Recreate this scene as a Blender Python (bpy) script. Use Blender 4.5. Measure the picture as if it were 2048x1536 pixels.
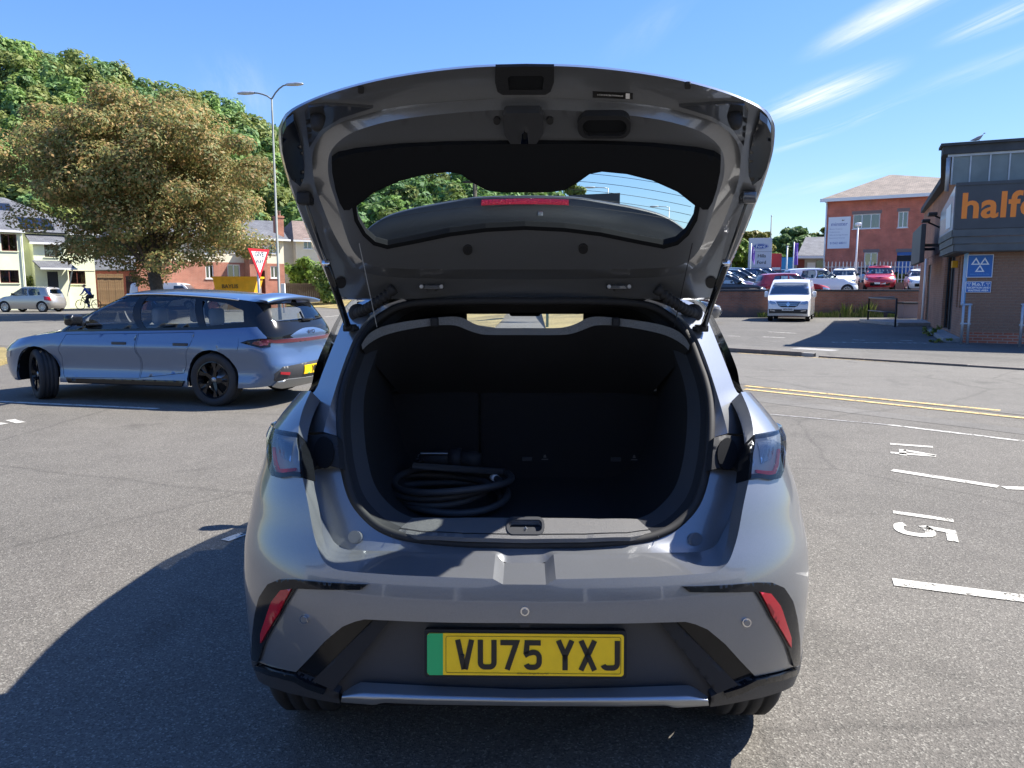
import bpy, bmesh, math, random, bisect
import numpy as np
from mathutils import Vector, Matrix
from mathutils.geometry import delaunay_2d_cdt

# ------------------------------------------------------------------ camera, sky, sun, exposure
SC = bpy.context.scene
COL = SC.collection
for o in list(bpy.data.objects):
    bpy.data.objects.remove(o)
F = 1500.0 / 2048.0           # focal length in image widths
HCAM = 1.43
PITCH = math.radians(7.22)
YAW = math.radians(0.99)
cam = bpy.data.cameras.new('camera')
cam.sensor_width = 36.0
cam.lens = 36.0 * F
cam.clip_start = 0.05
cam.clip_end = 3000
camo = bpy.data.objects.new('camera', cam)
COL.objects.link(camo)
camo.location = (0, 0, HCAM)
camo.rotation_euler = (math.pi / 2 - PITCH, 0, YAW)
SC.camera = camo

SUN = Vector((0.85, 0.30, 1.0)).normalized()
SUN_EL = math.asin(SUN.z)
SUN_AZ = math.atan2(SUN.x, SUN.y)
world = bpy.data.worlds.new('World')
SC.world = world
world.use_nodes = True
wn = world.node_tree.nodes
wl = world.node_tree.links
wn.clear()
sky = wn.new('ShaderNodeTexSky')
sky.sky_type = 'NISHITA'
sky.sun_disc = False
sky.sun_elevation = SUN_EL
sky.sun_rotation = SUN_AZ
sky.air_density = 1.0
sky.altitude = 300
sky.dust_density = 0.2
sky.ozone_density = 2.5
bg = wn.new('ShaderNodeBackground')
bg.inputs['Strength'].default_value = 0.079
wout = wn.new('ShaderNodeOutputWorld')
# cirrus: noise on the cloud deck (direction divided by its height)
tc = wn.new('ShaderNodeTexCoord')
sep = wn.new('ShaderNodeSeparateXYZ')
wl.new(tc.outputs['Generated'], sep.inputs[0])
def wmath(op, a, b=None, clamp=False):
    n = wn.new('ShaderNodeMath'); n.operation = op; n.use_clamp = clamp
    for i, s in enumerate((a, b)):
        if s is None: continue
        if isinstance(s, (int, float)): n.inputs[i].default_value = s
        else: wl.new(s, n.inputs[i])
    return n.outputs[0]
zc = wmath('MAXIMUM', sep.outputs['Z'], 0.02)
zc = wmath('ADD', zc, 0.08)
cx = wmath('DIVIDE', sep.outputs['X'], zc)
cy = wmath('DIVIDE', sep.outputs['Y'], zc)
comb = wn.new('ShaderNodeCombineXYZ')
wl.new(cx, comb.inputs[0]); wl.new(cy, comb.inputs[1])
def cloud_xy(px, py):
    d = Vector(((px - 1024) / 1500.0, (768 - py) / 1500.0, -1.0)); d.rotate(camo.rotation_euler); d.normalize()
    return d.x / (d.z + 0.08), d.y / (d.z + 0.08)
q0, q1 = cloud_xy(1570, 232), cloud_xy(1770, 142)
CANG = math.atan2(q1[1] - q0[1], q1[0] - q0[0])
mp = wn.new('ShaderNodeMapping'); mp.vector_type = 'TEXTURE'
mp.inputs['Rotation'].default_value = (0, 0, CANG)
mp.inputs['Scale'].default_value = (1.35, 0.17, 1)
wl.new(comb.outputs[0], mp.inputs[0])
nz = wn.new('ShaderNodeTexNoise'); nz.inputs['Scale'].default_value = 1.0; nz.inputs['Detail'].default_value = 9
nz.inputs['Roughness'].default_value = 0.68; nz.inputs['Distortion'].default_value = 0.7
wl.new(mp.outputs[0], nz.inputs['Vector'])
m1 = wn.new('ShaderNodeMapRange'); m1.inputs[1].default_value = 0.40; m1.inputs[2].default_value = 0.70
wl.new(nz.outputs[0], m1.inputs[0])
# wisps lie in patches all over the sky; the ones in view are where the photograph has them
blobs = [(cloud_xy(1630, 195), 0.50, 0.17, 1.5), (cloud_xy(1650, 262), 0.6, 0.10, 0.7), (cloud_xy(1800, 18), 0.5, 0.13, 1.0), (cloud_xy(2010, 30), 0.3, 0.1, 0.9), (cloud_xy(1640, 372), 0.8, 0.22, 0.35), (cloud_xy(480, 190), 0.6, 0.2, 0.22),
         (cloud_xy(1950, 140), 0.5, 0.12, 0.3), (cloud_xy(1300, 60), 0.4, 0.12, 0.12), ((1.2, -0.9), 0.7, 0.25, 0.5), ((-1.4, -0.7), 0.8, 0.25, 0.5), ((0.3, -1.6), 0.8, 0.3, 0.5), ((-0.4, 0.3), 0.5, 0.2, 0.3), ((2.6, 0.2), 0.9, 0.3, 0.4), ((-2.6, 0.8), 0.9, 0.3, 0.4)]
m2o = None
for (bx_, by_), rl, rs_, amp in blobs:
    bm_n = wn.new('ShaderNodeMapping'); bm_n.vector_type = 'TEXTURE'
    bm_n.inputs['Location'].default_value = (bx_, by_, 0); bm_n.inputs['Rotation'].default_value = (0, 0, CANG); bm_n.inputs['Scale'].default_value = (rl, rs_, 1)
    wl.new(comb.outputs[0], bm_n.inputs[0])
    ln = wn.new('ShaderNodeVectorMath'); ln.operation = 'LENGTH'; wl.new(bm_n.outputs[0], ln.inputs[0])
    mr_n = wn.new('ShaderNodeMapRange'); mr_n.interpolation_type = 'SMOOTHSTEP'; mr_n.inputs[1].default_value = 1.0; mr_n.inputs[2].default_value = 0.0; mr_n.inputs[3].default_value = 0.0; mr_n.inputs[4].default_value = amp
    wl.new(ln.outputs['Value'], mr_n.inputs[0])
    m2o = mr_n.outputs[0] if m2o is None else wmath('ADD', m2o, mr_n.outputs[0])
mask = wmath('MULTIPLY', m1.outputs[0], m2o, True)
mask = wmath('MULTIPLY', mask, 0.95, True)
hs = wn.new('ShaderNodeHueSaturation'); hs.inputs['Saturation'].default_value = 1.25; hs.inputs['Value'].default_value = 1.0; hs.inputs['Hue'].default_value = 0.512
sepc = wn.new('ShaderNodeRGBToBW'); wl.new(sky.outputs[0], sepc.inputs[0])
comp = wmath('DIVIDE', 1.0, wmath('ADD', wmath('MULTIPLY', sepc.outputs[0], 0.16), 0.72))
cs = wn.new('ShaderNodeVectorMath'); cs.operation = 'SCALE'
wl.new(sky.outputs[0], cs.inputs[0]); wl.new(comp, cs.inputs['Scale'])
wl.new(cs.outputs[0], hs.inputs['Color'])
mix = wn.new('ShaderNodeMix'); mix.data_type = 'RGBA'
wl.new(mask, mix.inputs[0]); wl.new(hs.outputs[0], mix.inputs[6])
mix.inputs[7].default_value = (4.2, 4.35, 4.5, 1)
wl.new(mix.outputs[2], bg.inputs['Color'])
wl.new(bg.outputs[0], wout.inputs[0])

sl = bpy.data.lights.new('sun', 'SUN')
sl.energy = 3.6
sl.angle = math.radians(0.53)
sl.color = (1.0, 0.95, 0.87)
so = bpy.data.objects.new('sun', sl)
COL.objects.link(so)
so.rotation_euler = (-SUN).to_track_quat('-Z', 'Y').to_euler()
so.location = SUN * 60

SC.view_settings.view_transform = 'Standard'
SC.view_settings.look = 'None'
SC.view_settings.gamma = 1.0
SC.view_settings.exposure = 1.82
SC.view_settings.use_curve_mapping = False
SC.render.engine = 'CYCLES'

# ------------------------------------------------------------------ pixel helpers (photo is 2048 x 1536)
CP, SP = math.cos(PITCH), math.sin(PITCH)
def ray(px, py):
    """world direction of a photo pixel"""
    return (camo.rotation_euler.to_matrix() @ Vector(((px - 1024) / 1500.0, (768 - py) / 1500.0, -1.0)))
def G(px, py, z=0.0):
    d = ray(px, py); t = (z - HCAM) / d.z
    return Vector((d.x * t, d.y * t, z))
def D(px, py, y):
    d = ray(px, py); t = y / d.y
    return Vector((d.x * t, y, HCAM + d.z * t))
def cray(u, v):
    """car-centred ray: u pixels right of the car's centre line"""
    t = (v - 768) / 1500.0
    return (u / 1500.0, CP - t * SP, -SP - t * CP)
def U(u, v, y):
    d = cray(u, v); t = y / d[1]
    return (d[0] * t, y, HCAM + d[2] * t)

# ------------------------------------------------------------------ materials
MATS = {}
def new_mat(name):
    m = bpy.data.materials.new(name); m.use_nodes = True
    MATS[name] = m
    return m, m.node_tree.nodes, m.node_tree.links, m.node_tree.nodes['Principled BSDF']
def pbr(name, col, rough=0.6, metal=0.0, coat=0.0, var=0.0, scale=8.0, bump=0.0, bscale=60.0, spec=0.5, trans=0.0, sss=None):
    m, n, l, p = new_mat(name)
    p.inputs['Base Color'].default_value = (*col, 1)
    p.inputs['Roughness'].default_value = rough
    p.inputs['Metallic'].default_value = metal
    p.inputs['Coat Weight'].default_value = coat
    p.inputs['Coat Roughness'].default_value = 0.03
    p.inputs['Specular IOR Level'].default_value = spec
    p.inputs['Transmission Weight'].default_value = trans
    tcn = n.new('ShaderNodeTexCoord')
    if var > 0:
        t = n.new('ShaderNodeTexNoise'); t.inputs['Scale'].default_value = scale; t.inputs['Detail'].default_value = 6
        l.new(tcn.outputs['Object'], t.inputs['Vector'])
        r = n.new('ShaderNodeMapRange'); r.inputs[1].default_value = 0.3; r.inputs[2].default_value = 0.7
        r.inputs[3].default_value = 1 - var; r.inputs[4].default_value = 1 + var
        l.new(t.outputs[0], r.inputs[0])
        mx = n.new('ShaderNodeMix'); mx.data_type = 'RGBA'; mx.blend_type = 'MULTIPLY'; mx.inputs[0].default_value = 1
        mx.inputs[6].default_value = (*col, 1); l.new(r.outputs[0], mx.inputs[7])
        l.new(mx.outputs[2], p.inputs['Base Color'])
    if bump > 0:
        t = n.new('ShaderNodeTexNoise'); t.inputs['Scale'].default_value = bscale; t.inputs['Detail'].default_value = 4
        l.new(tcn.outputs['Object'], t.inputs['Vector'])
        b = n.new('ShaderNodeBump'); b.inputs['Strength'].default_value = bump; b.inputs['Distance'].default_value = 0.01
        l.new(t.outputs[0], b.inputs['Height']); l.new(b.outputs[0], p.inputs['Normal'])
    return m
def paint(name, col, metal=0.55, rough=0.32, flake=0.15):
    m, n, l, p = new_mat(name)
    p.inputs['Metallic'].default_value = metal
    p.inputs['Roughness'].default_value = rough
    p.inputs['Coat Weight'].default_value = 1.0
    p.inputs['Coat Roughness'].default_value = 0.02
    tcn = n.new('ShaderNodeTexCoord')
    t = n.new('ShaderNodeTexNoise'); t.inputs['Scale'].default_value = 900; t.inputs['Detail'].default_value = 2
    l.new(tcn.outputs['Object'], t.inputs['Vector'])
    r = n.new('ShaderNodeMapRange'); r.inputs[1].default_value = 0.3; r.inputs[2].default_value = 0.7
    r.inputs[3].default_value = 1 - flake; r.inputs[4].default_value = 1 + flake
    l.new(t.outputs[0], r.inputs[0])
    mx = n.new('ShaderNodeMix'); mx.data_type = 'RGBA'; mx.blend_type = 'MULTIPLY'; mx.inputs[0].default_value = 1
    mx.inputs[6].default_value = (*col, 1); l.new(r.outputs[0], mx.inputs[7])
    l.new(mx.outputs[2], p.inputs['Base Color'])
    t2 = n.new('ShaderNodeTexNoise'); t2.inputs['Scale'].default_value = 5; t2.inputs['Detail'].default_value = 5
    l.new(tcn.outputs['Object'], t2.inputs['Vector'])
    r2 = n.new('ShaderNodeMapRange'); r2.inputs[1].default_value = 0.4; r2.inputs[2].default_value = 0.75
    r2.inputs[3].default_value = 0.01; r2.inputs[4].default_value = 0.07
    l.new(t2.outputs[0], r2.inputs[0]); l.new(r2.outputs[0], p.inputs['Coat Roughness'])
    return m
def glass(name, tint=(0.75, 0.82, 0.8), refl=0.12, rough=0.0):
    m, n, l, p = new_mat(name)
    n.remove(p)
    out = n['Material Output']
    tr = n.new('ShaderNodeBsdfTransparent'); tr.inputs[0].default_value = (*tint, 1)
    gl = n.new('ShaderNodeBsdfGlossy'); gl.inputs['Roughness'].default_value = rough
    gl.inputs['Color'].default_value = (0.9, 0.95, 1, 1)
    fr = n.new('ShaderNodeFresnel'); fr.inputs[0].default_value = 1.5
    mu = n.new('ShaderNodeMath'); mu.operation = 'MULTIPLY_ADD'; mu.inputs[1].default_value = 0.9; mu.inputs[2].default_value = refl * 0.2
    l.new(fr.outputs[0], mu.inputs[0])
    mx = n.new('ShaderNodeMixShader'); l.new(mu.outputs[0], mx.inputs[0]); l.new(tr.outputs[0], mx.inputs[1]); l.new(gl.outputs[0], mx.inputs[2])
    l.new(mx.outputs[0], out.inputs[0])
    return m
def ramp_mat(name, stops, scale, rough=0.9, detail=8, bump=0.0, bscale=None, bdist=0.01, coord='Object', dist=0.0, big=None):
    """base colour from one noise through a colour ramp, second larger noise darkens in patches"""
    m, n, l, p = new_mat(name)
    p.inputs['Roughness'].default_value = rough
    tcn = n.new('ShaderNodeTexCoord')
    t = n.new('ShaderNodeTexNoise'); t.inputs['Scale'].default_value = scale; t.inputs['Detail'].default_value = detail
    t.inputs['Roughness'].default_value = 0.7; t.inputs['Distortion'].default_value = dist
    l.new(tcn.outputs[coord], t.inputs['Vector'])
    r = n.new('ShaderNodeValToRGB'); l.new(t.outputs[0], r.inputs[0])
    e = r.color_ramp.elements
    while len(e) < len(stops): e.new(0.5)
    for i, (pos, c) in enumerate(stops):
        e[i].position = pos; e[i].color = (*c, 1)
    colout = r.outputs[0]
    if big:
        bs, amt = big
        t2 = n.new('ShaderNodeTexNoise'); t2.inputs['Scale'].default_value = bs; t2.inputs['Detail'].default_value = 5
        l.new(tcn.outputs[coord], t2.inputs['Vector'])
        mr = n.new('ShaderNodeMapRange'); mr.inputs[1].default_value = 0.35; mr.inputs[2].default_value = 0.65
        mr.inputs[3].default_value = 1 - amt; mr.inputs[4].default_value = 1 + amt
        l.new(t2.outputs[0], mr.inputs[0])
        mx = n.new('ShaderNodeMix'); mx.data_type = 'RGBA'; mx.blend_type = 'MULTIPLY'; mx.inputs[0].default_value = 1
        l.new(colout, mx.inputs[6]); l.new(mr.outputs[0], mx.inputs[7]); colout = mx.outputs[2]
    l.new(colout, p.inputs['Base Color'])
    if bump > 0:
        t3 = n.new('ShaderNodeTexNoise'); t3.inputs['Scale'].default_value = bscale or scale; t3.inputs['Detail'].default_value = 3
        l.new(tcn.outputs[coord], t3.inputs['Vector'])
        b = n.new('ShaderNodeBump'); b.inputs['Strength'].default_value = bump; b.inputs['Distance'].default_value = bdist
        l.new(t3.outputs[0], b.inputs['Height']); l.new(b.outputs[0], p.inputs['Normal'])
    return m
def asphalt(name, lo, mid, hi, patch=0.12, tint=None):
    m, n, l, p = new_mat(name)
    p.inputs['Roughness'].default_value = 0.88
    p.inputs['Specular IOR Level'].default_value = 0.3
    tcn = n.new('ShaderNodeTexCoord')
    v = n.new('ShaderNodeTexVoronoi'); v.inputs['Scale'].default_value = 165
    l.new(tcn.outputs['Object'], v.inputs['Vector'])
    bw = n.new('ShaderNodeSeparateColor'); l.new(v.outputs['Color'], bw.inputs[0])
    r = n.new('ShaderNodeValToRGB'); l.new(bw.outputs[0], r.inputs[0])
    e = r.color_ramp.elements
    e.new(0.5); e.new(0.8)
    for i, (pos, c) in enumerate(((0.0, lo), (0.45, mid), (0.82, mid), (1.0, hi))):
        e[i].position = pos; e[i].color = (*c, 1)
    t2 = n.new('ShaderNodeTexNoise'); t2.inputs['Scale'].default_value = 0.35; t2.inputs['Detail'].default_value = 8; t2.inputs['Roughness'].default_value = 0.62
    l.new(tcn.outputs['Object'], t2.inputs['Vector'])
    mr = n.new('ShaderNodeMapRange'); mr.inputs[1].default_value = 0.32; mr.inputs[2].default_value = 0.68
    mr.inputs[3].default_value = 1 - patch; mr.inputs[4].default_value = 1 + patch
    l.new(t2.outputs[0], mr.inputs[0])
    t4 = n.new('ShaderNodeTexNoise'); t4.inputs['Scale'].default_value = 3.0; t4.inputs['Detail'].default_value = 6
    l.new(tcn.outputs['Object'], t4.inputs['Vector'])
    mr4 = n.new('ShaderNodeMapRange'); mr4.inputs[1].default_value = 0.3; mr4.inputs[2].default_value = 0.7
    mr4.inputs[3].default_value = 0.93; mr4.inputs[4].default_value = 1.07
    l.new(t4.outputs[0], mr4.inputs[0])
    mm = n.new('ShaderNodeMath'); mm.operation = 'MULTIPLY'; l.new(mr.outputs[0], mm.inputs[0]); l.new(mr4.outputs[0], mm.inputs[1])
    mx = n.new('ShaderNodeMix'); mx.data_type = 'RGBA'; mx.blend_type = 'MULTIPLY'; mx.inputs[0].default_value = 1
    l.new(r.outputs[0], mx.inputs[6]); l.new(mm.outputs[0], mx.inputs[7])
    l.new(mx.outputs[2], p.inputs['Base Color'])
    t5 = n.new('ShaderNodeTexNoise'); t5.inputs['Scale'].default_value = 1.1; t5.inputs['Detail'].default_value = 3; t5.inputs['Distortion'].default_value = 0.6
    l.new(tcn.outputs['Object'], t5.inputs['Vector'])
    r5 = n.new('ShaderNodeMapRange'); r5.inputs[1].default_value = 0.63; r5.inputs[2].default_value = 0.74; r5.inputs[3].default_value = 1.0; r5.inputs[4].default_value = 0.72
    l.new(t5.outputs[0], r5.inputs[0])
    v6 = n.new('ShaderNodeTexVoronoi'); v6.feature = 'DISTANCE_TO_EDGE'; v6.inputs['Scale'].default_value = 0.33
    nd6 = n.new('ShaderNodeTexNoise'); nd6.inputs['Scale'].default_value = 2.0; nd6.inputs['Detail'].default_value = 5
    l.new(tcn.outputs['Object'], nd6.inputs['Vector'])
    mv6 = n.new('ShaderNodeMix'); mv6.data_type = 'VECTOR'; mv6.inputs[0].default_value = 0.12
    l.new(tcn.outputs['Object'], mv6.inputs[4]); l.new(nd6.outputs['Color'], mv6.inputs[5]); l.new(mv6.outputs[1], v6.inputs['Vector'])
    r6 = n.new('ShaderNodeMapRange'); r6.inputs[1].default_value = 0.0; r6.inputs[2].default_value = 0.010; r6.inputs[3].default_value = 0.80; r6.inputs[4].default_value = 1.0
    l.new(v6.outputs['Distance'], r6.inputs[0])
    m56 = n.new('ShaderNodeMath'); m56.operation = 'MULTIPLY'; l.new(r5.outputs[0], m56.inputs[0]); l.new(r6.outputs[0], m56.inputs[1])
    mx5 = n.new('ShaderNodeMix'); mx5.data_type = 'RGBA'; mx5.blend_type = 'MULTIPLY'; mx5.inputs[0].default_value = 1
    l.new(mx.outputs[2], mx5.inputs[6]); l.new(m56.outputs[0], mx5.inputs[7]); l.new(mx5.outputs[2], p.inputs['Base Color'])
    b = n.new('ShaderNodeBump'); b.inputs['Strength'].default_value = 0.4; b.inputs['Distance'].default_value = 0.005
    l.new(v.outputs['Distance'], b.inputs['Height']); l.new(b.outputs[0], p.inputs['Normal'])
    return m
def brick_mat(name, c1, c2, mortar, bw=0.225, bh=0.075, off=0.5, coord='UV', rough=0.9, stain=None, msize=0.012):
    """brick coursing in metres on UV coordinates"""
    m, n, l, p = new_mat(name)
    p.inputs['Roughness'].default_value = rough
    tcn = n.new('ShaderNodeTexCoord')
    b = n.new('ShaderNodeTexBrick'); b.inputs['Scale'].default_value = 1.0
    b.inputs['Brick Width'].default_value = bw; b.inputs['Row Height'].default_value = bh; b.inputs['Mortar Size'].default_value = msize
    b.inputs['Color1'].default_value = (*c1, 1); b.inputs['Color2'].default_value = (*c2, 1); b.inputs['Mortar'].default_value = (*mortar, 1)
    b.offset = off
    l.new(tcn.outputs[coord], b.inputs['Vector'])
    t2 = n.new('ShaderNodeTexNoise'); t2.inputs['Scale'].default_value = 1.3; t2.inputs['Detail'].default_value = 7
    l.new(tcn.outputs[coord], t2.inputs['Vector'])
    mr = n.new('ShaderNodeMapRange'); mr.inputs[1].default_value = 0.3; mr.inputs[2].default_value = 0.7
    mr.inputs[3].default_value = 0.78; mr.inputs[4].default_value = 1.2
    l.new(t2.outputs[0], mr.inputs[0])
    mx = n.new('ShaderNodeMix'); mx.data_type = 'RGBA'; mx.blend_type = 'MULTIPLY'; mx.inputs[0].default_value = 1
    l.new(b.outputs[0], mx.inputs[6]); l.new(mr.outputs[0], mx.inputs[7])
    outc = mx.outputs[2]
    if stain:                       # grey weathering in blotches on the lower courses of an old wall
        sc, colr, top = stain
        sp = n.new('ShaderNodeSeparateXYZ'); l.new(tcn.outputs[coord], sp.inputs[0])
        t3 = n.new('ShaderNodeTexNoise'); t3.inputs['Scale'].default_value = sc; t3.inputs['Detail'].default_value = 6
        l.new(tcn.outputs[coord], t3.inputs['Vector'])
        a = n.new('ShaderNodeMath'); a.operation = 'MULTIPLY_ADD'; a.inputs[1].default_value = 1.2; 
        l.new(t3.outputs[0], a.inputs[0]); l.new(sp.outputs['Y'], a.inputs[2])
        r3 = n.new('ShaderNodeMapRange'); r3.inputs[1].default_value = top + 0.45; r3.inputs[2].default_value = top + 0.75
        r3.inputs[3].default_value = 0.8; r3.inputs[4].default_value = 0.0
        l.new(a.outputs[0], r3.inputs[0])
        m3 = n.new('ShaderNodeMix'); m3.data_type = 'RGBA'; l.new(r3.outputs[0], m3.inputs[0]); l.new(outc, m3.inputs[6])
        m3.inputs[7].default_value = (*colr, 1); outc = m3.outputs[2]
    l.new(outc, p.inputs['Base Color'])
    bu = n.new('ShaderNodeBump'); bu.inputs['Strength'].default_value = 0.5; bu.inputs['Distance'].default_value = 0.006; bu.invert = True
    l.new(b.outputs['Fac'], bu.inputs['Height']); l.new(bu.outputs[0], p.inputs['Normal'])
    return m
def leaf_mat(name, cols, rough=0.6, trans=0.25):
    m, n, l, p = new_mat(name)
    out = n['Material Output']
    g = n.new('ShaderNodeNewGeometry')
    r = n.new('ShaderNodeValToRGB'); l.new(g.outputs['Random Per Island'], r.inputs[0])
    e = r.color_ramp.elements
    while len(e) < len(cols): e.new(0.5)
    for i, c in enumerate(cols):
        e[i].position = i / (len(cols) - 1); e[i].color = (*c, 1)
    tcn = n.new('ShaderNodeTexCoord')
    t = n.new('ShaderNodeTexNoise'); t.inputs['Scale'].default_value = 0.22; t.inputs['Detail'].default_value = 3
    l.new(tcn.outputs['Object'], t.inputs['Vector'])
    mr = n.new('ShaderNodeMapRange'); mr.inputs[1].default_value = 0.3; mr.inputs[2].default_value = 0.7; mr.inputs[3].default_value = 0.72; mr.inputs[4].default_value = 1.3
    l.new(t.outputs[0], mr.inputs[0])
    mx = n.new('ShaderNodeMix'); mx.data_type = 'RGBA'; mx.blend_type = 'MULTIPLY'; mx.inputs[0].default_value = 1
    l.new(r.outputs[0], mx.inputs[6]); l.new(mr.outputs[0], mx.inputs[7])
    l.new(mx.outputs[2], p.inputs['Base Color'])
    p.inputs['Roughness'].default_value = rough; p.inputs['Specular IOR Level'].default_value = 0.3
    tr = n.new('ShaderNodeBsdfTranslucent'); l.new(mx.outputs[2], tr.inputs[0])
    ms = n.new('ShaderNodeMixShader'); ms.inputs[0].default_value = trans
    l.new(p.outputs[0], ms.inputs[1]); l.new(tr.outputs[0], ms.inputs[2]); l.new(ms.outputs[0], out.inputs[0])
    return m

# main colours
paint('grey_paint', (0.205, 0.214, 0.228))
paint('blue_paint', (0.085, 0.14, 0.245), metal=0.6)
paint('silver_paint', (0.40, 0.385, 0.36), metal=0.6)
paint('red_paint', (0.42, 0.018, 0.025), metal=0.1)
paint('white_paint', (0.78, 0.79, 0.80), metal=0.0, flake=0.02)
paint('black_paint', (0.018, 0.02, 0.024), metal=0.2)
paint('dark_grey_paint', (0.07, 0.075, 0.085))
paint('pale_blue_paint', (0.28, 0.36, 0.42))
paint('navy_paint', (0.03, 0.05, 0.11))
paint('lime_paint', (0.42, 0.52, 0.05), metal=0.1)
paint('light_silver_paint', (0.55, 0.56, 0.57))
pbr('gloss_black', (0.008, 0.009, 0.011), 0.1, spec=0.4)
pbr('black_plastic', (0.02, 0.021, 0.024), 0.6, bump=0.15, bscale=700, spec=0.25)
pbr('matt_black', (0.010, 0.011, 0.013), 0.9, spec=0.1)
pbr('dark_trim', (0.035, 0.037, 0.042), 0.5, bump=0.2, bscale=500)
pbr('rubber', (0.014, 0.014, 0.015), 0.75)
pbr('cable_rubber', (0.04, 0.041, 0.044), 0.6)
pbr('tyre', (0.022, 0.022, 0.023), 0.8, bump=0.1, bscale=200, var=0.2, scale=12)
pbr('sill_plastic', (0.11, 0.11, 0.112), 0.5, bump=0.6, bscale=420)
pbr('felt', (0.26, 0.27, 0.275), 0.95, var=0.45, scale=500, bump=0.8, bscale=600)
pbr('carpet', (0.014, 0.014, 0.016), 0.95, var=0.4, scale=400, bump=0.6, bscale=500)
pbr('satin_silver', (0.36, 0.38, 0.40), 0.34, metal=0.8, bump=0.1, bscale=900)
pbr('chrome', (0.7, 0.7, 0.72), 0.12, metal=1.0)
pbr('steel', (0.35, 0.36, 0.37), 0.35, metal=0.9, var=0.2)
pbr('galvanised', (0.42, 0.44, 0.46), 0.5, metal=0.5, var=0.2, scale=4)
pbr('red_lens', (0.40, 0.008, 0.02), 0.12, coat=0.8)
pbr('smoky_red', (0.11, 0.02, 0.035), 0.15, coat=0.6)
pbr('brake_red', (0.55, 0.01, 0.04), 0.2, coat=0.5, bump=0.8, bscale=120)
pbr('white_lens', (0.42, 0.44, 0.47), 0.15, coat=0.5, metal=0.6)
pbr('white_print', (0.8, 0.8, 0.8), 0.6)
pbr('black_print', (0.012, 0.011, 0.010), 0.4)
pbr('plate_yellow', (1.0, 0.62, 0.004), 0.3, coat=0.3, var=0.05, scale=30)
pbr('plate_white', (0.75, 0.75, 0.73), 0.35)
pbr('plate_green', (0.0, 0.42, 0.13), 0.35, coat=0.3)
pbr('grey_fabric', (0.05, 0.052, 0.055), 0.9, var=0.3, scale=300)
pbr('pale_seat', (0.32, 0.33, 0.34), 0.7)
glass('tailgate_glass', (0.80, 0.88, 0.87), 0.1)
glass('car_glass', (0.86, 0.90, 0.88), 0.15)
glass('dark_glass', (0.10, 0.11, 0.12), 0.3)
glass('clear_lens', (0.88, 0.9, 0.9), 0.02)
glass('house_glass', (0.25, 0.28, 0.3), 0.6)

# ------------------------------------------------------------------ mesh helpers
def M(x):
    return MATS[x] if isinstance(x, str) else x
def mesh_obj(name, verts, faces, mat, parent=None, smooth=True, loc=None, merge=0.0, uv=None):
    me = bpy.data.meshes.new(name)
    me.from_pydata([tuple(v) for v in verts], [], [tuple(f) for f in faces])
    if merge > 0:
        bm = bmesh.new(); bm.from_mesh(me)
        bmesh.ops.remove_doubles(bm, verts=bm.verts, dist=merge)
        bm.to_mesh(me); bm.free()
    if smooth:
        me.polygons.foreach_set('use_smooth', [True] * len(me.polygons))
    if uv is not None:
        lay = me.uv_layers.new(name='UVMap')
        for lp in me.loops:
            lay.data[lp.index].uv = uv(me.vertices[lp.vertex_index].co)
    me.materials.append(M(mat))
    me.update()
    o = bpy.data.objects.new(name, me)
    COL.objects.link(o)
    if parent is not None:
        o.parent = parent
    if loc is not None:
        o.location = loc
    return o
def tag(o, label=None, cat=None, group=None, kind=None):
    if label: o['label'] = label
    if cat: o['category'] = cat
    if group: o['group'] = group
    if kind: o['kind'] = kind
    return o
def thing(name, label, cat, loc=(0, 0, 0), rz=0.0, group=None):
    o = bpy.data.objects.new(name, None)
    o.empty_display_size = 0.2
    COL.objects.link(o)
    o.location = loc
    o.rotation_euler = (0, 0, rz)
    return tag(o, label, cat, group)
def copy_tree(o, parent=None):
    c = o.copy(); COL.objects.link(c); c.parent = parent
    for ch in list(o.children):
        copy_tree(ch, c)
    return c

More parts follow.
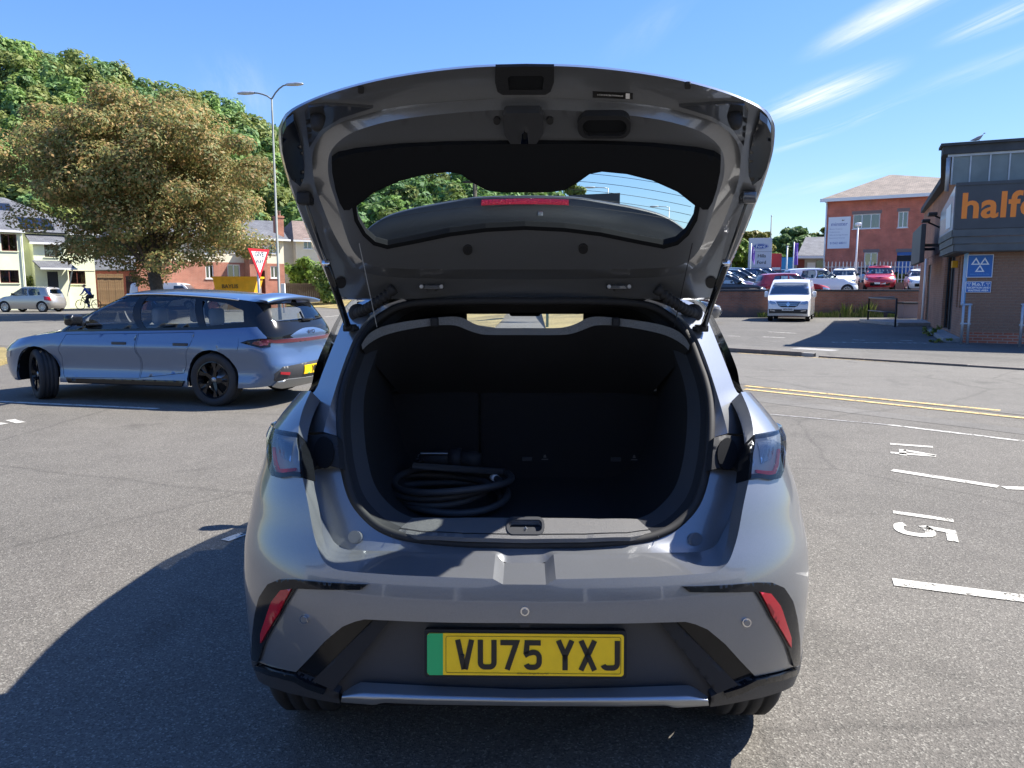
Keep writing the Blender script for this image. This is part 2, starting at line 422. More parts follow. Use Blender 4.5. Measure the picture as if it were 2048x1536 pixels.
class MB:
    """collects shapes; build() links them as one mesh object"""
    def __init__(s):
        s.v = []; s.f = []
    def add(s, v, f):
        b = len(s.v); s.v += [tuple(p) for p in v]; s.f += [tuple(i + b for i in q) for q in f]; return s
    def box(s, lo, hi, bev=0.0):
        x0, y0, z0 = lo; x1, y1, z1 = hi
        if bev <= 0:
            v = [(x0, y0, z0), (x1, y0, z0), (x1, y1, z0), (x0, y1, z0), (x0, y0, z1), (x1, y0, z1), (x1, y1, z1), (x0, y1, z1)]
            f = [(0, 3, 2, 1), (4, 5, 6, 7), (0, 1, 5, 4), (1, 2, 6, 5), (2, 3, 7, 6), (3, 0, 4, 7)]
            return s.add(v, f)
        bm = bmesh.new(); bmesh.ops.create_cube(bm, size=1)
        for w in bm.verts:
            w.co = Vector(((x0 + x1) / 2 + w.co.x * (x1 - x0), (y0 + y1) / 2 + w.co.y * (y1 - y0), (z0 + z1) / 2 + w.co.z * (z1 - z0)))
        bmesh.ops.bevel(bm, geom=list(bm.edges), offset=bev, segments=2, profile=0.5, affect='EDGES')
        bm.verts.index_update()
        s.add([w.co[:] for w in bm.verts], [[w.index for w in f.verts] for f in bm.faces]); bm.free()
        return s
    def tube(s, pts, r, seg=8, caps=True):
        """pts polyline, r number or list"""
        pts = [Vector(p) for p in pts]; n = len(pts)
        rs = r if isinstance(r, (list, tuple)) else [r] * n
        rings = []; prev = None
        for i, p in enumerate(pts):
            d = (pts[min(i + 1, n - 1)] - pts[max(i - 1, 0)])
            if d.length < 1e-9: d = Vector((0, 0, 1))
            d.normalize()
            if prev is None:
                a = Vector((0, 0, 1)) if abs(d.z) < 0.9 else Vector((1, 0, 0))
                x = d.cross(a).normalized()
            else:
                x = (prev - d * prev.dot(d)).normalized()
            prev = x; y = d.cross(x)
            rings.append([p + (x * math.cos(2 * math.pi * k / seg) + y * math.sin(2 * math.pi * k / seg)) * rs[i] for k in range(seg)])
        v = [q for rg in rings for q in rg]; f = []
        for i in range(n - 1):
            for k in range(seg):
                f.append((i * seg + k, i * seg + (k + 1) % seg, (i + 1) * seg + (k + 1) % seg, (i + 1) * seg + k))
        if caps:
            f.append(tuple(range(seg))[::-1]); f.append(tuple((n - 1) * seg + k for k in range(seg)))
        return s.add(v, f)
    def lathe(s, prof, axis='X', c=(0, 0, 0), seg=32):
        """prof list of (r, h): h along axis"""
        v = []; f = []; n = len(prof)
        for k in range(seg):
            a = 2 * math.pi * k / seg
            for r, h in prof:
                p = (h, r * math.cos(a), r * math.sin(a)) if axis == 'X' else ((r * math.cos(a), h, r * math.sin(a)) if axis == 'Y' else (r * math.cos(a), r * math.sin(a), h))
                v.append((p[0] + c[0], p[1] + c[1], p[2] + c[2]))
        for k in range(seg):
            k2 = (k + 1) % seg
            for i in range(n - 1):
                f.append((k * n + i, k * n + i + 1, k2 * n + i + 1, k2 * n + i))
        return s.add(v, f)
    def prism(s, poly, fa, fb):
        """poly 2D outline; fa / fb map it to the two end faces"""
        n = len(poly)
        v = [fa(p) for p in poly] + [fb(p) for p in poly]
        f = [tuple(range(n)), tuple(range(2 * n - 1, n - 1, -1))] + [(i, i + n, (i + 1) % n + n, (i + 1) % n) for i in range(n)]
        return s.add(v, f)
    def loft(s, rows, closed=False):
        n = len(rows[0]); v = [p for r in rows for p in r]; f = []
        for i in range(len(rows) - 1):
            for k in range(n if closed else n - 1):
                f.append((i * n + k, i * n + (k + 1) % n, (i + 1) * n + (k + 1) % n, (i + 1) * n + k))
        return s.add(v, f)
    def mirror(s):
        v = [(-x, y, z) for x, y, z in s.v]; f = [q[::-1] for q in s.f]
        b = len(s.v); s.f = s.f + [tuple(i + b for i in q) for q in f]; s.v = s.v + v
        return s
    def build(s, name, mat, parent=None, smooth=False, loc=None, merge=0.0, uv=None):
        return mesh_obj(name, s.v, s.f, mat, parent, smooth, loc, merge, uv)

def resample(poly, res, closed=True):
    P = [np.array(p[:2], float) for p in poly]; out = []
    m = len(P)
    for i in range(m if closed else m - 1):
        a, b = P[i], P[(i + 1) % m]; L = np.linalg.norm(b - a); k = max(1, int(math.ceil(L / res)))
        for j in range(k): out.append(a + (b - a) * j / k)
    if not closed: out.append(P[-1])
    return np.array(out)
def smooth_poly(pts, closed=False, k=4):
    """Catmull-Rom through pts"""
    P = np.array(pts, float); n = len(P); out = []
    rng = range(n if closed else n - 1)
    for i in rng:
        p0 = P[(i - 1) % n] if closed or i > 0 else P[i]
        p1 = P[i]; p2 = P[(i + 1) % n]
        p3 = P[(i + 2) % n] if closed or i + 2 < n else p2
        for j in range(k):
            t = j / k
            out.append(0.5 * ((2 * p1) + (-p0 + p2) * t + (2 * p0 - 5 * p1 + 4 * p2 - p3) * t * t + (-p0 + 3 * p1 - 3 * p2 + p3) * t ** 3))
    if not closed: out.append(P[-1])
    return [tuple(q) for q in out]
def inside(pts, poly):
    x, y = pts[:, 0], pts[:, 1]; r = np.zeros(len(pts), bool); m = len(poly)
    for i in range(m):
        x0, y0 = poly[i]; x1, y1 = poly[(i + 1) % m]
        if y0 == y1: continue
        c = ((y0 > y) != (y1 > y)) & (x < (x1 - x0) * (y - y0) / (y1 - y0) + x0)
        r ^= c
    return r
def cdt(outer, holes, res, gres):
    loops = [resample(outer, res)] + [resample(h, res) for h in holes]
    V = []; E = []
    for lp in loops:
        b = len(V); m = len(lp)
        V += [tuple(p) for p in lp]; E += [(b + i, b + (i + 1) % m) for i in range(m)]
    B = np.array(V)
    if gres:
        lo = B.min(0); hi = B.max(0)
        gx, gy = np.meshgrid(np.arange(lo[0] + gres / 2, hi[0], gres), np.arange(lo[1] + gres / 2, hi[1], gres))
        g = np.stack([gx.ravel(), gy.ravel()], 1)
        if len(g):
            k = inside(g, loops[0])
            for h in loops[1:]: k &= ~inside(g, h)
            g = g[k]
            if len(g):
                keep = np.ones(len(g), bool)
                for i in range(0, len(g), 2000):
                    d = ((g[i:i + 2000, None, :] - B[None]) ** 2).sum(2).min(1)
                    keep[i:i + 2000] = d > (0.45 * gres) ** 2
                V += [tuple(p) for p in g[keep]]
    r = delaunay_2d_cdt([Vector(p) for p in V], E, [], 0, 1e-7)
    vs = np.array([tuple(p) for p in r[0]]); fs = [tuple(f) for f in r[2]]
    cen = np.array([vs[list(f)].mean(0) for f in fs])
    k = inside(cen, loops[0])
    for h in loops[1:]: k &= ~inside(cen, h)
    return vs, [f for f, q in zip(fs, k) if q]
def patch(outer, fmap, holes=(), res=0.05, gres=0.05, off=0.0, depth=0.0, eps=1e-3, toward=None, back=False, away=None):
    """sheet over a 2D outline mapped to 3D, with turned-in edges of the given depth; returns MB"""
    vs, fs = cdt(outer, list(holes), res, gres)
    P = np.array([fmap(*p) for p in vs])
    A = np.array([fmap(p[0] + eps, p[1]) for p in vs]) - np.array([fmap(p[0] - eps, p[1]) for p in vs])
    Bv = np.array([fmap(p[0], p[1] + eps) for p in vs]) - np.array([fmap(p[0], p[1] - eps) for p in vs])
    N = np.cross(A, Bv); ln = np.linalg.norm(N, axis=1); ln[ln < 1e-12] = 1; N /= ln[:, None]
    flip = False
    if toward is not None:
        c = np.array(toward) - P
        if (N * c).sum() < 0: N = -N; flip = True
    if away is not None:
        if (N * (P - np.array(away))).sum() < 0: N = -N; flip = True
    top = P + N * off
    mb = MB()
    F2 = [f[::-1] if flip else f for f in fs]
    used = sorted({i for f in F2 for i in f}); mp_ = {q: i for i, q in enumerate(used)}
    mb.add([top[i] for i in used], [tuple(mp_[i] for i in f) for f in F2])
    if back and depth:
        mb.add([top[i] - N[i] * depth for i in used], [tuple(mp_[i] for i in f)[::-1] for f in F2])
    if depth:
        cnt = {}
        for f in F2:
            for a, b in zip(f, f[1:] + f[:1]): cnt[(a, b)] = 1
        for (a, b) in list(cnt):
            if (b, a) not in cnt:
                mb.add([top[a], top[b], top[b] - N[b] * depth, top[a] - N[a] * depth], [(0, 3, 2, 1)])
    return mb
def mir2(half):
    """full outline from a right-half outline that starts and ends on the centre line u = 0"""
    h = [tuple(p) for p in half]
    return h + [(-u, v) for u, v in h[::-1] if abs(u) > 1e-6]
def interp(pts):
    xs = [float(p[0]) for p in pts]; ys = [float(p[1]) for p in pts]; n = len(xs)
    def f(x):
        if x <= xs[0]: return ys[0]
        if x >= xs[-1]: return ys[-1]
        i = bisect.bisect_right(xs, x) - 1
        if i >= n - 1: return ys[-1]
        return ys[i] + (ys[i + 1] - ys[i]) * (x - xs[i]) / (xs[i + 1] - xs[i])
    return f
def smooth_interp(pts, k=8):
    return interp(smooth_poly(pts, False, k))
def circle2(cx, cy, r, n=20, ry=None):
    return [(cx + r * math.cos(2 * math.pi * i / n), cy + (ry or r) * math.sin(2 * math.pi * i / n)) for i in range(n)]
def offset_poly(poly, d):
    """move a closed outline outward by d (either winding)"""
    P = np.array(poly, float); n = len(P)
    area = 0.5 * sum(P[i][0] * P[(i + 1) % n][1] - P[(i + 1) % n][0] * P[i][1] for i in range(n))
    sg = 1 if area > 0 else -1; out = []
    for i in range(n):
        e1 = P[i] - P[i - 1]; e2 = P[(i + 1) % n] - P[i]
        n1 = np.array([e1[1], -e1[0]]) / (np.linalg.norm(e1) + 1e-9); n2 = np.array([e2[1], -e2[0]]) / (np.linalg.norm(e2) + 1e-9)
        b = n1 + n2; L = np.linalg.norm(b); b = b / L if L > 1e-6 else n1
        out.append(tuple(P[i] + sg * b * d / max(0.5, float(np.dot(b, n1)))))
    return out
def text_mesh(body, size, depth=0.0, bold=0.0, spacing=1.0, align='CENTER'):
    """(verts, faces) of lettering in its own XY plane"""
    cu = bpy.data.curves.new('lettering', 'FONT'); cu.body = body; cu.size = size; cu.extrude = depth; cu.offset = bold
    cu.space_character = spacing; cu.align_x = align; cu.align_y = 'CENTER'; cu.resolution_u = 3
    ob = bpy.data.objects.new('lettering_tmp', cu); COL.objects.link(ob)
    dg = bpy.context.evaluated_depsgraph_get(); dg.update()
    me = ob.evaluated_get(dg).to_mesh()
    v = [tuple(p.co) for p in me.vertices]; f = [tuple(p.vertices) for p in me.polygons]
    ob.evaluated_get(dg).to_mesh_clear()
    bpy.data.objects.remove(ob); bpy.data.curves.remove(cu)
    return v, f
def place_text(body, size, origin, xdir, ydir, mat, parent=None, name='lettering', off=0.0, bold=0.0, spacing=1.0, sx=1.0, local=True, align='CENTER', loc=None):
    v, f = text_mesh(body, size, 0.0, bold, spacing, align)
    o = Vector(origin); X = Vector(xdir).normalized(); Y = Vector(ydir).normalized(); N = X.cross(Y)
    vv = [o + X * (p[0] * sx) + Y * p[1] + N * off for p in v]
    return mesh_obj(name, vv, f, mat, parent, False, loc)

# ------------------------------------------------------------------ car shell: a closed plan outline at every height
class Shell:
    """a in 0..1 rear quarter (centre to side), 1..2 side, 2..3 front quarter (side to centre)"""
    def __init__(s, yr, yf, w, Dr, Df, nr=2.5, nf=2.5, taper=None):
        s.yr, s.yf, s.w, s.Dr, s.Df, s.nr, s.nf = yr, yf, w, Dr, Df, nr, nf
        s.taper = taper or (lambda y: 1.0)
        s.L = 2.6
    def yx(s, a, z):
        a = min(max(a, 0.0), 3.0)
        if a < 1:
            ph = a * math.pi / 2; c = max(math.cos(ph), 0.0); q = math.sin(ph)
            return s.yr(z) + s.Dr * (1 - c ** (2 / s.nr)), q ** (2 / s.nr)
        if a <= 2:
            y0 = s.yr(z) + s.Dr; y1 = s.yf(z) - s.Df
            return y0 + (y1 - y0) * (a - 1), 1.0
        ph = (3 - a) * math.pi / 2; c = max(math.cos(ph), 0.0); q = math.sin(ph)
        return s.yf(z) - s.Df * (1 - c ** (2 / s.nf)), q ** (2 / s.nf)
    def P(s, a, z):
        y, k = s.yx(a, z)
        return (s.w(z) * k * s.taper(y), y, z)
    def side(s, y, z):
        """a of a point given by y, z on the right-hand side"""
        y0 = s.yr(z) + s.Dr; y1 = s.yf(z) - s.Df
        if y < y0:
            t = max(0.0, min(1.0, 1 - (y - s.yr(z)) / s.Dr)); return math.acos(min(1, t ** (s.nr / 2))) / (math.pi / 2)
        if y > y1:
            t = max(0.0, min(1.0, 1 - (s.yf(z) - y) / s.Df)); return 3 - math.acos(min(1, t ** (s.nf / 2))) / (math.pi / 2)
        return 1 + (y - y0) / (y1 - y0)
    def rear(s, x, z):
        k = min(1.0, abs(x) / s.w(z)); return math.asin(k ** (s.nr / 2)) / (math.pi / 2)
    def front(s, x, z):
        k = min(1.0, abs(x) / s.w(z)); return 3 - math.asin(k ** (s.nf / 2)) / (math.pi / 2)
    # metric-ish parameter m for meshing
    def m(s, a):
        return a * 1.2 if a < 1 else (1.2 + (a - 1) * s.L if a < 2 else 1.2 + s.L + (a - 2) * 1.2)
    def am(s, m):
        return m / 1.2 if m < 1.2 else (1 + (m - 1.2) / s.L if m < 1.2 + s.L else 2 + (m - 1.2 - s.L) / 1.2)
    def map(s, m, z):
        return s.P(s.am(m), z)
    def poly(s, az):
        return [(s.m(a), z) for a, z in az]
    def hit(s, u, v):
        """photo pixel (u from the car's centre line) to (a, z) on the rear of the shell"""
        d = cray(abs(u), v)
        def g(t):
            x, y, z = d[0] * t, d[1] * t, HCAM + d[2] * t
            w = s.w(z)
            if x >= w: return -1.0
            return y - (s.yr(z) + s.Dr * (1 - (1 - (x / w) ** s.nr) ** (1 / s.nr)))
        ts = np.arange(1.2, 4.2, 0.01); lo = None
        for t in ts:
            if g(t) >= 0: lo = t; break
        if lo is None:
            best = min(ts, key=lambda t: abs(d[0] * t - s.w(HCAM + d[2] * t)) if d[1] * t < 3 else 9)
            z = HCAM + d[2] * best
            return 1.0, z
        a, b = lo - 0.01, lo
        for _ in range(30):
            c = (a + b) / 2
            if g(c) >= 0: b = c
            else: a = c
        x, y, z = d[0] * b, d[1] * b, HCAM + d[2] * b
        return s.rear(x, z), z
    def hits(s, uv):
        return [(s.m(a), z) for a, z in (s.hit(u, v) for u, v in uv)]

def wheel_parts(R, W, rim_r, style, seg=40):
    """tyre, rim and hub builders for a wheel whose axle is X, centred on the origin, outer face at +X"""
    ty = MB(); h = W / 2
    prof = [(rim_r, -h * 0.82), (rim_r + 0.02, -h * 0.95), ((rim_r + R) / 2, -h), (R - 0.018, -h * 0.93), (R, -h * 0.72)]
    for g in (-0.42, 0.0, 0.42):
        prof += [(R, (g - 0.07) * h), (R - 0.009, (g - 0.05) * h), (R - 0.009, (g + 0.05) * h), (R, (g + 0.07) * h)]
    prof += [(R, h * 0.72), (R - 0.018, h * 0.93), ((rim_r + R) / 2, h), (rim_r + 0.02, h * 0.95), (rim_r, h * 0.82)]
    ty.lathe(prof, 'X', seg=seg)
    rm = MB()
    rm.lathe([(rim_r, -h * 0.8), (rim_r, h * 0.86), (rim_r - 0.012, h * 0.88), (rim_r - 0.02, h * 0.72), (rim_r - 0.03, h * 0.3), (rim_r - 0.03, -h * 0.5)], 'X', seg=seg)
    n = {'five': 5, 'ten': 10, 'turbine': 7}[style]
    for k in range(n):
        a = 2 * math.pi * k / n
        wd = 0.20 if style == 'five' else (0.10 if style == 'ten' else 0.16)
        r0, r1 = 0.03, rim_r - 0.008
        def pt(r, da, x): return (x, r * math.cos(a + da), r * math.sin(a + da))
        sk = 0.25 if style == 'turbine' else 0.0
        q = [(r0, 0.9, h * 0.62), (r0, -0.9, h * 0.62), (rim_r * 0.55, -wd * 1.1 + sk, h * 0.74), (r1, -wd * 1.25 + sk, h * 0.78), (r1, wd * 1.25 + sk, h * 0.78), (rim_r * 0.55, wd * 1.1 + sk, h * 0.74)]
        if style == 'five':
            q = [(r0, 0.9, h * 0.62), (r0, -0.9, h * 0.62), (rim_r * 0.5, -wd * 0.9, h * 0.76), (r1, -wd * 1.9, h * 0.78), (r1, -wd * 0.4, h * 0.80), (rim_r * 0.62, 0, h * 0.82), (r1, wd * 0.4, h * 0.80), (r1, wd * 1.9, h * 0.78), (rim_r * 0.5, wd * 0.9, h * 0.76)]
        top = [pt(*p) for p in q]; bot = [pt(r, da, x - 0.03) for r, da, x in q]
        nn = len(q)
        rm.add(top + bot, [tuple(range(nn)), tuple(range(2 * nn - 1, nn - 1, -1))] + [(i, i + nn, (i + 1) % nn + nn, (i + 1) % nn) for i in range(nn)])
    hb = MB().lathe([(0.0, h * 0.70), (0.03, h * 0.70), (0.034, h * 0.55), (0.06, h * 0.5), (0.06, -h * 0.3), (rim_r - 0.06, -h * 0.28), (rim_r - 0.06, -h * 0.34), (0, -h * 0.34)], 'X', seg=24)
    return ty, rm, hb
def add_wheel(root, loc, R, W, rim_r, style, rim_mat, steer=0.0, side=1, cache={}):
    key = (R, W, rim_r, style, rim_mat)
    if key not in cache:
        ty, rm, hb = wheel_parts(R, W, rim_r, style)
        h = hb.build('wheel', 'steel', None, True); t = ty.build('tyre', 'tyre', None, True); r = rm.build('rim', rim_mat, None, False)
        cache[key] = (h.data, t.data, r.data)
        for o in (h, t, r): bpy.data.objects.remove(o)
    hd, td, rd = cache[key]
    w = bpy.data.objects.new('wheel', hd); COL.objects.link(w); w.parent = root; w.location = loc
    w.rotation_euler = (0, 0, steer + (0 if side > 0 else math.pi))
    for nm, dt in (('tyre', td), ('rim', rd)):
        c = bpy.data.objects.new(nm, dt); COL.objects.link(c); c.parent = w
    return w
# ------------------------------------------------------------------ the grey hatchback in the foreground
CAR0 = (0, 4.0, 0)
CL = (0, -4.0, 0)
car = thing('hatchback_car', 'grey hatchback with its tailgate raised and boot open, number plate VU75 YXJ', 'car', CAR0)
EYE = (0, 0, HCAM)

SIL = interp([(640, 380), (777, 442), (805, 467), (836, 493), (848, 502), (868, 514), (900, 520), (928, 526), (984, 544), (1031, 552), (1084, 563), (1157, 566), (1218, 560), (1276, 554), (1317, 549), (1340, 546), (1367, 532), (1420, 500)])
yr0 = smooth_interp([(0.20, 1.97), (0.30, 1.905), (0.38, 1.872), (0.46, 1.858), (0.55, 1.855), (0.62, 1.860), (0.69, 1.88), (0.77, 1.915), (0.86, 1.945), (0.94, 1.985), (1.01, 2.05), (1.08, 2.13), (1.16, 2.24), (1.3, 2.4)])
DR, NR = 0.50, 2.6
def solve_w():
    out = []
    for z in np.linspace(0.2, 1.2, 81):
        w = 0.85
        for _ in range(12):
            best = (0, 0)
            for ph in np.linspace(0.6, 1.57, 60):
                x = w * math.sin(ph) ** (2 / NR); y = yr0(z) + DR * (1 - max(math.cos(ph), 0) ** (2 / NR))
                dep = y * CP - (z - HCAM) * SP
                u = 1500 * x / dep; v = 768 - 1500 * ((z - HCAM) * CP + y * SP) / dep
                if u > best[0]: best = (u, v)
            w *= SIL(best[1]) / best[0]
        out.append((z, min(w, 0.93)))
    zs = [p[0] for p in out]; ws = np.array([p[1] for p in out])
    ws = np.convolve(np.pad(ws, 1, 'edge'), np.ones(3) / 3, 'valid')
    return interp(list(zip(zs, ws)))
w0 = solve_w()
low = Shell(yr0, smooth_interp([(0.2, 5.9), (0.4, 6.02), (0.6, 6.03), (0.75, 5.96), (0.95, 5.75), (1.2, 5.6)]), w0, DR, 0.75, NR, 2.6,
            taper=lambda y: 1.0 + 0.012 * math.sin(max(0, min(1, (y - 2.5) / 2.8)) * math.pi))
_m = low.map
def lmap(m, z):
    p = _m(abs(m), z); return (p[0] if m >= 0 else -p[0], p[1], p[2])

L1 = [(0, 1169), (43, 1169), (63, 1158), (137, 1156), (254, 1152), (342, 1146), (378, 1141), (397, 1131), (410, 1113), (424, 1069), (435, 1010), (446, 958)]
LM = [(0, 1126), (40, 1126), (58, 1108), (137, 1107), (240, 1104), (330, 1102.5), (362, 1098), (381, 1087), (393, 1066), (407, 1033), (421, 984), (431, 940)]
def paired(pts, k=6):
    """straight segments through the latch recess, a smooth curve round the corner"""
    out = []
    for i in range(4):
        (x0, y0), (x1, y1) = pts[i], pts[i + 1]
        out += [(x0 + (x1 - x0) * j / k, y0 + (y1 - y0) * j / k) for j in range(k)]
    return out + smooth_poly(pts[4:], False, k)
L0 = [(0, 1097), (90, 1096), (166, 1092), (239, 1083), (283, 1069), (312, 1051), (342, 1019), (359, 984), (370, 937), (374, 908), (377, 873), (378, 835), (375, 797), (366, 759), (355, 729), (338, 685), (323, 660), (302, 637), (269, 615), (231, 604), (168, 599), (80, 597), (0, 597)]
LIGHT = [(446, 957), (450, 905), (454, 870), (480, 866), (500, 861), (511, 854), (514, 880), (513, 910), (510, 940), (504, 955), (488, 959), (466, 956)]
AX_R, AX_F, RW = 2.60, 5.20, 0.325
def arch(cy, r, a0, a1, n=14):
    return [(cy + r * math.cos(a0 + (a1 - a0) * i / n), RW + r * math.sin(a0 + (a1 - a0) * i / n)) for i in range(n + 1)]
def sidep(pts):
    return [(low.m(low.side(y, z)), z) for y, z in pts]
top_side = [(2.42, 1.10), (2.7, 1.06), (3.2, 1.02), (4.0, 0.985), (4.7, 0.965), (5.0, 0.955), (5.3, 0.915), (5.55, 0.865)]
paint_low = [(459, 1348), (429, 1317), (400, 1285), (365, 1256), (341, 1246), (321, 1241), (268, 1243), (0, 1246)]
half = low.hits(paired(L1)) + low.hits([(466, 956), (488, 959), (504, 955), (510, 940), (513, 910), (514, 880), (511, 854)]) \
    + low.hits([(500, 861), (480, 866), (455, 868), (447, 823), (436, 796), (430, 783)]) \
    + sidep(top_side) + [(low.m(a), z) for a, z in ((2.35, 0.83), (2.6, 0.78), (2.8, 0.75), (3.0, 0.74), (3.0, 0.26), (2.7, 0.24), (2.45, 0.23))] \
    + sidep([(5.66, 0.22)] + arch(AX_F, 0.385, -0.28, math.pi + 0.28) + [(4.7, 0.20), (3.0, 0.20)] + arch(AX_R, 0.37, -0.32, math.pi + 0.0)) \
    + low.hits([(547, 1318), (543, 1325), (530, 1330), (488, 1342)]) + low.hits(paint_low)
bodyp = patch(mir2(half), lmap, res=0.025, gres=0.028, depth=0.045, away=(0, 3.6, 0.5))
# patch normals must face away from the middle of the car
body = bodyp.build('body', 'grey_paint', car, True, CL)

# bonnet and body-top deck in front of the windscreen
def deck(sh, pts, crown, y_from, y_to, n=10):
    rows = []
    for (y, z) in pts:
        if y < y_from or y > y_to: continue
        x = sh.P(sh.side(y, z), z)[0] - 0.002
        rows.append([(x * (1 - 2 * k / n), y, z + crown * (1 - (1 - 2 * k / n) ** 2)) for k in range(n + 1)])
    return MB().loft(rows)
hood_pts = smooth_poly(top_side[4:] + [(5.75, 0.815), (5.85, 0.785), (5.93, 0.755)], False, 3)
deck(low, hood_pts, 0.06, 4.6, 6.0).build('bonnet', 'grey_paint', car, True, CL)

# jamb round the boot opening
YO = smooth_interp([(0.5, 1.97), (0.60, 2.0), (0.72, 2.04), (0.95, 2.13), (1.1, 2.27), (1.3, 2.55), (1.42, 2.74), (1.5, 2.86), (1.7, 3.1)])
def O(u, v, off=0.0):
    y = 2.2
    for _ in range(40):
        x, _, z = U(u, v, y)
        y = 0.5 * y + 0.5 * (YO(z) + 0.12 * (x / 0.55) ** 2 + off)
    return U(u, v, y)
def even(pts3, n):
    P = np.array(pts3, float); d = np.r_[0, np.cumsum(np.linalg.norm(np.diff(P, axis=0), axis=1))]
    t = np.linspace(0, d[-1], n)
    return [tuple(np.interp(q, d, P[:, k]) for k in range(3)) for q in t]
def strip(a3, b3, n=60, cross=5, bulge=0.0):
    A, B = even(a3, n), even(b3, n); rows = []
    for k in range(cross + 1):
        t = k / cross
        rows.append([tuple(np.array(p) * (1 - t) + np.array(q) * t) for p, q in zip(A, B)])
    return MB().loft(rows)
def two(mb, name, mat, smooth=True):
    mb.build(name, mat, car, smooth, CL)
    m2 = MB().add([(-x, y, z) for x, y, z in mb.v], [q[::-1] for q in mb.f]); m2.build(name, mat, car, smooth, CL)
S3 = lambda pts: smooth_poly(pts, False, 3)
l1_3 = [low.P(*low.hit(u, v)) for u, v in paired(L1)]
lm_3 = [O(u, v, -0.035) for u, v in paired(LM)]
l0_low = [p for p in L0 if p[1] >= 937]
l0_3 = [O(u, v) for u, v in S3(l0_low)]
strip(l0_3, lm_3, 70).mirror().build('boot_flange', 'grey_paint', car, True, CL, merge=1e-5)
led = MB()
for i in range(4):          # facets of the latch recess keep their edges
    led.loft([[tuple(np.array(p) * (1 - t) + np.array(q) * t) for p, q in zip(lm_3[6 * i:6 * i + 7], l1_3[6 * i:6 * i + 7])] for t in np.linspace(0, 1, 5)])
led.loft([[tuple(np.array(p) * (1 - t) + np.array(q) * t) for p, q in zip(lm_3[24:], l1_3[24:])] for t in np.linspace(0, 1, 5)])
led.mirror().build('bumper_ledge', 'grey_paint', car, True, CL)
# upper jamb: silver flange, painted trough, gloss black pillar trim
l0_up = [O(u, v) for u, v in S3([p for p in L0 if p[1] <= 873 and p[0] > 230])]
LC = [(404, 865), (398, 840), (386, 797), (366, 734), (347, 685), (333, 660), (312, 634), (285, 612), (245, 598)]
lc_3 = [O(u, v, -0.03) for u, v in S3(LC)]
LT = [(455, 868), (447, 823), (435, 794), (420, 781), (407, 747), (387, 696), (364, 640), (345, 612), (300, 594), (250, 590)]
lt_3 = [O(u, v, 0.03) for u, v in S3(LT)]
LO = [(452, 862), (446, 818), (437, 785), (428, 770), (422, 737), (402, 688), (372, 628), (350, 604), (305, 590), (252, 586)]
lo_3 = [O(u, v, 0.06) for u, v in S3(LO)]
two(strip(l0_up, lc_3, 40), 'pillar_flange', 'grey_paint')
two(strip(lc_3, lt_3, 40), 'pillar_trough', 'grey_paint')
# roof trailing edge between the pillars
re0 = [O(u, v) for u, v in [(0, 597), (80, 597), (168, 599), (231, 604)]]
re1 = [O(u, v, 0.05) for u, v in [(0, 591), (80, 591), (168, 592), (245, 598)]]
strip(re0, re1, 20, 2).mirror().build('roof_edge', 'grey_paint', car, True, CL, merge=1e-5)
# greenhouse outside: pillar, side glass, roof
gs = MB(); rows = []
LO2 = even(lo_3, 30)
for k, t in enumerate(np.linspace(0, 1, 9)):
    row = []
    for (x, y, z) in LO2:
        f = max(0.0, min(1.0, (z - 0.95) / 0.5))
        yy = y + (4.55 - 0.9 * (z - 0.96) / 0.45 * 0.9 + 0.35 - y) * t
        zz = z + (0.05 * math.sin(t * math.pi) + 0.02 * t) * f
        xx = x + (0.10 - 0.06 * f) * math.sin(min(1, t * 1.6) * math.pi / 2)
        row.append((xx, yy, zz))
    rows.append(row)
two(MB().loft(rows[:2]), 'pillar_trim', 'gloss_black')
for sgn, nm in ((1, 'side_window'), (-1, 'side_window')):
    g3 = MB().loft([[(sgn * x, y, z) for x, y, z in r] for r in rows[1:]]); g3.build(nm, 'dark_glass', car, True, CL)
rr = []
for t in np.linspace(0, 1, 9):
    k = int(round(t * 8)); x, y, z = rows[k][-1]
    rr.append([(x * (1 - 2 * j / 10), y + 0.03 * (1 - (1 - 2 * j / 10) ** 2), z + 0.035 * (1 - (1 - 2 * j / 10) ** 2) + 0.008) for j in range(11)])
MB().loft(rr).build('roof', 'grey_paint', car, True, CL)
# windscreen
ws = []
for t in np.linspace(0, 1, 7):
    x = 0.56 + 0.14 * t; y = rr[-1][5][1] - 0.02 + (5.25 - rr[-1][5][1]) * t; z = 1.46 + (0.965 - 1.46) * t
    ws.append([(x * (1 - 2 * j / 10), y - 0.10 * (1 - 2 * j / 10) ** 2, z) for j in range(11)])
MB().loft(ws).build('windscreen', 'car_glass', car, True, CL)

# black corner brackets beside the lamps
br = [(371, 945), (374, 912), (377, 874), (404, 866), (420, 868), (455, 870), (450, 905), (446, 956), (431, 940), (415, 925), (372, 940)]
br = [(372, 938), (374, 908), (377, 874), (400, 868), (428, 872), (455, 869), (450, 905), (446, 957), (431, 944), (412, 928)]
for s in (1, -1):
    b = patch(br, lambda u, v: O(u, v, -0.045), res=8, gres=9, depth=0.03, eps=1, toward=EYE)
    if s < 0: b.v = [(-x, y, z) for x, y, z in b.v]
    b.build('corner_bracket', 'black_plastic', car, True, CL)
    c = patch(circle2(404, 906, 20, 20, 32), lambda u, v: O(u, v, -0.052), res=6, gres=8, depth=0.006, eps=1, toward=EYE)
    if s < 0: c.v = [(-x, y, z) for x, y, z in c.v]
    c.build('rubber_cap', 'matt_black', car, True, CL)

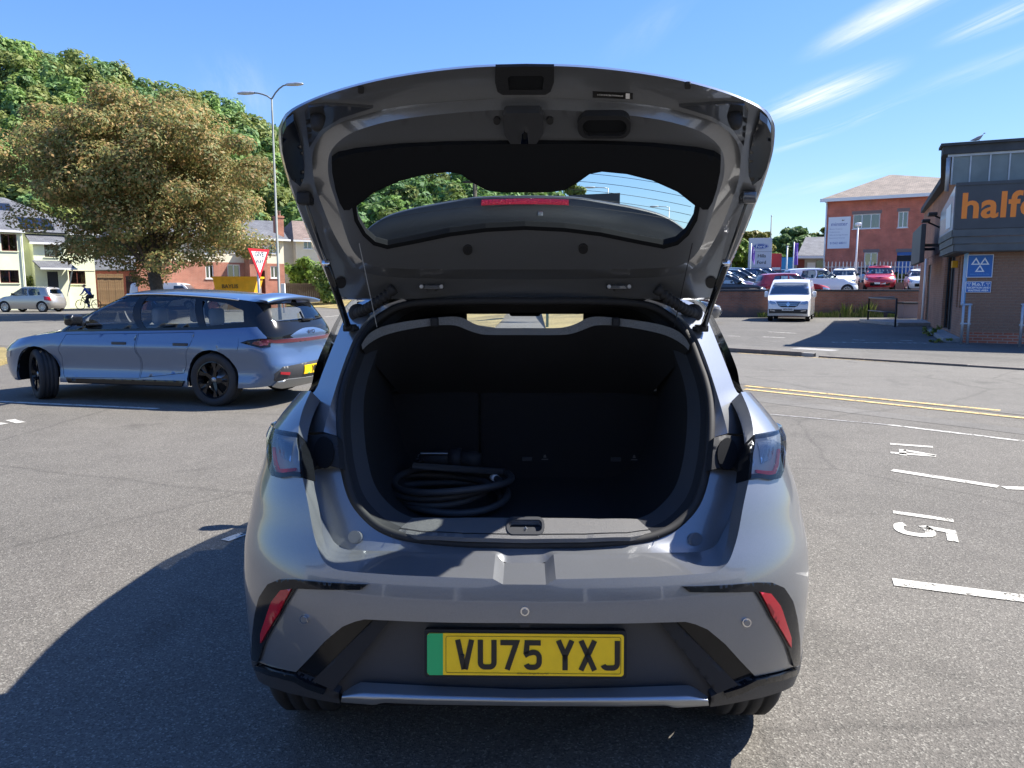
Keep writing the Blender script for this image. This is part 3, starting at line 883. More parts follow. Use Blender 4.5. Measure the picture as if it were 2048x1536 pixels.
# rear lamps
SHR = lambda off: (lambda m, z: lmap(m, z))
for s in (1, -1):
    lp = [(s * m, z) for m, z in low.hits(LIGHT)]
    hs_ = patch(lp, lmap, res=0.012, gres=0.014, off=-0.004, depth=0.05, toward=(0, -1, 0.9), eps=1e-3)
    hl = hs_.build('rear_lamp', 'gloss_black', car, True, CL)
    sc = [(449 + (u - 449) * 0.86 + 6, 909 + (v - 909) * 0.80 - 2) for u, v in LIGHT]
    cp = [(s * m, z) for m, z in low.hits(sc)]
    patch(cp, lmap, res=0.012, gres=0.012, off=-0.002, depth=0.01, toward=(0, -1, 0.9)).build('reflector', 'white_lens', hl, True)
    rd = [(460, 944), (459, 938), (480, 940), (493, 940), (498, 926), (502, 896), (506, 896), (503, 930), (497, 946), (486, 948)]
    rp = [(s * m, z) for m, z in low.hits(rd)]
    patch(rp, lmap, res=0.01, gres=0.01, off=0.003, depth=0.006, toward=(0, -1, 0.9)).build('red_light_bar', 'red_lens', hl, True)
    dk = [(462, 884), (496, 878), (490, 916), (470, 926)]
    dp = [(s * m, z) for m, z in low.hits(dk)]
    patch(dp, lmap, res=0.01, gres=0.01, off=0.001, depth=0.004, toward=(0, -1, 0.9)).build('inner_lens', 'chrome', hl, True)
    patch(lp, lmap, res=0.012, gres=0.014, off=0.009, depth=0.013, toward=(0, -1, 0.9)).build('lens_cover', 'clear_lens', hl, True)

# bumper trims and reflectors
HOOK = [(312, 1170), (459, 1161), (488, 1161), (512, 1171), (529, 1197), (538, 1233), (543, 1276), (544, 1322), (531, 1326), (520, 1290), (486, 1230), (457, 1179), (327, 1181)]
RED = [(463, 1179), (484, 1182), (502, 1205), (514, 1240), (523, 1268), (523, 1287), (518, 1278), (488, 1228)]
for s in (1, -1):
    hk = [(s * m, z) for m, z in low.hits(smooth_poly(HOOK, True, 1))]
    h = patch(hk, lmap, res=0.006, gres=0.008, off=0.008, depth=0.03, toward=(0, -1, 0.5)).build('bumper_hook_trim', 'gloss_black', car, True, CL)
    rp = [(s * m, z) for m, z in low.hits(RED)]
    patch(rp, lmap, res=0.012, gres=0.014, off=0.013, depth=0.02, toward=(0, -1, 0.5)).build('red_reflector', 'red_lens', h, True)
# dark lower trim with the silver skid lip
TRIM = [(372, 1388), (395, 1377), (430, 1366), (459, 1351), (488, 1345), (530, 1333), (543, 1328), (548, 1322)]
th = low.hits(TRIM) + sidep([(2.229, 0.322), (2.234, 0.27)]) + low.hits([(540, 1350), (533, 1366), (500, 1381), (440, 1396), (370, 1409)])
for s in (1, -1):
    patch([(s * m, z) for m, z in th], lmap, res=0.02, gres=0.025, off=0.002, depth=0.06, toward=(0, -1, 0.4)).build('lower_trim', 'dark_trim', car, True, CL)
GLB = [(395, 1377), (430, 1366), (459, 1351), (488, 1345), (520, 1336), (536, 1331), (537, 1341), (522, 1347), (488, 1356), (459, 1363), (432, 1377), (400, 1387)]
for s in (1, -1):
    patch([(s * m, z) for m, z in low.hits(GLB)], lmap, res=0.006, gres=0.008, off=0.010, depth=0.02, toward=(0, -1, 0.4)).build('gloss_trim_strip', 'gloss_black', car, True, CL)
LIP_T = [(0, 1379), (195, 1373), (327, 1367), (341, 1373), (365, 1389)]
LIP_M = [(0, 1401), (195, 1399), (310, 1397), (345, 1396), (366, 1397)]
LIP_B = [(0, 1412), (195, 1411), (283, 1408), (300, 1413), (368, 1408)]
def at_y(pts, f):
    return [U(u, v, f(u)) for u, v in pts]
yl = lambda u: 1.845 + 0.22 * (u / 1500 * 2) ** 2
lt = strip(at_y(LIP_T, lambda u: yl(u) + 0.045), at_y(LIP_M, lambda u: yl(u) - 0.012), 40, 3)
lt.f += []
lb = strip(at_y(LIP_M, lambda u: yl(u) - 0.012), at_y(LIP_B, lambda u: yl(u) + 0.004), 40, 3)
lu = strip(at_y(LIP_B, lambda u: yl(u) + 0.004), at_y([(u, v - 12) for u, v in LIP_B], lambda u: yl(u) + 0.2), 40, 2)
lt.add(lb.v, lb.f); lt.add(lu.v, lu.f)
lt.mirror().build('skid_lip', 'satin_silver', car, True, CL, merge=1e-6)

# recessed plate panel, corner pockets and slanted bars
def RP(dy):
    def f(u, v):
        y = 1.91 + dy
        for _ in range(8):
            x, _, z = U(u, v, y); y = 1.91 + dy + 0.20 * x * x
        return U(u, v, y)
    return f
patch(mir2([(0, 1236), (300, 1236), (430, 1385), (345, 1392), (0, 1392)]), RP(0.0), res=14, gres=16, eps=1, toward=EYE).build('plate_panel', 'dark_trim', car, True, CL)
for s in (1, -1):
    pk = [(270, 1236), (345, 1236), (372, 1252), (405, 1281), (434, 1313), (466, 1352), (470, 1360), (400, 1382)]
    b = patch([(s * u, v) for u, v in pk], RP(-0.002), res=8, gres=9, eps=1, toward=EYE, depth=0.01)
    bo = b.build('bumper_pocket', 'gloss_black', car, True, CL)
    bar = [(268, 1240), (300, 1240), (426, 1366), (384, 1384)]
    patch([(s * u, v) for u, v in bar], RP(-0.03), res=8, gres=9, eps=1, toward=EYE, depth=0.04).build('slanted_bar', 'black_plastic', bo, True)
# sensors, camera, stops
for (u, v) in ((1, 1222), (441, 1241), (-441, 1241)):
    def shit(uu, vv):
        a_, z_ = low.hit(abs(uu), vv); return (math.copysign(low.m(a_), uu), z_)
    c = [shit(*q) for q in circle2(u, v, 9, 16)]
    sn = patch(c, lmap, res=0.006, gres=0, off=0.004, depth=0.01, toward=(0, -1, 0.5)).build('parking_sensor', 'chrome', car, True, CL)
    c2 = [shit(*q) for q in circle2(u, v, 6, 16)]
    patch(c2, lmap, res=0.006, gres=0, off=0.006, depth=0.004, toward=(0, -1, 0.5)).build('sensor_face', 'grey_paint', sn, True)
cm = U(0, 1250, 1.86)
MB().box((cm[0] - 0.014, cm[1], cm[2] - 0.008), (cm[0] + 0.014, cm[1] + 0.05, cm[2] + 0.012), 0.003).build('reversing_camera', 'black_plastic', car, False, CL)
def FL(u, v):
    a = np.array(O(u, v, -0.02)); return tuple(a)
for s in (1, -1):
    fl = patch(circle2(s * 339, 1076, 13, 20), FL, res=5, gres=0, off=0.006, depth=0.012, eps=1, toward=EYE).build('bump_stop', 'grey_paint', car, False, CL)
    patch(circle2(s * 339, 1076, 11, 20), FL, res=5, gres=0, off=0.008, depth=0.004, eps=1, toward=EYE).build('stop_pad', 'grey_paint', fl, False)

# number plate
PLW, PLH = 0.52, 0.111
pc = U(2, 1308, 1.882)
def rrect(w, h, r, n=5, cx=0, cy=0):
    out = []
    for (sx, sy, a0) in ((1, 1, 0), (-1, 1, 90), (-1, -1, 180), (1, -1, 270)):
        for i in range(n + 1):
            a = math.radians(a0 + 90 * i / n); out.append((cx + sx * (w / 2 - r) + r * math.cos(a), cy + sy * (h / 2 - r) + r * math.sin(a)))
    return out
def plate_map(dy):
    return lambda x, z: (pc[0] + x, pc[1] + dy + 0.10 * z, pc[2] + z)
holder = patch(rrect(0.536, 0.127, 0.008), plate_map(0.0), res=0.05, gres=0, depth=0.02, toward=EYE).build('number_plate', 'black_plastic', car, False, CL)
patch(rrect(PLW, PLH, 0.008), plate_map(-0.004), res=0.05, gres=0, depth=0.003, toward=EYE).build('plate_face', 'plate_yellow', holder, False)
gw = 0.042
patch([(-PLW / 2 + 0.006, -PLH / 2), (-PLW / 2 + gw, -PLH / 2), (-PLW / 2 + gw, PLH / 2), (-PLW / 2 + 0.006, PLH / 2), (-PLW / 2, PLH / 2 - 0.006), (-PLW / 2, -PLH / 2 + 0.006)], plate_map(-0.0052), res=0.05, gres=0, depth=0.001, toward=EYE).build('green_band', 'plate_green', holder, False)
def ribbon(pts, w, fm, mb, closed=False):
    """flat stroke of width w along a 2D polyline with mitred joints"""
    P = [np.array(p, float) for p in pts]; n = len(P); A = []; B = []
    for i in range(n):
        e1 = P[i] - P[i - 1] if (i > 0 or closed) else P[1] - P[0]
        e2 = P[(i + 1) % n] - P[i] if (i < n - 1 or closed) else P[-1] - P[-2]
        n1 = np.array([-e1[1], e1[0]]) / np.linalg.norm(e1); n2 = np.array([-e2[1], e2[0]]) / np.linalg.norm(e2)
        b = n1 + n2; b /= np.linalg.norm(b); k = w / 2 / max(0.25, float(np.dot(b, n1)))
        A.append(P[i] + b * k); B.append(P[i] - b * k)
    v = [fm(*p) for p in A] + [fm(*p) for p in B]
    f = [(i, (i + 1) % n, (i + 1) % n + n, i + n) for i in range(n if closed else n - 1)]
    mb.add(v, f)
def arcp(cx, cy, r, a0, a1, n=6):
    return [(cx + r * math.cos(math.radians(a0 + (a1 - a0) * i / n)), cy + r * math.sin(math.radians(a0 + (a1 - a0) * i / n))) for i in range(n + 1)]
GLY = {   # 50 x 79 mm characters, 14 mm strokes (centre lines)
    'V': [[(6.5, 79), (23.5, 0)], [(43.5, 79), (26.5, 0)]],
    'U': [[(7, 79)] + arcp(19, 19, 12, 180, 270) + arcp(31, 19, 12, 270, 360) + [(43, 79)]],
    '7': [[(0, 72), (42.5, 72), (18, 0)]],
    '5': [[(47, 72), (11, 72), (8, 42)] , [(4, 38), (14, 44)] + arcp(28, 32, 15, 95, 0) + arcp(28, 22, 15, 0, -90) + arcp(20, 19, 12, 270, 200)],
    'Y': [[(7, 79), (25, 38), (43, 79)], [(25, 42), (25, 0)]],
    'X': [[(7, 79), (43, 0)], [(43, 79), (7, 0)]],
    'J': [[(43, 79)] + arcp(31, 19, 12, 0, -90) + arcp(17, 19, 12, 270, 200)],
    '2': [arcp(25, 54, 18, 160, -30) + [(8, 7), (48, 7)]], '4': [[(36, 0), (36, 79)], [(33, 79), (7, 24)], [(2, 22), (50, 22)]], '1': [[(25, 0), (25, 79)]],
}
def plate_text(txt, x0, pitch, gap, fm, mb, sc=0.001, zb=-0.0395):
    x = x0
    for ch in txt:
        if ch == ' ': x += gap; continue
        mb = MB()
        for st in GLY[ch]:
            ribbon([(x + p[0] * sc, zb + p[1] * sc) for p in st], 14 * sc, fm, mb)
        mb.build('plate_character', 'black_print', holder, False)
        x += pitch
tm = MB()
plate_text('VU75 YXJ', -PLW / 2 + 0.0745, 0.0598, 0.0265, plate_map(-0.0058), tm)
bm_ = MB()
ribbon(rrect(PLW - gw - 0.016, PLH - 0.014, 0.005, 3, cx=gw / 2), 0.0011, plate_map(-0.0056), bm_, True)
bm_.build('plate_border', 'black_print', holder, False)
place_text('All Electric Garages Group PLC', 0.0065, (pc[0] + 0.02, pc[1] - 0.0115, pc[2] - 0.0485), (1, 0, 0), (0, 0.1, 1), 'black_print', holder, 'supplier_print')
for (dx, dz) in ((-0.166, -0.003), (0.166, -0.003)):
    MB().lathe([(0, -0.010), (0.004, -0.010), (0.0055, -0.006), (0.0055, 0.0)], 'Y', (pc[0] + dx, pc[1], pc[2] + dz), 12).build('plate_screw', 'black_plastic', holder, True)

# wheels
for y, z in ((2.48, RW), (AX_F, RW)):
    for s in (1, -1):
        add_wheel(car, (s * 0.705, y - 4.0, RW), RW, 0.205, 0.225, 'five', 'dark_grey_paint', 0.0, s)
for y in (AX_R, AX_F):
    for s in (1, -1):
        wa = MB(); A = arch(y, 0.375, -0.1, math.pi + 0.1, 12)
        wa.loft([[(s * 0.79, p[0], p[1]) for p in A], [(s * 0.56, p[0], p[1]) for p in A]])
        wa.add([(s * 0.56, p[0], p[1]) for p in A], [tuple(range(len(A)))])
        wa.build('wheel_arch_liner', 'matt_black', car, False, CL)
MB().box((-0.55, 2.02, 0.24), (0.55, 5.85, 0.30)).box((-0.8, 2.95, 0.21), (0.8, 4.75, 0.30)).build('underbody', 'matt_black', car, False, CL)
for s in (1, -1):   # door mirrors
    mm_ = MB().box((s * 0.90 if s > 0 else -1.02, 4.62, 1.0), (1.02 if s > 0 else -0.90, 4.72, 1.12), 0.03)
    mm_.box((min(s * 0.78, s * 0.92), 4.65, 1.0), (max(s * 0.78, s * 0.92), 4.70, 1.03), 0.01)
    mm_.build('door_mirror', 'gloss_black', car, True, CL)

# ---- boot interior
ring0 = [O(u, v) for u, v in mir2(S3(L0))]
seal = MB(); R0 = [Vector(p) for p in ring0]
cen = sum(R0, Vector()) / len(R0)
loop = R0 + [R0[0]]
seal.tube([p + (cen - p).normalized() * 0.012 for p in loop], 0.013, 8, False)
seal.build('boot_seal', 'rubber', car, True, CL)
def ring(sc, dy, zmin=None, xs=None):
    out = []
    for p in R0:
        q = Vector((cen.x + (p.x - cen.x) * (xs or sc), p.y + dy, cen.z + (p.z - cen.z) * sc))
        out.append(q)
    return out
i0 = [p + (cen - p).normalized() * 0.02 for p in R0]
i1 = [Vector((p.x * 0.945, p.y + 0.05, cen.z + (p.z - cen.z) * 0.955)) for p in R0]
i2 = [Vector((p.x * 0.90, p.y + 0.12, cen.z + (p.z - cen.z) * 0.93)) for p in R0]
MB().loft([i0, i1], True).build('opening_trim', 'black_plastic', car, True, CL)
MB().loft([i1, i2], True).build('opening_liner', 'dark_trim', car, True, CL)
zlo = min(p.z for p in i2); zhi = max(p.z for p in i2)
zre = lambda z: 0.595 + (z - zlo) / (zhi - zlo) * (min(zhi, 1.34) - 0.595)
i2b = [Vector((p.x * 1.04, p.y + 0.05, zre(p.z))) for p in i2]
i3 = [Vector((max(-0.58, min(0.58, p.x * 1.08)), max(p.y, 3.28), zre(p.z))) for p in i2]
MB().loft([i2, i2b, i3], True).build('boot_lining', 'carpet', car, True, CL)
fl = MB().box((-0.62, 2.12, 0.565), (0.62, 3.30, 0.60)); fl.build('boot_floor', 'carpet', car, False, CL)
# sill
def SILL(u, v):
    d = cray(u, v); t = (0.738 - HCAM) / d[2]
    return (d[0] * t, d[1] * t, 0.738 + 0.06 * (d[1] * t - 2.05) - 0.02 * (d[0] * t / 0.4) ** 4)
striker = rrect(66, 20, 8, 4, 2, 1056)
sill_poly = mir2([(0, 1041), (150, 1041), (230, 1036), (282, 1015), (305, 995), (322, 1000), (314, 1020), (292, 1041), (258, 1058), (212, 1069), (120, 1075), (0, 1077)])
so_ = patch(sill_poly, SILL, [striker], res=8, gres=12, eps=1, toward=(0, 2.2, 3), depth=0.012).build('boot_sill', 'sill_plastic', car, True, CL)
patch(mir2([(0, 1069), (120, 1067.5), (205, 1062), (250, 1052), (250, 1053), (205, 1063), (120, 1068.7), (0, 1070.2)]), SILL, res=8, gres=0, off=0.0015, eps=1, toward=(0, 2.2, 3)).build('sill_groove', 'matt_black', so_, False)
for s in (1, -1):
    patch([(s * 258, 1026), (s * 260, 1026), (s * 268, 1064), (s * 266, 1064)], SILL, res=8, gres=0, off=0.002, eps=1, toward=(0, 2.2, 3)).build('sill_joint', 'matt_black', so_, False)
patch(offset_poly(striker, 5), SILL, [striker], res=6, gres=0, off=0.004, eps=1, toward=(0, 2.2, 3), depth=0.01).build('striker_frame', 'dark_trim', so_, False)
sp0 = SILL(2, 1056)
st = MB().box((sp0[0] - 0.05, sp0[1] - 0.04, 0.68), (sp0[0] + 0.05, sp0[1] + 0.04, 0.70))
st.tube([(sp0[0] + dx, sp0[1], zz) for dx, zz in ((-0.002, 0.70), (-0.002, 0.735), (0.0, 0.74), (0.002, 0.735))], 0.004, 8)
st.build('striker', 'steel', so_, False)
# seat back with isofix marks, parcel shelf, front seats, headliner
sb = MB()
for (x0, x1) in ((-0.60, -0.203), (-0.197, 0.60)):
    sb.box((x0, 3.24, 0.58), (x1, 3.36, 0.985), 0.02)
seat = sb.build('rear_seat_back', 'carpet', car, False, CL)
for px in (838, 1090, 1268):
    p = U(px - 1050, 916, 3.238)
    im = MB()
    im.add([(p[0] - 0.006, 3.238, p[2] + 0.002), (p[0] + 0.008, 3.238, p[2] + 0.002), (p[0] + 0.004, 3.238, p[2] + 0.016), (p[0] - 0.004, 3.238, p[2] + 0.014)], [(0, 1, 2, 3)])
    im.add([(p[0] - 0.016, 3.238, p[2] - 0.008), (p[0] + 0.016, 3.238, p[2] - 0.008), (p[0] + 0.014, 3.238, p[2] - 0.003), (p[0] - 0.010, 3.238, p[2] - 0.003)], [(0, 1, 2, 3)])
    im.build('anchor_mark', 'sill_plastic', seat, False)
for px in (875, 1055, 1232):
    p = U(px - 1050, 918, 3.237)
    MB().box((p[0] - 0.022, 3.234, p[2] - 0.009), (p[0] + 0.022, 3.241, p[2] + 0.009), 0.002).build('anchor_flap', 'dark_trim', seat, False)
ST = [(0, 656), (60, 656), (85, 653), (105, 646), (122, 637), (145, 633), (190, 637), (245, 644), (290, 655), (315, 670), (328, 690)]
SBm = [(0, 670), (60, 670), (90, 668), (115, 660), (135, 652), (155, 650), (190, 652), (245, 661), (285, 672), (312, 687), (326, 700)]
def ysh(u): return 2.80 - 0.25 * (u / 330.0) ** 4
t3 = at_y(S3(ST), ysh); b3 = at_y(S3(SBm), ysh)
sh = strip(t3, b3, 50, 2)
se = [(x * 0.98, 3.30, 0.99) for x, y, z in even(t3, 50)]
shelf = sh.mirror().build('parcel_shelf', 'felt', car, True, CL)
su = MB().loft([even(b3, 50), [(x * 0.98, 3.27, 0.965) for x, y, z in even(b3, 50)]])
su.loft([even(t3, 50), se]); su.mirror().build('shelf_board', 'carpet', shelf, True)
for s in (1, -1):
    p = U(s * 180, 642, 2.79); MB().box((p[0] - 0.014, 2.755, p[2] - 0.02), (p[0] + 0.014, 2.80, p[2] + 0.014), 0.006).build('cord_clip', 'black_plastic', shelf, False)
for s in (1, -1):
    fs = MB().box((min(s * 0.33, s * 0.72), 3.95, 0.45), (max(s * 0.33, s * 0.72), 4.10, 1.12), 0.05)
    fs.box((min(s * 0.31, s * 0.62), 3.97, 1.13), (max(s * 0.31, s * 0.62), 4.06, 1.40), 0.04)
    fs.build('front_seat', 'carpet', car, True, CL)
MB().box((-0.66, 2.95, 1.345), (0.66, 4.25, 1.38)).build('headliner', 'matt_black', car, False, CL)
MB().box((-0.62, 4.25, 1.29), (0.62, 4.36, 1.40)).box((-0.09, 4.3, 1.275), (0.09, 4.36, 1.34), 0.015).build('overhead_console', 'matt_black', car, False, CL)
MB().box((-0.78, 4.75, 0.62), (0.78, 5.1, 0.99), 0.04).build('dashboard', 'matt_black', car, True, CL)
MB().box((-0.80, 3.3, 0.3), (0.80, 4.9, 0.34)).build('cabin_floor', 'matt_black', car, False, CL)

# ---- the raised tailgate
HP = smooth_interp([(1.2, 1.97), (1.6, 1.962), (1.86, 1.945), (1.96, 1.925), (2.10, 1.865), (2.27, 1.755), (2.5, 1.595), (2.74, 1.42), (3.0, 1.22), (3.4, 0.9)])
def T(off=0.0):
    def f(u, v):
        d = cray(u, v)
        def g(t):
            x, y, z = d[0] * t, d[1] * t, HCAM + d[2] * t
            return z - (HP(y) - 0.10 * x * x - off)
        a, b = 1.2, 3.6
        for _ in range(24):
            c = (a + b) / 2
            if g(c) > 0: b = c
            else: a = c
        return (d[0] * b, d[1] * b, HCAM + d[2] * b)
    return f
O0 = [(0, 127), (100, 130), (200, 140), (300, 157), (390, 181), (450, 205), (479, 223), (492, 243), (496, 262), (493, 300), (483, 340), (468, 385), (450, 430), (430, 480), (410, 525), (398, 552), (388, 575), (372, 592), (340, 599), (0, 600)]
O0f = mir2(smooth_poly(O0, False, 3))
O1 = [(0, 194), (127, 201), (254, 212), (318, 227), (366, 242), (401, 262), (419, 283), (427, 305), (428, 330), (423, 367), (410, 405), (390, 455), (370, 492), (352, 518), (330, 540), (290, 552), (200, 557), (0, 559)]
O2 = [(0, 218), (127, 224), (254, 238), (330, 257), (366, 275), (389, 298), (396, 320), (396, 345), (392, 367), (381, 400), (368, 443), (354, 485), (340, 509), (320, 526), (285, 535), (200, 538), (0, 539)]
GLS = [(0, 382), (48, 382), (76, 378), (102, 364), (127, 346), (153, 341), (203, 346), (254, 359), (305, 382), (343, 412), (338, 440), (322, 468), (302, 486), (276, 493), (224, 483), (151, 468), (79, 459), (0, 455)]
def rs(pts, n):
    P = np.array(smooth_poly(pts, False, 4)); d = np.r_[0, np.cumsum(np.linalg.norm(np.diff(P, axis=0), axis=1))]
    t = np.linspace(0, d[-1], n); return [(float(np.interp(q, d, P[:, 0])), float(np.interp(q, d, P[:, 1]))) for q in t]
tg = MB()
n = 90
# outer flange, channel step, inner panel
a0, a1, a2 = rs(O0, n), rs(O1, n), rs(O2, n)
a0b = [(u + (p - u) * 0.06, v + (q - v) * 0.06) for (u, v), (p, q) in zip(a0, a1)]
a0, a1, a2, a0b = mir2(a0), mir2(a1), mir2(a2), mir2(a0b)
fl3 = [[T(0.0)(*p) for p in a0], [T(0.012)(*p) for p in a0b]]
tg.loft(fl3, True)
mids = [a0b] + [[(u + (p - u) * k, v + (q - v) * k) for (u, v), (p, q) in zip(a0b, a1)] for k in (0.33, 0.66, 1.0)]
tg.loft([[T(0.012)(*p) for p in r] for r in mids], True)
tg.loft([[T(0.012)(*p) for p in a1], [T(0.045)(*p) for p in a2]], True)
pnl = patch(a2, T(0.045), [mir2(GLS)], res=60, gres=14, eps=1, toward=EYE, depth=0.0)
tg.add(pnl.v, pnl.f)
tailgate = tg.build('tailgate', 'grey_paint', car, True, CL)
# outer skin seen edge-on and from above
sk = patch(offset_poly(O0f, 1), T(-0.045), [offset_poly(mir2(GLS), 10)], res=12, gres=24, eps=1, toward=EYE, depth=-0.0)
edge = [T(0.0)(*p) for p in O0f]; edge2 = [T(-0.045)(*p) for p in offset_poly(O0f, 1)]
k_ = min(len(edge), len(edge2)); sk.loft([edge[:k_], edge2[:k_]], True)
sk.build('outer_skin', 'grey_paint', tailgate, True)
patch(offset_poly(mir2(GLS), 8), T(0.026), res=14, gres=20, eps=1, toward=EYE).build('rear_window', 'tailgate_glass', tailgate, True)
patch(offset_poly(mir2(GLS), 5), T(0.049), [offset_poly(mir2(GLS), -3)], res=8, gres=0, eps=1, toward=EYE, depth=0.022).build('window_seal', 'matt_black', tailgate, False)
hl_ = MB()
for k in range(5):                     # heater wires
    pts = [T(0.027)(u, 352 + 17 * k + 0.00035 * (u) ** 2 - 10) for u in np.linspace(-330, 330, 40)]
    hl_.tube(pts, 0.0007, 4, False)
hl_.build('heater_wires', 'black_plastic', tailgate, False)
LIN = [(0, 288), (150, 289), (254, 294), (340, 305), (376, 314), (389, 324), (388, 345), (381, 380), (373, 405), (364, 420), (353, 420), (343, 410), (305, 381), (254, 358), (203, 345), (153, 340), (127, 345), (102, 363), (76, 378), (48, 382), (0, 382)]
def LT_(u, v):
    return T(0.060 + 0.012 * math.sin(max(0, min(1, (v - 288) / 100)) * math.pi))(u, v)
patch(mir2(LIN), LT_, res=8, gres=12, eps=1, toward=EYE, depth=0.035).build('tailgate_lining', 'matt_black', tailgate, True)
# handle pocket at the rim, latch, pull cup, label, plugs
hp = [(-60, 134), (0, 133), (57, 134), (57, 165), (50, 184), (40, 190), (-46, 190), (-56, 184), (-61, 165)]
slot = [(-36, 156), (-30, 152), (32, 152), (37, 156), (34, 180), (-33, 180)]
hk = patch(hp, T(0.018), [slot], res=6, gres=10, eps=1, toward=EYE, depth=0.006).build('handle_bezel', 'black_plastic', tailgate, False)
patch(slot, T(0.0145), res=8, gres=0, eps=1, toward=EYE).build('handle_pocket', 'matt_black', hk, False)
lt_ = [(-45, 232), (-38, 226), (28, 226), (36, 232), (36, 268), (22, 288), (-30, 288), (-42, 270)]
la = patch(lt_, T(0.060), res=6, gres=10, eps=1, toward=EYE, depth=0.02).build('latch', 'dark_trim', tailgate, False)
patch([(-7, 268), (-2, 262), (4, 268), (6, 288), (-9, 288)], T(0.066), res=6, gres=0, eps=1, toward=EYE, depth=0.01).build('latch_hook', 'chrome', la, False)
patch([(-6, 268), (-1, 265), (3, 268), (2, 279), (-5, 279)], T(0.068), res=6, gres=0, eps=1, toward=EYE, depth=0.004).build('latch_slot', 'matt_black', la, False)
for u in (-57, 49):
    patch(circle2(u, 243, 7, 14), T(0.052), res=4, gres=0, eps=1, toward=EYE, depth=0.006).build('rubber_plug', 'rubber', tailgate, False)
for (u, v) in ((-115, 501), (116, 499)):
    g_ = patch(circle2(u, v, 9.5, 18), T(0.053), res=4, gres=0, eps=1, toward=EYE, depth=0.008).build('grommet', 'rubber', tailgate, False)
    patch(circle2(u, v, 5, 12), T(0.0545), res=4, gres=0, eps=1, toward=EYE, depth=0.002).build('grommet_centre', 'black_plastic', g_, False)
cup = rrect(106, 46, 21, 6, 157, 255); cupi = rrect(88, 32, 15, 6, 158, 257)
cu_ = patch(cup, T(0.060), [cupi], res=6, gres=0, eps=1, toward=EYE, depth=0.016).build('pull_cup_rim', 'black_plastic', tailgate, False)
patch(cupi, T(0.0475), res=6, gres=0, eps=1, toward=EYE).build('pull_cup', 'matt_black', cu_, False)
lab = [(134, 184), (214, 188), (214, 200), (134, 196)]
lo_ = patch(lab, T(0.0135), res=8, gres=0, eps=1, toward=EYE, depth=0.001).build('data_label', 'black_print', tailgate, False)
pa, pb = Vector(T(0.016)(138, 190)), Vector(T(0.016)(200, 193.5)); pu = Vector(T(0.016)(138, 185)) - pa
place_text('LC0CE4CB6T0000068', 0.0088, (pa + pb) / 2, pb - pa, pu, 'white_print', lo_, 'label_print', off=0.0, sx=0.78)
patch([(200, 187.5), (208, 188), (208, 199), (200, 198.5)], T(0.0155), res=8, gres=0, eps=1, toward=EYE).build('label_blank', 'white_print', lo_, False)
for (u, v) in ((-330, 180), (323, 174)):
    patch(rrect(12, 12, 3, 3, u, v), T(0.017), res=4, gres=0, eps=1, toward=EYE, depth=0.004).build('square_plug', 'rubber', tailgate, False)
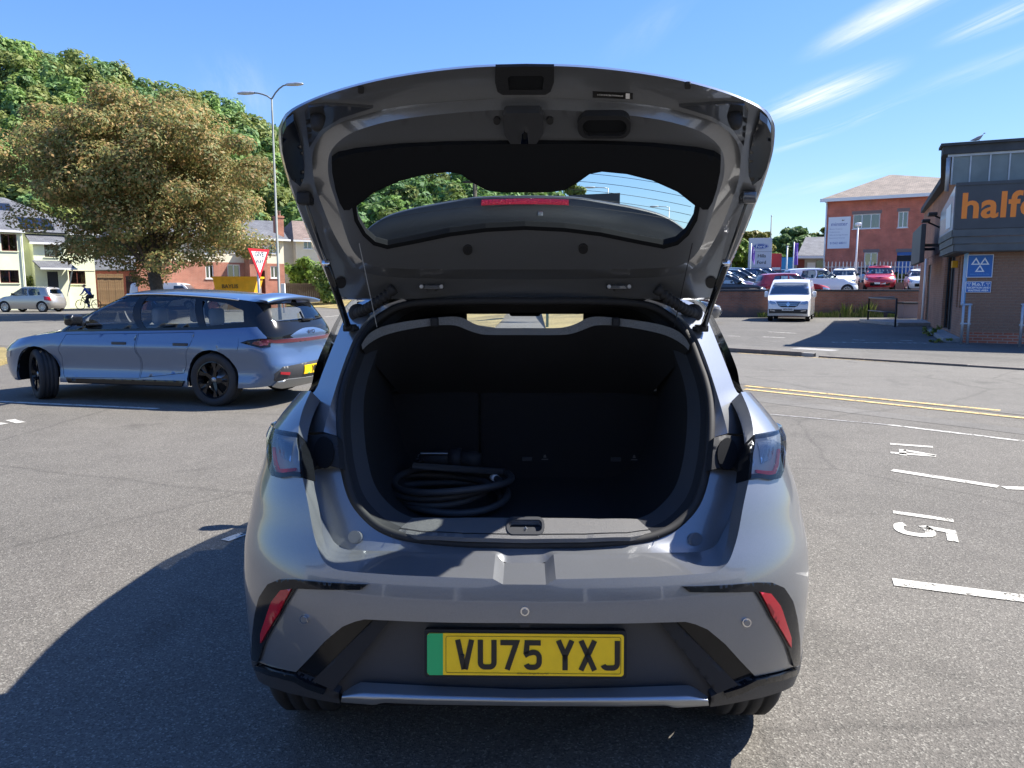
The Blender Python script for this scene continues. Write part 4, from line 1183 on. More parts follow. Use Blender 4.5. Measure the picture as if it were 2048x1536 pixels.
for s in (1, -1):
    # lamp back and black outer corner of the tailgate
    bl = [(s * u, v) for u, v in [(466, 240), (481, 252), (488, 268), (489, 300), (480, 338), (470, 358), (452, 372), (444, 352), (446, 310), (456, 268)]]
    patch(bl, T(0.040), res=5, gres=8, eps=1, toward=EYE, depth=0.02).build('lamp_backing', 'gloss_black', tailgate, True)
    tri = [(s * u, v) for u, v in [(300, 214), (400, 206), (438, 210), (446, 228), (436, 300), (428, 290), (410, 262), (370, 238)]]
    tb = patch(tri, T(0.010), res=8, gres=10, eps=1, toward=EYE)
    tb = patch(offset_poly(tri, -3), T(0.021), res=8, gres=10, eps=1, toward=EYE, depth=0.012).build('corner_recess', 'dark_grey_paint', tailgate, True)
    b0 = Vector(T(0.020)(s * 417, 232)); nb = Vector((0, -0.5, -1)).normalized()
    MB().tube([b0, b0 + nb * 0.018, b0 + nb * 0.035, b0 + nb * 0.040], [0.020, 0.018, 0.013, 0.008], 14).build('buffer', 'rubber', tailgate, True)
    # strut
    q0 = Vector(T(0.03)(s * 443, 398)); q1 = Vector(O(s * 352, 655, -0.05)); q1 = Vector((q1.x, q1.y - 0.02, q1.z))
    mid = q0 + (q1 - q0) * 0.45
    st_ = MB().tube([mid, q1 - (q1 - mid) * 0.04], 0.0115, 12).build('gas_strut', 'gloss_black', car, True, CL)
    MB().tube([q0, mid], 0.005, 10).build('strut_rod', 'black_paint', st_, True)
    MB().tube([mid - (q1 - mid).normalized() * 0.004, mid + (q1 - mid).normalized() * 0.006], 0.0135, 12).build('strut_collar', 'chrome', st_, True)
    e = MB(); e.tube([q1 - (q1 - mid) * 0.06, q1], [0.011, 0.014], 10); e.box((q1.x - 0.02, q1.y, q1.z - 0.014), (q1.x + 0.02, q1.y + 0.05, q1.z + 0.01), 0.004)
    e.tube([q1, q1 + Vector((s * -0.03, 0.02, -0.005))], 0.009, 8)
    e.build('strut_foot', 'black_plastic', st_, True)
    e = MB(); e.tube([q0 - Vector((s * 0.022, 0, 0)), q0 + Vector((s * 0.012, 0, 0))], 0.007, 10); e.box((q0.x - 0.02, q0.y - 0.02, q0.z - 0.015), (q0.x + 0.02, q0.y + 0.03, q0.z + 0.02), 0.005)
    e.build('strut_ball', 'dark_grey_paint' if s > 0 else 'black_plastic', st_, True)
    # shelf cord
    MB().tube([Vector(T(0.06)(s * 333, 487)), Vector(U(s * 297, 654, ysh(297)))], 0.0016, 6).build('shelf_cord', 'galvanised' if s < 0 else 'black_plastic', car, False, CL)
    # hinge
    hg = MB()
    for du in (-9, 9):
        hg.tube([Vector(T(0.02)(s * 187 + du, 572)), Vector(O(s * 187 + du, 588, -0.02)), Vector(O(s * 187 + du, 601, 0.02))], 0.0055, 8)
    p = Vector(T(0.03)(s * 187, 574)); hg.box((p.x - 0.042, p.y - 0.01, p.z - 0.008), (p.x + 0.042, p.y + 0.02, p.z + 0.006), 0.003)
    p = Vector(O(s * 187, 583, -0.02)); hg.box((p.x - 0.016, p.y - 0.005, p.z - 0.004), (p.x + 0.016, p.y + 0.01, p.z + 0.006), 0.002)
    hgo = hg.build('hinge', 'dark_grey_paint', car, False, CL)
    for du in (-20, 20):
        p = Vector(T(0.045)(s * 187 + du, 573)); MB().lathe([(0, -0.012), (0.007, -0.012), (0.008, 0.0)], 'Y', p, 6).build('hinge_bolt', 'steel', hgo, False)
    # corrugated cable sleeve
    g0, g1 = Vector(O(s * 336, 626, -0.02)), Vector(T(0.05)(s * 262, 577)); N = 44; pts = []; rad = []
    for i in range(N + 1):
        t = i / N; pts.append(g0.lerp(g1, t) + Vector((0, -0.03 * math.sin(t * math.pi), -0.012 * math.sin(t * math.pi)))); rad.append(0.0165 + (0.0035 if i % 4 < 2 else -0.002) if 4 < i < 40 else 0.019)
    sl_ = MB().tube(pts, rad, 12).build('cable_sleeve', 'rubber', car, True, CL)
    MB().lathe([(0.0, -0.012), (0.028, -0.010), (0.034, 0.0), (0.034, 0.012)], 'Y', g0, 18).build('sleeve_grommet', 'rubber', sl_, True)
    c = Vector(T(0.02)(s * 372, 566)); patch(circle2(s * 370, 566, 11, 16), T(0.018), res=5, gres=0, eps=1, toward=EYE, depth=0.004).build('round_plug', 'rubber', tailgate, False)
# spoiler standing up behind the glass, with the brake light
SPT = [(0, 396), (95, 398), (160, 408), (226, 420), (282, 437), (322, 465), (336, 490)]
sp_t = [U(u, v, 2.62 + 0.08 * (u / 330) ** 2) for u, v in S3(SPT)]
sp_b = [(x * 1.0, 2.76 + 0.05 * (x / 0.6) ** 2, 1.47) for x, y, z in sp_t]
spo = strip(sp_b, sp_t, 40, 4)
sp_t2 = [(x, y + 0.03, z + 0.012) for x, y, z in sp_t]; sp_b2 = [(x, y + 0.12, z + 0.02) for x, y, z in sp_b]
spo.loft([even(sp_t, 40), even(sp_t2, 40)]); spo.loft([even(sp_t2, 40), even(sp_b2, 40)])
spo.mirror().build('spoiler', 'dark_trim', tailgate, True, merge=1e-6)
bkl = MB(); xs = np.linspace(-88, 87, 24)
bkl.loft([[U(u, 397 + 0.0003 * u * u, 2.612) for u in xs], [U(u, 408 + 0.0003 * u * u, 2.606) for u in xs], [U(u, 409 + 0.0003 * u * u, 2.64) for u in xs]])
bkl.build('high_brake_light', 'brake_red', tailgate, True)
p = U(30, 428, 2.66); MB().box((p[0] - 0.009, p[1] - 0.02, p[2] - 0.008), (p[0] + 0.009, p[1] + 0.02, p[2] + 0.008), 0.003).build('washer_nozzle', 'steel', tailgate, False)

# ---- charging cable lying in the boot
cab = thing('charging_cable', 'black charging cable coiled on the boot floor with its plug on top', 'cable', (-0.30, 2.83, 0.60))
pts = []
rngc = random.Random(4)
for i in range(150):
    t = i / 150 * 4.1; a = 2 * math.pi * t
    r = 0.205 + 0.018 * math.sin(t * 2.3) + 0.012 * math.sin(t * 5.1)
    pts.append((0.03 * math.sin(t * 1.9) + r * math.cos(a), 0.02 * math.cos(t * 2.7) + r * 0.95 * math.sin(a), 0.016 + 0.024 * t + 0.008 * math.sin(a * 2 + t)))
MB().tube(pts, 0.0135, 10).build('cable', 'cable_rubber', cab, True)
e = pts[-1]
MB().tube([(e[0], e[1], e[2]), (-0.14, 0.05, 0.14), (-0.10, 0.10, 0.155)], 0.0135, 10).build('cable_end', 'cable_rubber', cab, True)
pl = MB().tube([(-0.12, 0.10, 0.15), (-0.04, 0.12, 0.155), (0.0, 0.12, 0.155)], [0.022, 0.030, 0.034], 16)
pl.tube([(0.0, 0.12, 0.155), (0.045, 0.12, 0.155)], 0.042, 18); pl.tube([(0.045, 0.12, 0.155), (0.10, 0.12, 0.15), (0.125, 0.12, 0.15)], [0.034, 0.034, 0.026], 16)
pl.build('plug', 'black_plastic', cab, True)
MB().box((-0.115, 0.085, 0.178), (-0.005, 0.10, 0.184), 0.002).build('plug_label', 'steel', cab, False)
j = pts[138]; k1 = pts[134]; k2 = pts[137]
MB().tube([pts[112], pts[113]], 0.0145, 10).build('white_tag', 'white_print', cab, True)
# ------------------------------------------------------------------ ground, roads, verges
asphalt('forecourt_asphalt', (0.066, 0.062, 0.053), (0.120, 0.110, 0.095), (0.230, 0.218, 0.188))
asphalt('road_asphalt', (0.083, 0.078, 0.068), (0.138, 0.130, 0.115), (0.221, 0.209, 0.183), 0.08)
asphalt('lot_asphalt', (0.060, 0.057, 0.050), (0.109, 0.103, 0.093), (0.184, 0.176, 0.158), 0.15)
asphalt('footway_asphalt', (0.074, 0.070, 0.061), (0.127, 0.119, 0.106), (0.202, 0.195, 0.175), 0.2)
ramp_mat('dry_grass', [(0.25, (0.10, 0.10, 0.03)), (0.5, (0.30, 0.23, 0.09)), (0.75, (0.42, 0.34, 0.15))], 14, 0.95, bump=0.8, bscale=60, bdist=0.05, big=(0.5, 0.3))
ramp_mat('green_ground', [(0.3, (0.03, 0.05, 0.015)), (0.7, (0.09, 0.12, 0.03))], 6, 0.95, bump=0.5, bscale=30, bdist=0.05)
ramp_mat('kerb_stone', [(0.3, (0.10, 0.085, 0.075)), (0.7, (0.17, 0.15, 0.13))], 9, 0.9, bump=0.3, bscale=80)
ramp_mat('concrete', [(0.3, (0.20, 0.195, 0.185)), (0.7, (0.34, 0.33, 0.31))], 6, 0.9, bump=0.3, bscale=60)
def worn_paint(name, col, thr):
    """thermoplastic line worn through to the stone in patches and in the pits between chippings"""
    m, n, l, p = new_mat(name)
    p.inputs['Roughness'].default_value = 0.75
    out = n['Material Output']; tcn = n.new('ShaderNodeTexCoord')
    t = n.new('ShaderNodeTexNoise'); t.inputs['Scale'].default_value = 9; t.inputs['Detail'].default_value = 9; t.inputs['Roughness'].default_value = 0.8
    l.new(tcn.outputs['Object'], t.inputs['Vector'])
    v = n.new('ShaderNodeTexVoronoi'); v.inputs['Scale'].default_value = 110; l.new(tcn.outputs['Object'], v.inputs['Vector'])
    sp = n.new('ShaderNodeSeparateColor'); l.new(v.outputs['Color'], sp.inputs[0])
    ad = n.new('ShaderNodeMath'); ad.operation = 'MULTIPLY_ADD'; ad.inputs[1].default_value = 0.16; l.new(sp.outputs[0], ad.inputs[0]); l.new(t.outputs[0], ad.inputs[2])
    r = n.new('ShaderNodeMapRange'); r.inputs[1].default_value = thr + 0.04; r.inputs[2].default_value = thr + 0.12
    l.new(ad.outputs[0], r.inputs[0])
    r2 = n.new('ShaderNodeMapRange'); r2.inputs[1].default_value = 0.3; r2.inputs[2].default_value = 0.75; r2.inputs[3].default_value = 0.7; r2.inputs[4].default_value = 1.1; l.new(ad.outputs[0], r2.inputs[0])
    mx0 = n.new('ShaderNodeMix'); mx0.data_type = 'RGBA'; mx0.blend_type = 'MULTIPLY'; mx0.inputs[0].default_value = 1; mx0.inputs[6].default_value = (*col, 1); l.new(r2.outputs[0], mx0.inputs[7]); l.new(mx0.outputs[2], p.inputs['Base Color'])
    tr = n.new('ShaderNodeBsdfTransparent'); mx = n.new('ShaderNodeMixShader')
    l.new(r.outputs[0], mx.inputs[0]); l.new(tr.outputs[0], mx.inputs[1]); l.new(p.outputs[0], mx.inputs[2]); l.new(mx.outputs[0], out.inputs[0])
    return m
worn_paint('white_marking', (0.50, 0.48, 0.42), 0.41)
worn_paint('faded_white_marking', (0.46, 0.445, 0.40), 0.45)
worn_paint('yellow_marking', (0.56, 0.40, 0.16), 0.44)
worn_paint('ghost_marking', (0.26, 0.25, 0.235), 0.46)
worn_paint('faded_yellow_marking', (0.50, 0.37, 0.18), 0.46)

def sheet(name, pts, z, mat, kind='structure'):
    o = mesh_obj(name, [(p[0], p[1], z if len(p) < 3 or z is not None else p[2]) for p in pts], [tuple(range(len(pts)))], mat, None, False)
    return tag(o, kind=kind)
sheet('ground', [(-900, -300), (900, -300), (900, 1500), (-900, 1500)], 0.0, 'forecourt_asphalt')
# main road from the lower right towards the junction on the left
na, nb = G(1492, 770), G(2048, 831)
fa, fb = G(1452, 704), G(2048, 741)
nd = (nb - na).normalized(); fd = (fb - fa).normalized()
road = [na + nd * 40, na, na - nd * 9, Vector((-13.2, 18.8, 0)), Vector((-60, 27, 0)), Vector((-60, 62, 0)), Vector((-15.5, 62, 0)), Vector((-0.9, 62, 0)), Vector((-1.1, 36, 0)), Vector((1.6, 36, 0)), Vector((1.6, 24, 0)), fa, fb, fa + fd * 40]
sheet('road', road, 0.004, 'road_asphalt')
sheet('footway', [fa - fd * 1.2, fa + fd * 40, fa + fd * 40 + Vector((1.0, 1.5, 0)), fa - fd * 1.2 + Vector((0.9, 2.0, 0))], 0.006, 'footway_asphalt')
sheet('car_park', [fa + Vector((-1.0, 2.4, 0)), fa + fd * 40 + Vector((1.0, 1.5, 0)), Vector((60, 40, 0)), Vector((1.8, 40, 0)), Vector((1.8, 25, 0))], 0.003, 'lot_asphalt')
def marking(name, a, b, w, mat, z=0.0075):
    a = Vector(a); b = Vector(b); d = (b - a).normalized(); nrm = Vector((-d.y, d.x, 0)) * w / 2
    n = max(2, int((b - a).length / 0.5)); L = []; R = []; rg = random.Random(int(abs(a.x * 100)) + 7)
    for i in range(n + 1):
        q = a.lerp(b, i / n); j = 1 + rg.uniform(-0.06, 0.06)
        L.append((q + nrm * j).to_tuple()[:2] + (z,)); R.append((q - nrm * j).to_tuple()[:2] + (z,))
    mb = MB().loft([L, R]); return tag(mb.build(name, mat, None, False), kind='structure')
marking('yellow_line', G(1490, 772.5), G(2000, 822) , 0.11, 'yellow_marking')
marking('yellow_line', G(1490, 779), G(2048, 832) + nd * 3, 0.11, 'yellow_marking')
marking('gutter_strip', G(1500, 797), G(2048, 862) + nd * 3, 0.36, 'footway_asphalt', 0.0025)
marking('yellow_line', G(1475, 706.5), G(1860, 729), 0.09, 'faded_yellow_marking')
marking('yellow_line', G(1800, 724), G(2048, 740) + fd * 3, 0.09, 'yellow_marking')
marking('bay_line', G(1776, 850), G(2048, 883), 0.07, 'faded_white_marking', 0.0045)
marking('bay_line', G(1784, 941), G(1996, 974), 0.09, 'white_marking', 0.0045)
marking('bay_line', G(2008, 976.5), G(2048, 983) + Vector((1.5, -0.05, 0)), 0.09, 'white_marking', 0.0045)
marking('bay_line', G(1786, 1165), G(2048, 1229) + Vector((1.5, -0.35, 0)), 0.10, 'white_marking', 0.0045)
marking('bay_line', G(-60, 801), G(316, 818), 0.09, 'white_marking', 0.0045)
marking('bay_line', G(20, 840), G(42, 846), 0.09, 'white_marking', 0.0045)
marking('bay_line', G(-20, 846), G(8, 849), 0.09, 'white_marking', 0.0045)
marking('bay_line', G(450, 1082), G(488, 1068), 0.06, 'faded_white_marking', 0.0045)
marking('edge_line', G(1460, 822), G(1775, 850), 0.05, 'ghost_marking', 0.0045)
marking('lot_line', G(1538, 664), G(1592, 667), 0.14, 'faded_white_marking')
marking('lot_line', G(1525, 674), G(1570, 676), 0.14, 'faded_white_marking')
marking('lot_line', G(1455, 672), G(1480, 673), 0.12, 'faded_white_marking')
marking('lot_line', G(1705, 680), G(1730, 681), 0.12, 'faded_white_marking')
marking('lot_line', G(1800, 681), G(1826, 682), 0.12, 'faded_white_marking')
marking('junction_line', G(650, 634), G(690, 630), 0.12, 'white_marking')
marking('junction_line', G(20, 632), G(50, 630), 0.14, 'faded_white_marking')
marking('footway_slab_strip', G(1590, 697), G(1672, 702), 0.5, 'concrete', 0.010)
def ground_num(txt, o, up, rd, mat):
    mb = MB(); x = 0.0
    o = Vector(o); up = Vector(up); rd = Vector(rd)
    for ch in txt:
        for st in GLY[ch]:
            sub = MB(); ribbon(st, 13, lambda p, q: (p, q, 0), sub)
            mb.add([(o + rd * ((v[0] + x) / 100.0) + up * (v[1] / 79.0)).to_tuple()[:2] + (0.0045,) for v in sub.v], sub.f)
        x += 44 if ch == '1' else 56
    return tag(mb.build('bay_number', mat, None, False), kind='structure')
GLY['1'] = [[(7, 0), (7, 79)]]
o15 = G(1786, 1022); ground_num('15', o15, G(1906, 1039) - o15, (G(1786, 1063) - o15) * 1.15, 'white_marking')
o14 = G(1780, 887); ground_num('14', o14, G(1865, 893) - o14, (G(1781, 906) - o14) * 1.25, 'white_marking')
rt = place_text('RECEPTION', 0.42, G(1757, 686) + Vector((0, 0, 0.009)), (1, -0.1, 0), (0.1, 1, 0), 'faded_white_marking', None, 'ground_lettering', sx=1.1)
tag(rt, kind='structure')
# kerbs built of single stones
def kerb(name, a, b, h, w, step=0.915, side=1):
    a = Vector(a); b = Vector(b); d = (b - a).normalized(); L = (b - a).length; n = int(L / step)
    root = None; nrm = Vector((-d.y, d.x, 0)) * side
    base = MB(); base.loft([[(a + nrm * 0.01).to_tuple()[:2] + (0.0,), (b + nrm * 0.01).to_tuple()[:2] + (0.0,)], [(a + nrm * 0.01).to_tuple()[:2] + (h * 0.85,), (b + nrm * 0.01).to_tuple()[:2] + (h * 0.85,)], [(a + nrm * w * 0.95).to_tuple()[:2] + (h * 0.85,), (b + nrm * w * 0.95).to_tuple()[:2] + (h * 0.85,)], [(a + nrm * w * 0.95).to_tuple()[:2] + (0.0,), (b + nrm * w * 0.95).to_tuple()[:2] + (0.0,)]])
    root = tag(base.build(name, 'concrete', None, False), kind='structure')
    st = MB().box((0.004, 0, 0.001), (step - 0.004, w, h), 0.008); me = None
    rg = random.Random(3)
    for i in range(n):
        if me is None:
            o = st.build('kerb_stone', 'kerb_stone', root, False); me = o.data
        else:
            o = bpy.data.objects.new('kerb_stone', me); COL.objects.link(o); o.parent = root
        p = a + d * (i * step); o.location = (p.x, p.y, rg.uniform(-0.006, 0.004)); o.rotation_euler = (0, 0, math.atan2(d.y, d.x) + rg.uniform(-0.004, 0.004))
        if side < 0: o.scale = (1, -1, 1)
    return root
kerb('kerb', fa - fd * 1.0, fa + fd * 2.0, 0.10, 0.13)
kerb('kerb', fa + fd * 2.1, fa + fd * 12.0, 0.045, 0.13)
# verges
def verge(name, pts, h, mat='dry_grass'):
    n = len(pts)
    mb = MB().add([(p[0], p[1], h) for p in pts] + [(p[0], p[1], 0) for p in pts], [tuple(range(n))] + [(i, i + n, (i + 1) % n + n, (i + 1) % n) for i in range(n)])
    return tag(mb.build(name, mat, None, False), kind='structure')
v1, v2, v3 = G(-30, 742), G(30, 722), G(10, 702)
verge('grass_verge', [v1 + Vector((0.0, 0, 0)), v2, v3, v3 + Vector((-25, 7, 0)), v1 + Vector((-25, 2, 0))], 0.09)
kerb('kerb', v1 + Vector((-14, 1.0, 0)), v1 + (v2 - v1) * 0.99, 0.10, 0.13)
def bank(name, rows, mat='dry_grass'):
    return tag(MB().loft(rows).build(name, mat, None, True), kind='structure')
bank('grass_bank', [[(-1.1, 27.5, 0.03), (-6, 39, 0.03), (-11, 50, 0.03), (-16, 58, 0.03), (-21, 62, 0.03)],
                    [(-0.95, 32, 0.15), (-4, 43, 0.10), (-9, 54, 0.15), (-14, 61, 0.35), (-20, 65, 0.5)],
                    [(-0.9, 45, 0.3), (-3, 52, 0.3), (-7, 60, 0.5), (-12, 66, 0.9), (-18, 69, 1.0)],
                    [(-0.9, 80, 0.9), (-3, 80, 0.9), (-7, 80, 1.0), (-12, 80, 1.4), (-18, 80, 1.4)]])
bank('grass_bank', [[(0.75, 27.0, 0.03), (2.2, 26.5, 0.03), (5.0, 33, 0.03)], [(0.8, 36, 0.25), (2.6, 36, 0.35), (5.4, 39, 0.4)], [(1.0, 80, 0.9), (5, 80, 0.9), (10, 80, 0.9)]])

# ------------------------------------------------------------------ leaves, trees, hedges
BARK = ramp_mat('bark', [(0.3, (0.045, 0.035, 0.026)), (0.7, (0.13, 0.105, 0.08))], 7, 0.95, bump=0.8, bscale=25, bdist=0.04)
leaf_mat('tree_leaves_brown', [(0.122, 0.149, 0.052), (0.183, 0.200, 0.069), (0.216, 0.226, 0.076), (0.270, 0.245, 0.087), (0.351, 0.231, 0.092), (0.485, 0.322, 0.139)], trans=0.4)
leaf_mat('wood_leaves', [(0.083, 0.155, 0.041), (0.140, 0.245, 0.057), (0.196, 0.311, 0.074), (0.245, 0.343, 0.098), (0.146, 0.229, 0.074)], trans=0.35)
leaf_mat('dark_leaves', [(0.073, 0.145, 0.058), (0.124, 0.228, 0.073), (0.206, 0.311, 0.103)], trans=0.3)
leaf_mat('light_leaves', [(0.099, 0.176, 0.022), (0.154, 0.242, 0.033), (0.220, 0.297, 0.055)])
leaf_mat('yellow_leaves', [(0.16, 0.17, 0.03), (0.24, 0.24, 0.04), (0.3, 0.26, 0.08)])
leaf_mat('olive_leaves', [(0.117, 0.163, 0.039), (0.182, 0.227, 0.058), (0.260, 0.280, 0.091)], trans=0.35)
leaf_mat('weed_leaves', [(0.10, 0.16, 0.02), (0.2, 0.24, 0.05), (0.33, 0.3, 0.1)])
def leaf_cloud(C, Rr, cnt, size, seed, flat=0.75, shell=0.55):
    """leaf blades scattered over clumps: C centres (k,3), Rr radii (k,), cnt leaves in each"""
    rg = np.random.default_rng(seed); k = len(C)
    N = k * cnt
    d = rg.normal(size=(N, 3)); d /= np.linalg.norm(d, axis=1)[:, None]
    r = (shell + (1 - shell) * rg.random(N)) ; r = r * np.repeat(Rr, cnt)
    d2 = d.copy(); d2[:, 2] *= flat
    P = np.repeat(C, cnt, 0) + d2 * r[:, None]
    nrm = d + rg.normal(size=(N, 3)) * 0.42 + np.array([0.12, 0, 0.5]); nrm /= np.linalg.norm(nrm, axis=1)[:, None]
    t = rg.normal(size=(N, 3)); t -= nrm * (t * nrm).sum(1)[:, None]; t /= np.linalg.norm(t, axis=1)[:, None]
    b = np.cross(nrm, t); s = size * (0.6 + 0.8 * rg.random(N))
    q = np.empty((N, 4, 3))
    q[:, 0] = P - t * s[:, None]; q[:, 1] = P + b * (0.55 * s)[:, None] + nrm * (0.15 * s)[:, None]; q[:, 2] = P + t * s[:, None]; q[:, 3] = P - b * (0.55 * s)[:, None] + nrm * (0.15 * s)[:, None]
    return q.reshape(-1, 3)
def quads_obj(name, V, mat, parent=None, loc=None):
    me = bpy.data.meshes.new(name); n = len(V) // 4
    me.vertices.add(len(V)); me.vertices.foreach_set('co', np.asarray(V, np.float32).ravel())
    me.loops.add(4 * n); me.loops.foreach_set('vertex_index', np.arange(4 * n, dtype=np.int32))
    me.polygons.add(n); me.polygons.foreach_set('loop_start', np.arange(0, 4 * n, 4, dtype=np.int32)); me.polygons.foreach_set('loop_total', np.full(n, 4, np.int32))
    me.materials.append(M(mat)); me.update(calc_edges=True)
    o = bpy.data.objects.new(name, me); COL.objects.link(o); o.parent = parent
    if loc is not None: o.location = loc
    return o
def make_tree(label, base, h, rx, trunk_h, trunk_r, leafm, seed, clumps=60, cnt=120, size=0.3, group=None, name='tree', low=0.25, ry=None, lean=(0, 0), top_sharp=1.0):
    """tapered trunk, limbs to the clumps, leaf clumps through the crown's volume"""
    rg = np.random.default_rng(seed); root = thing(name, label, 'tree', base, 0, group)
    cz0 = h * low; cz = (h + cz0) / 2; rz = (h - cz0) / 2; ry = ry or rx
    C = []; Rr = []
    while len(C) < clumps:
        d = rg.normal(size=3); d /= np.linalg.norm(d); q = rg.random() ** 0.45
        p = d * q
        if p[2] < -0.2 and rg.random() < 0.45: continue
        taper = 1 - 0.25 * max(0, p[2]) ** 2 * top_sharp
        cr = (0.20 + 0.13 * rg.random()) * min(rx, rz) * (1.1 - 0.35 * q)
        bump = 1 + 0.10 * math.sin(5 * d[0] + seed) + 0.08 * math.sin(7 * d[1] + 3 * d[2])
        C.append((lean[0] * (p[2] + 1) + p[0] * (rx - cr * 0.6) * taper * bump, lean[1] * (p[2] + 1) + p[1] * (ry - cr * 0.6) * taper * bump, cz + p[2] * (rz - cr * 0.5))); Rr.append(cr)
    C = np.array(C); Rr = np.array(Rr)
    quads_obj('crown', leaf_cloud(C, Rr, cnt, size, seed, 0.62, 0.62), leafm, root)
    tb = MB(); hub = Vector((lean[0] * 0.5, lean[1] * 0.5, trunk_h))
    tb.tube([(0, 0, -0.1), (0.02, 0, trunk_h * 0.12), (lean[0] * .15, 0.03, trunk_h * 0.5), hub], [trunk_r * 1.45, trunk_r * 1.05, trunk_r * 0.92, trunk_r * 0.85], 10)
    idx = rg.choice(len(C), min(len(C), 26), replace=False)
    for i in idx:
        c = Vector(C[i]); m1_ = hub.lerp(c, 0.45) + Vector((rg.normal() * 0.2, rg.normal() * 0.2, 0.05 * h * rg.random()))
        st = Vector((0, 0, trunk_h * (0.8 + 0.2 * rg.random())))
        tb.tube([hub.lerp(st, 0.5), m1_, c], [trunk_r * 0.38, trunk_r * 0.2, trunk_r * 0.05], 6, False)
    tb.build('trunk', BARK, root, True)
    return root
# big browning tree on the left
b0 = D(318, 600, 40); TS = 40 / 1500.0
tr = make_tree('large broad tree with browning leaves standing behind the blue estate car', (b0.x, 40, 0), (607 + 27 - 168) * TS, 6.9, 2.3, 0.36, 'tree_leaves_brown', 11, 200, 640, 0.085, low=0.085, lean=(-0.4, 0))
# wooded hill
leaf_rng = np.random.default_rng(5)
sky_line = interp([(-300, 60), (-60, 100), (0, 92), (60, 90), (130, 118), (200, 128), (265, 150), (300, 175), (400, 190), (470, 215), (530, 240), (600, 285), (700, 305), (760, 318), (850, 320), (905, 325), (960, 335), (1050, 362), (1140, 392), (1300, 440), (1500, 520), (1700, 560)])
def hill_z(px, y):
    """terrain height on the bearing of photo column px at distance y"""
    top = HCAM + (578 - sky_line(px)) / 1500.0 * 165 - 9.0
    t = max(0.0, min(1.0, (y - 78) / (165 - 78))); t = t * t * (3 - 2 * t) * 0.5 + t * 0.5
    return 1.0 + max(0, top - 1.0) * t
rows = []
for y in (74, 80, 95, 110, 125, 140, 155, 165, 200, 260):
    row = []
    for px in range(-2000, 1701, 50):
        r = ray(px, 578); row.append((r.x / r.y * y, y, hill_z(px, min(y, 165)) - (0 if y <= 165 else (y - 165) * 0.25) if y > 74 else -0.5))
    rows.append(row)
tag(MB().loft(rows).build('hill', 'green_ground', None, True), kind='structure')
C = []; Rr = []; hue = []
for k in range(760):
    y = 82 + 84 * leaf_rng.random() ** 0.8
    px = leaf_rng.uniform(-260, 1260) if leaf_rng.random() > 0.25 else leaf_rng.uniform(-200, 560)
    if k >= 620: px = leaf_rng.uniform(-1500, -260)
    r = ray(px, 578); z = hill_z(px, y); R = leaf_rng.uniform(2.3, 4.2) * (0.8 + 0.3 * (y - 80) / 85)
    hgt = leaf_rng.uniform(4.5, 8.0)
    lim = HCAM + (578 - sky_line(px)) / 1500.0 * y
    for j in range(6):
        d = leaf_rng.normal(size=3); d /= np.linalg.norm(d)
        c = np.array([r.x / r.y * y, y, z + hgt - R * 0.4]) + d * R * np.array([0.62, 0.62, 0.6])
        rad = R * leaf_rng.uniform(0.38, 0.55)
        if c[2] + rad > lim + 0.8: c[2] = lim + 0.8 - rad
        C.append(c); Rr.append(rad)
C = np.array(C); Rr = np.array(Rr)
half_ = np.arange(len(C)) // 6 % 3
for h_, mt in ((0, 'wood_leaves'), (1, 'dark_leaves'), (2, 'olive_leaves')):
    s_ = half_ == h_
    o = quads_obj('woodland', leaf_cloud(C[s_], Rr[s_], 90, 0.42, 31 + h_, 0.9, 0.7), mt)
    tag(o, ['mid green woodland covering the hillside', 'dark green woodland covering the hillside', 'olive green woodland covering the hillside'][h_], 'woodland', kind='stuff')
# nearer trees seen past the tailgate and to the right
def tree_px(label, px, top, y, z0, rx_px, leafm, seed, **k):
    p = D(px, 578, y); h = HCAM + (578 - top) / 1500.0 * y - z0
    return make_tree(label, (p.x, y, z0), h, rx_px * y / 1500.0, h * 0.3, 0.22, leafm, seed, k.pop('clumps', 60), k.pop('cnt', 110), k.pop('size', 0.3), k.pop('group', None), 'tree', k.pop('low', 0.2), **k)
tree_px('olive tree seen through the raised rear window on its right', 1150, 352, 72, 0.8, 52, 'olive_leaves', 21, clumps=50)
tree_px('bright green tree right of the raised tailgate edge', 1462, 476, 66, 1.3, 44, 'light_leaves', 22)
tree_px('pale olive tree behind the grey pylon sign', 1512, 450, 92, 1.5, 36, 'yellow_leaves', 23, clumps=50, low=0.08)
tree_px('dark round tree between the pylon sign and brick office', 1580, 449, 96, 1.5, 54, 'dark_leaves', 24, clumps=80, low=0.08)
tree_px('olive tree touching the left edge of the brick office', 1652, 452, 98, 1.5, 54, 'olive_leaves', 25, clumps=80, low=0.08)
tree_px('small green tree behind the red sign board', 1552, 505, 84, 1.5, 26, 'wood_leaves', 26, clumps=36)
tree_px('dark tree behind the bright green tree, left of the pylon sign', 1490, 505, 100, 1.5, 34, 'dark_leaves', 27, clumps=36)
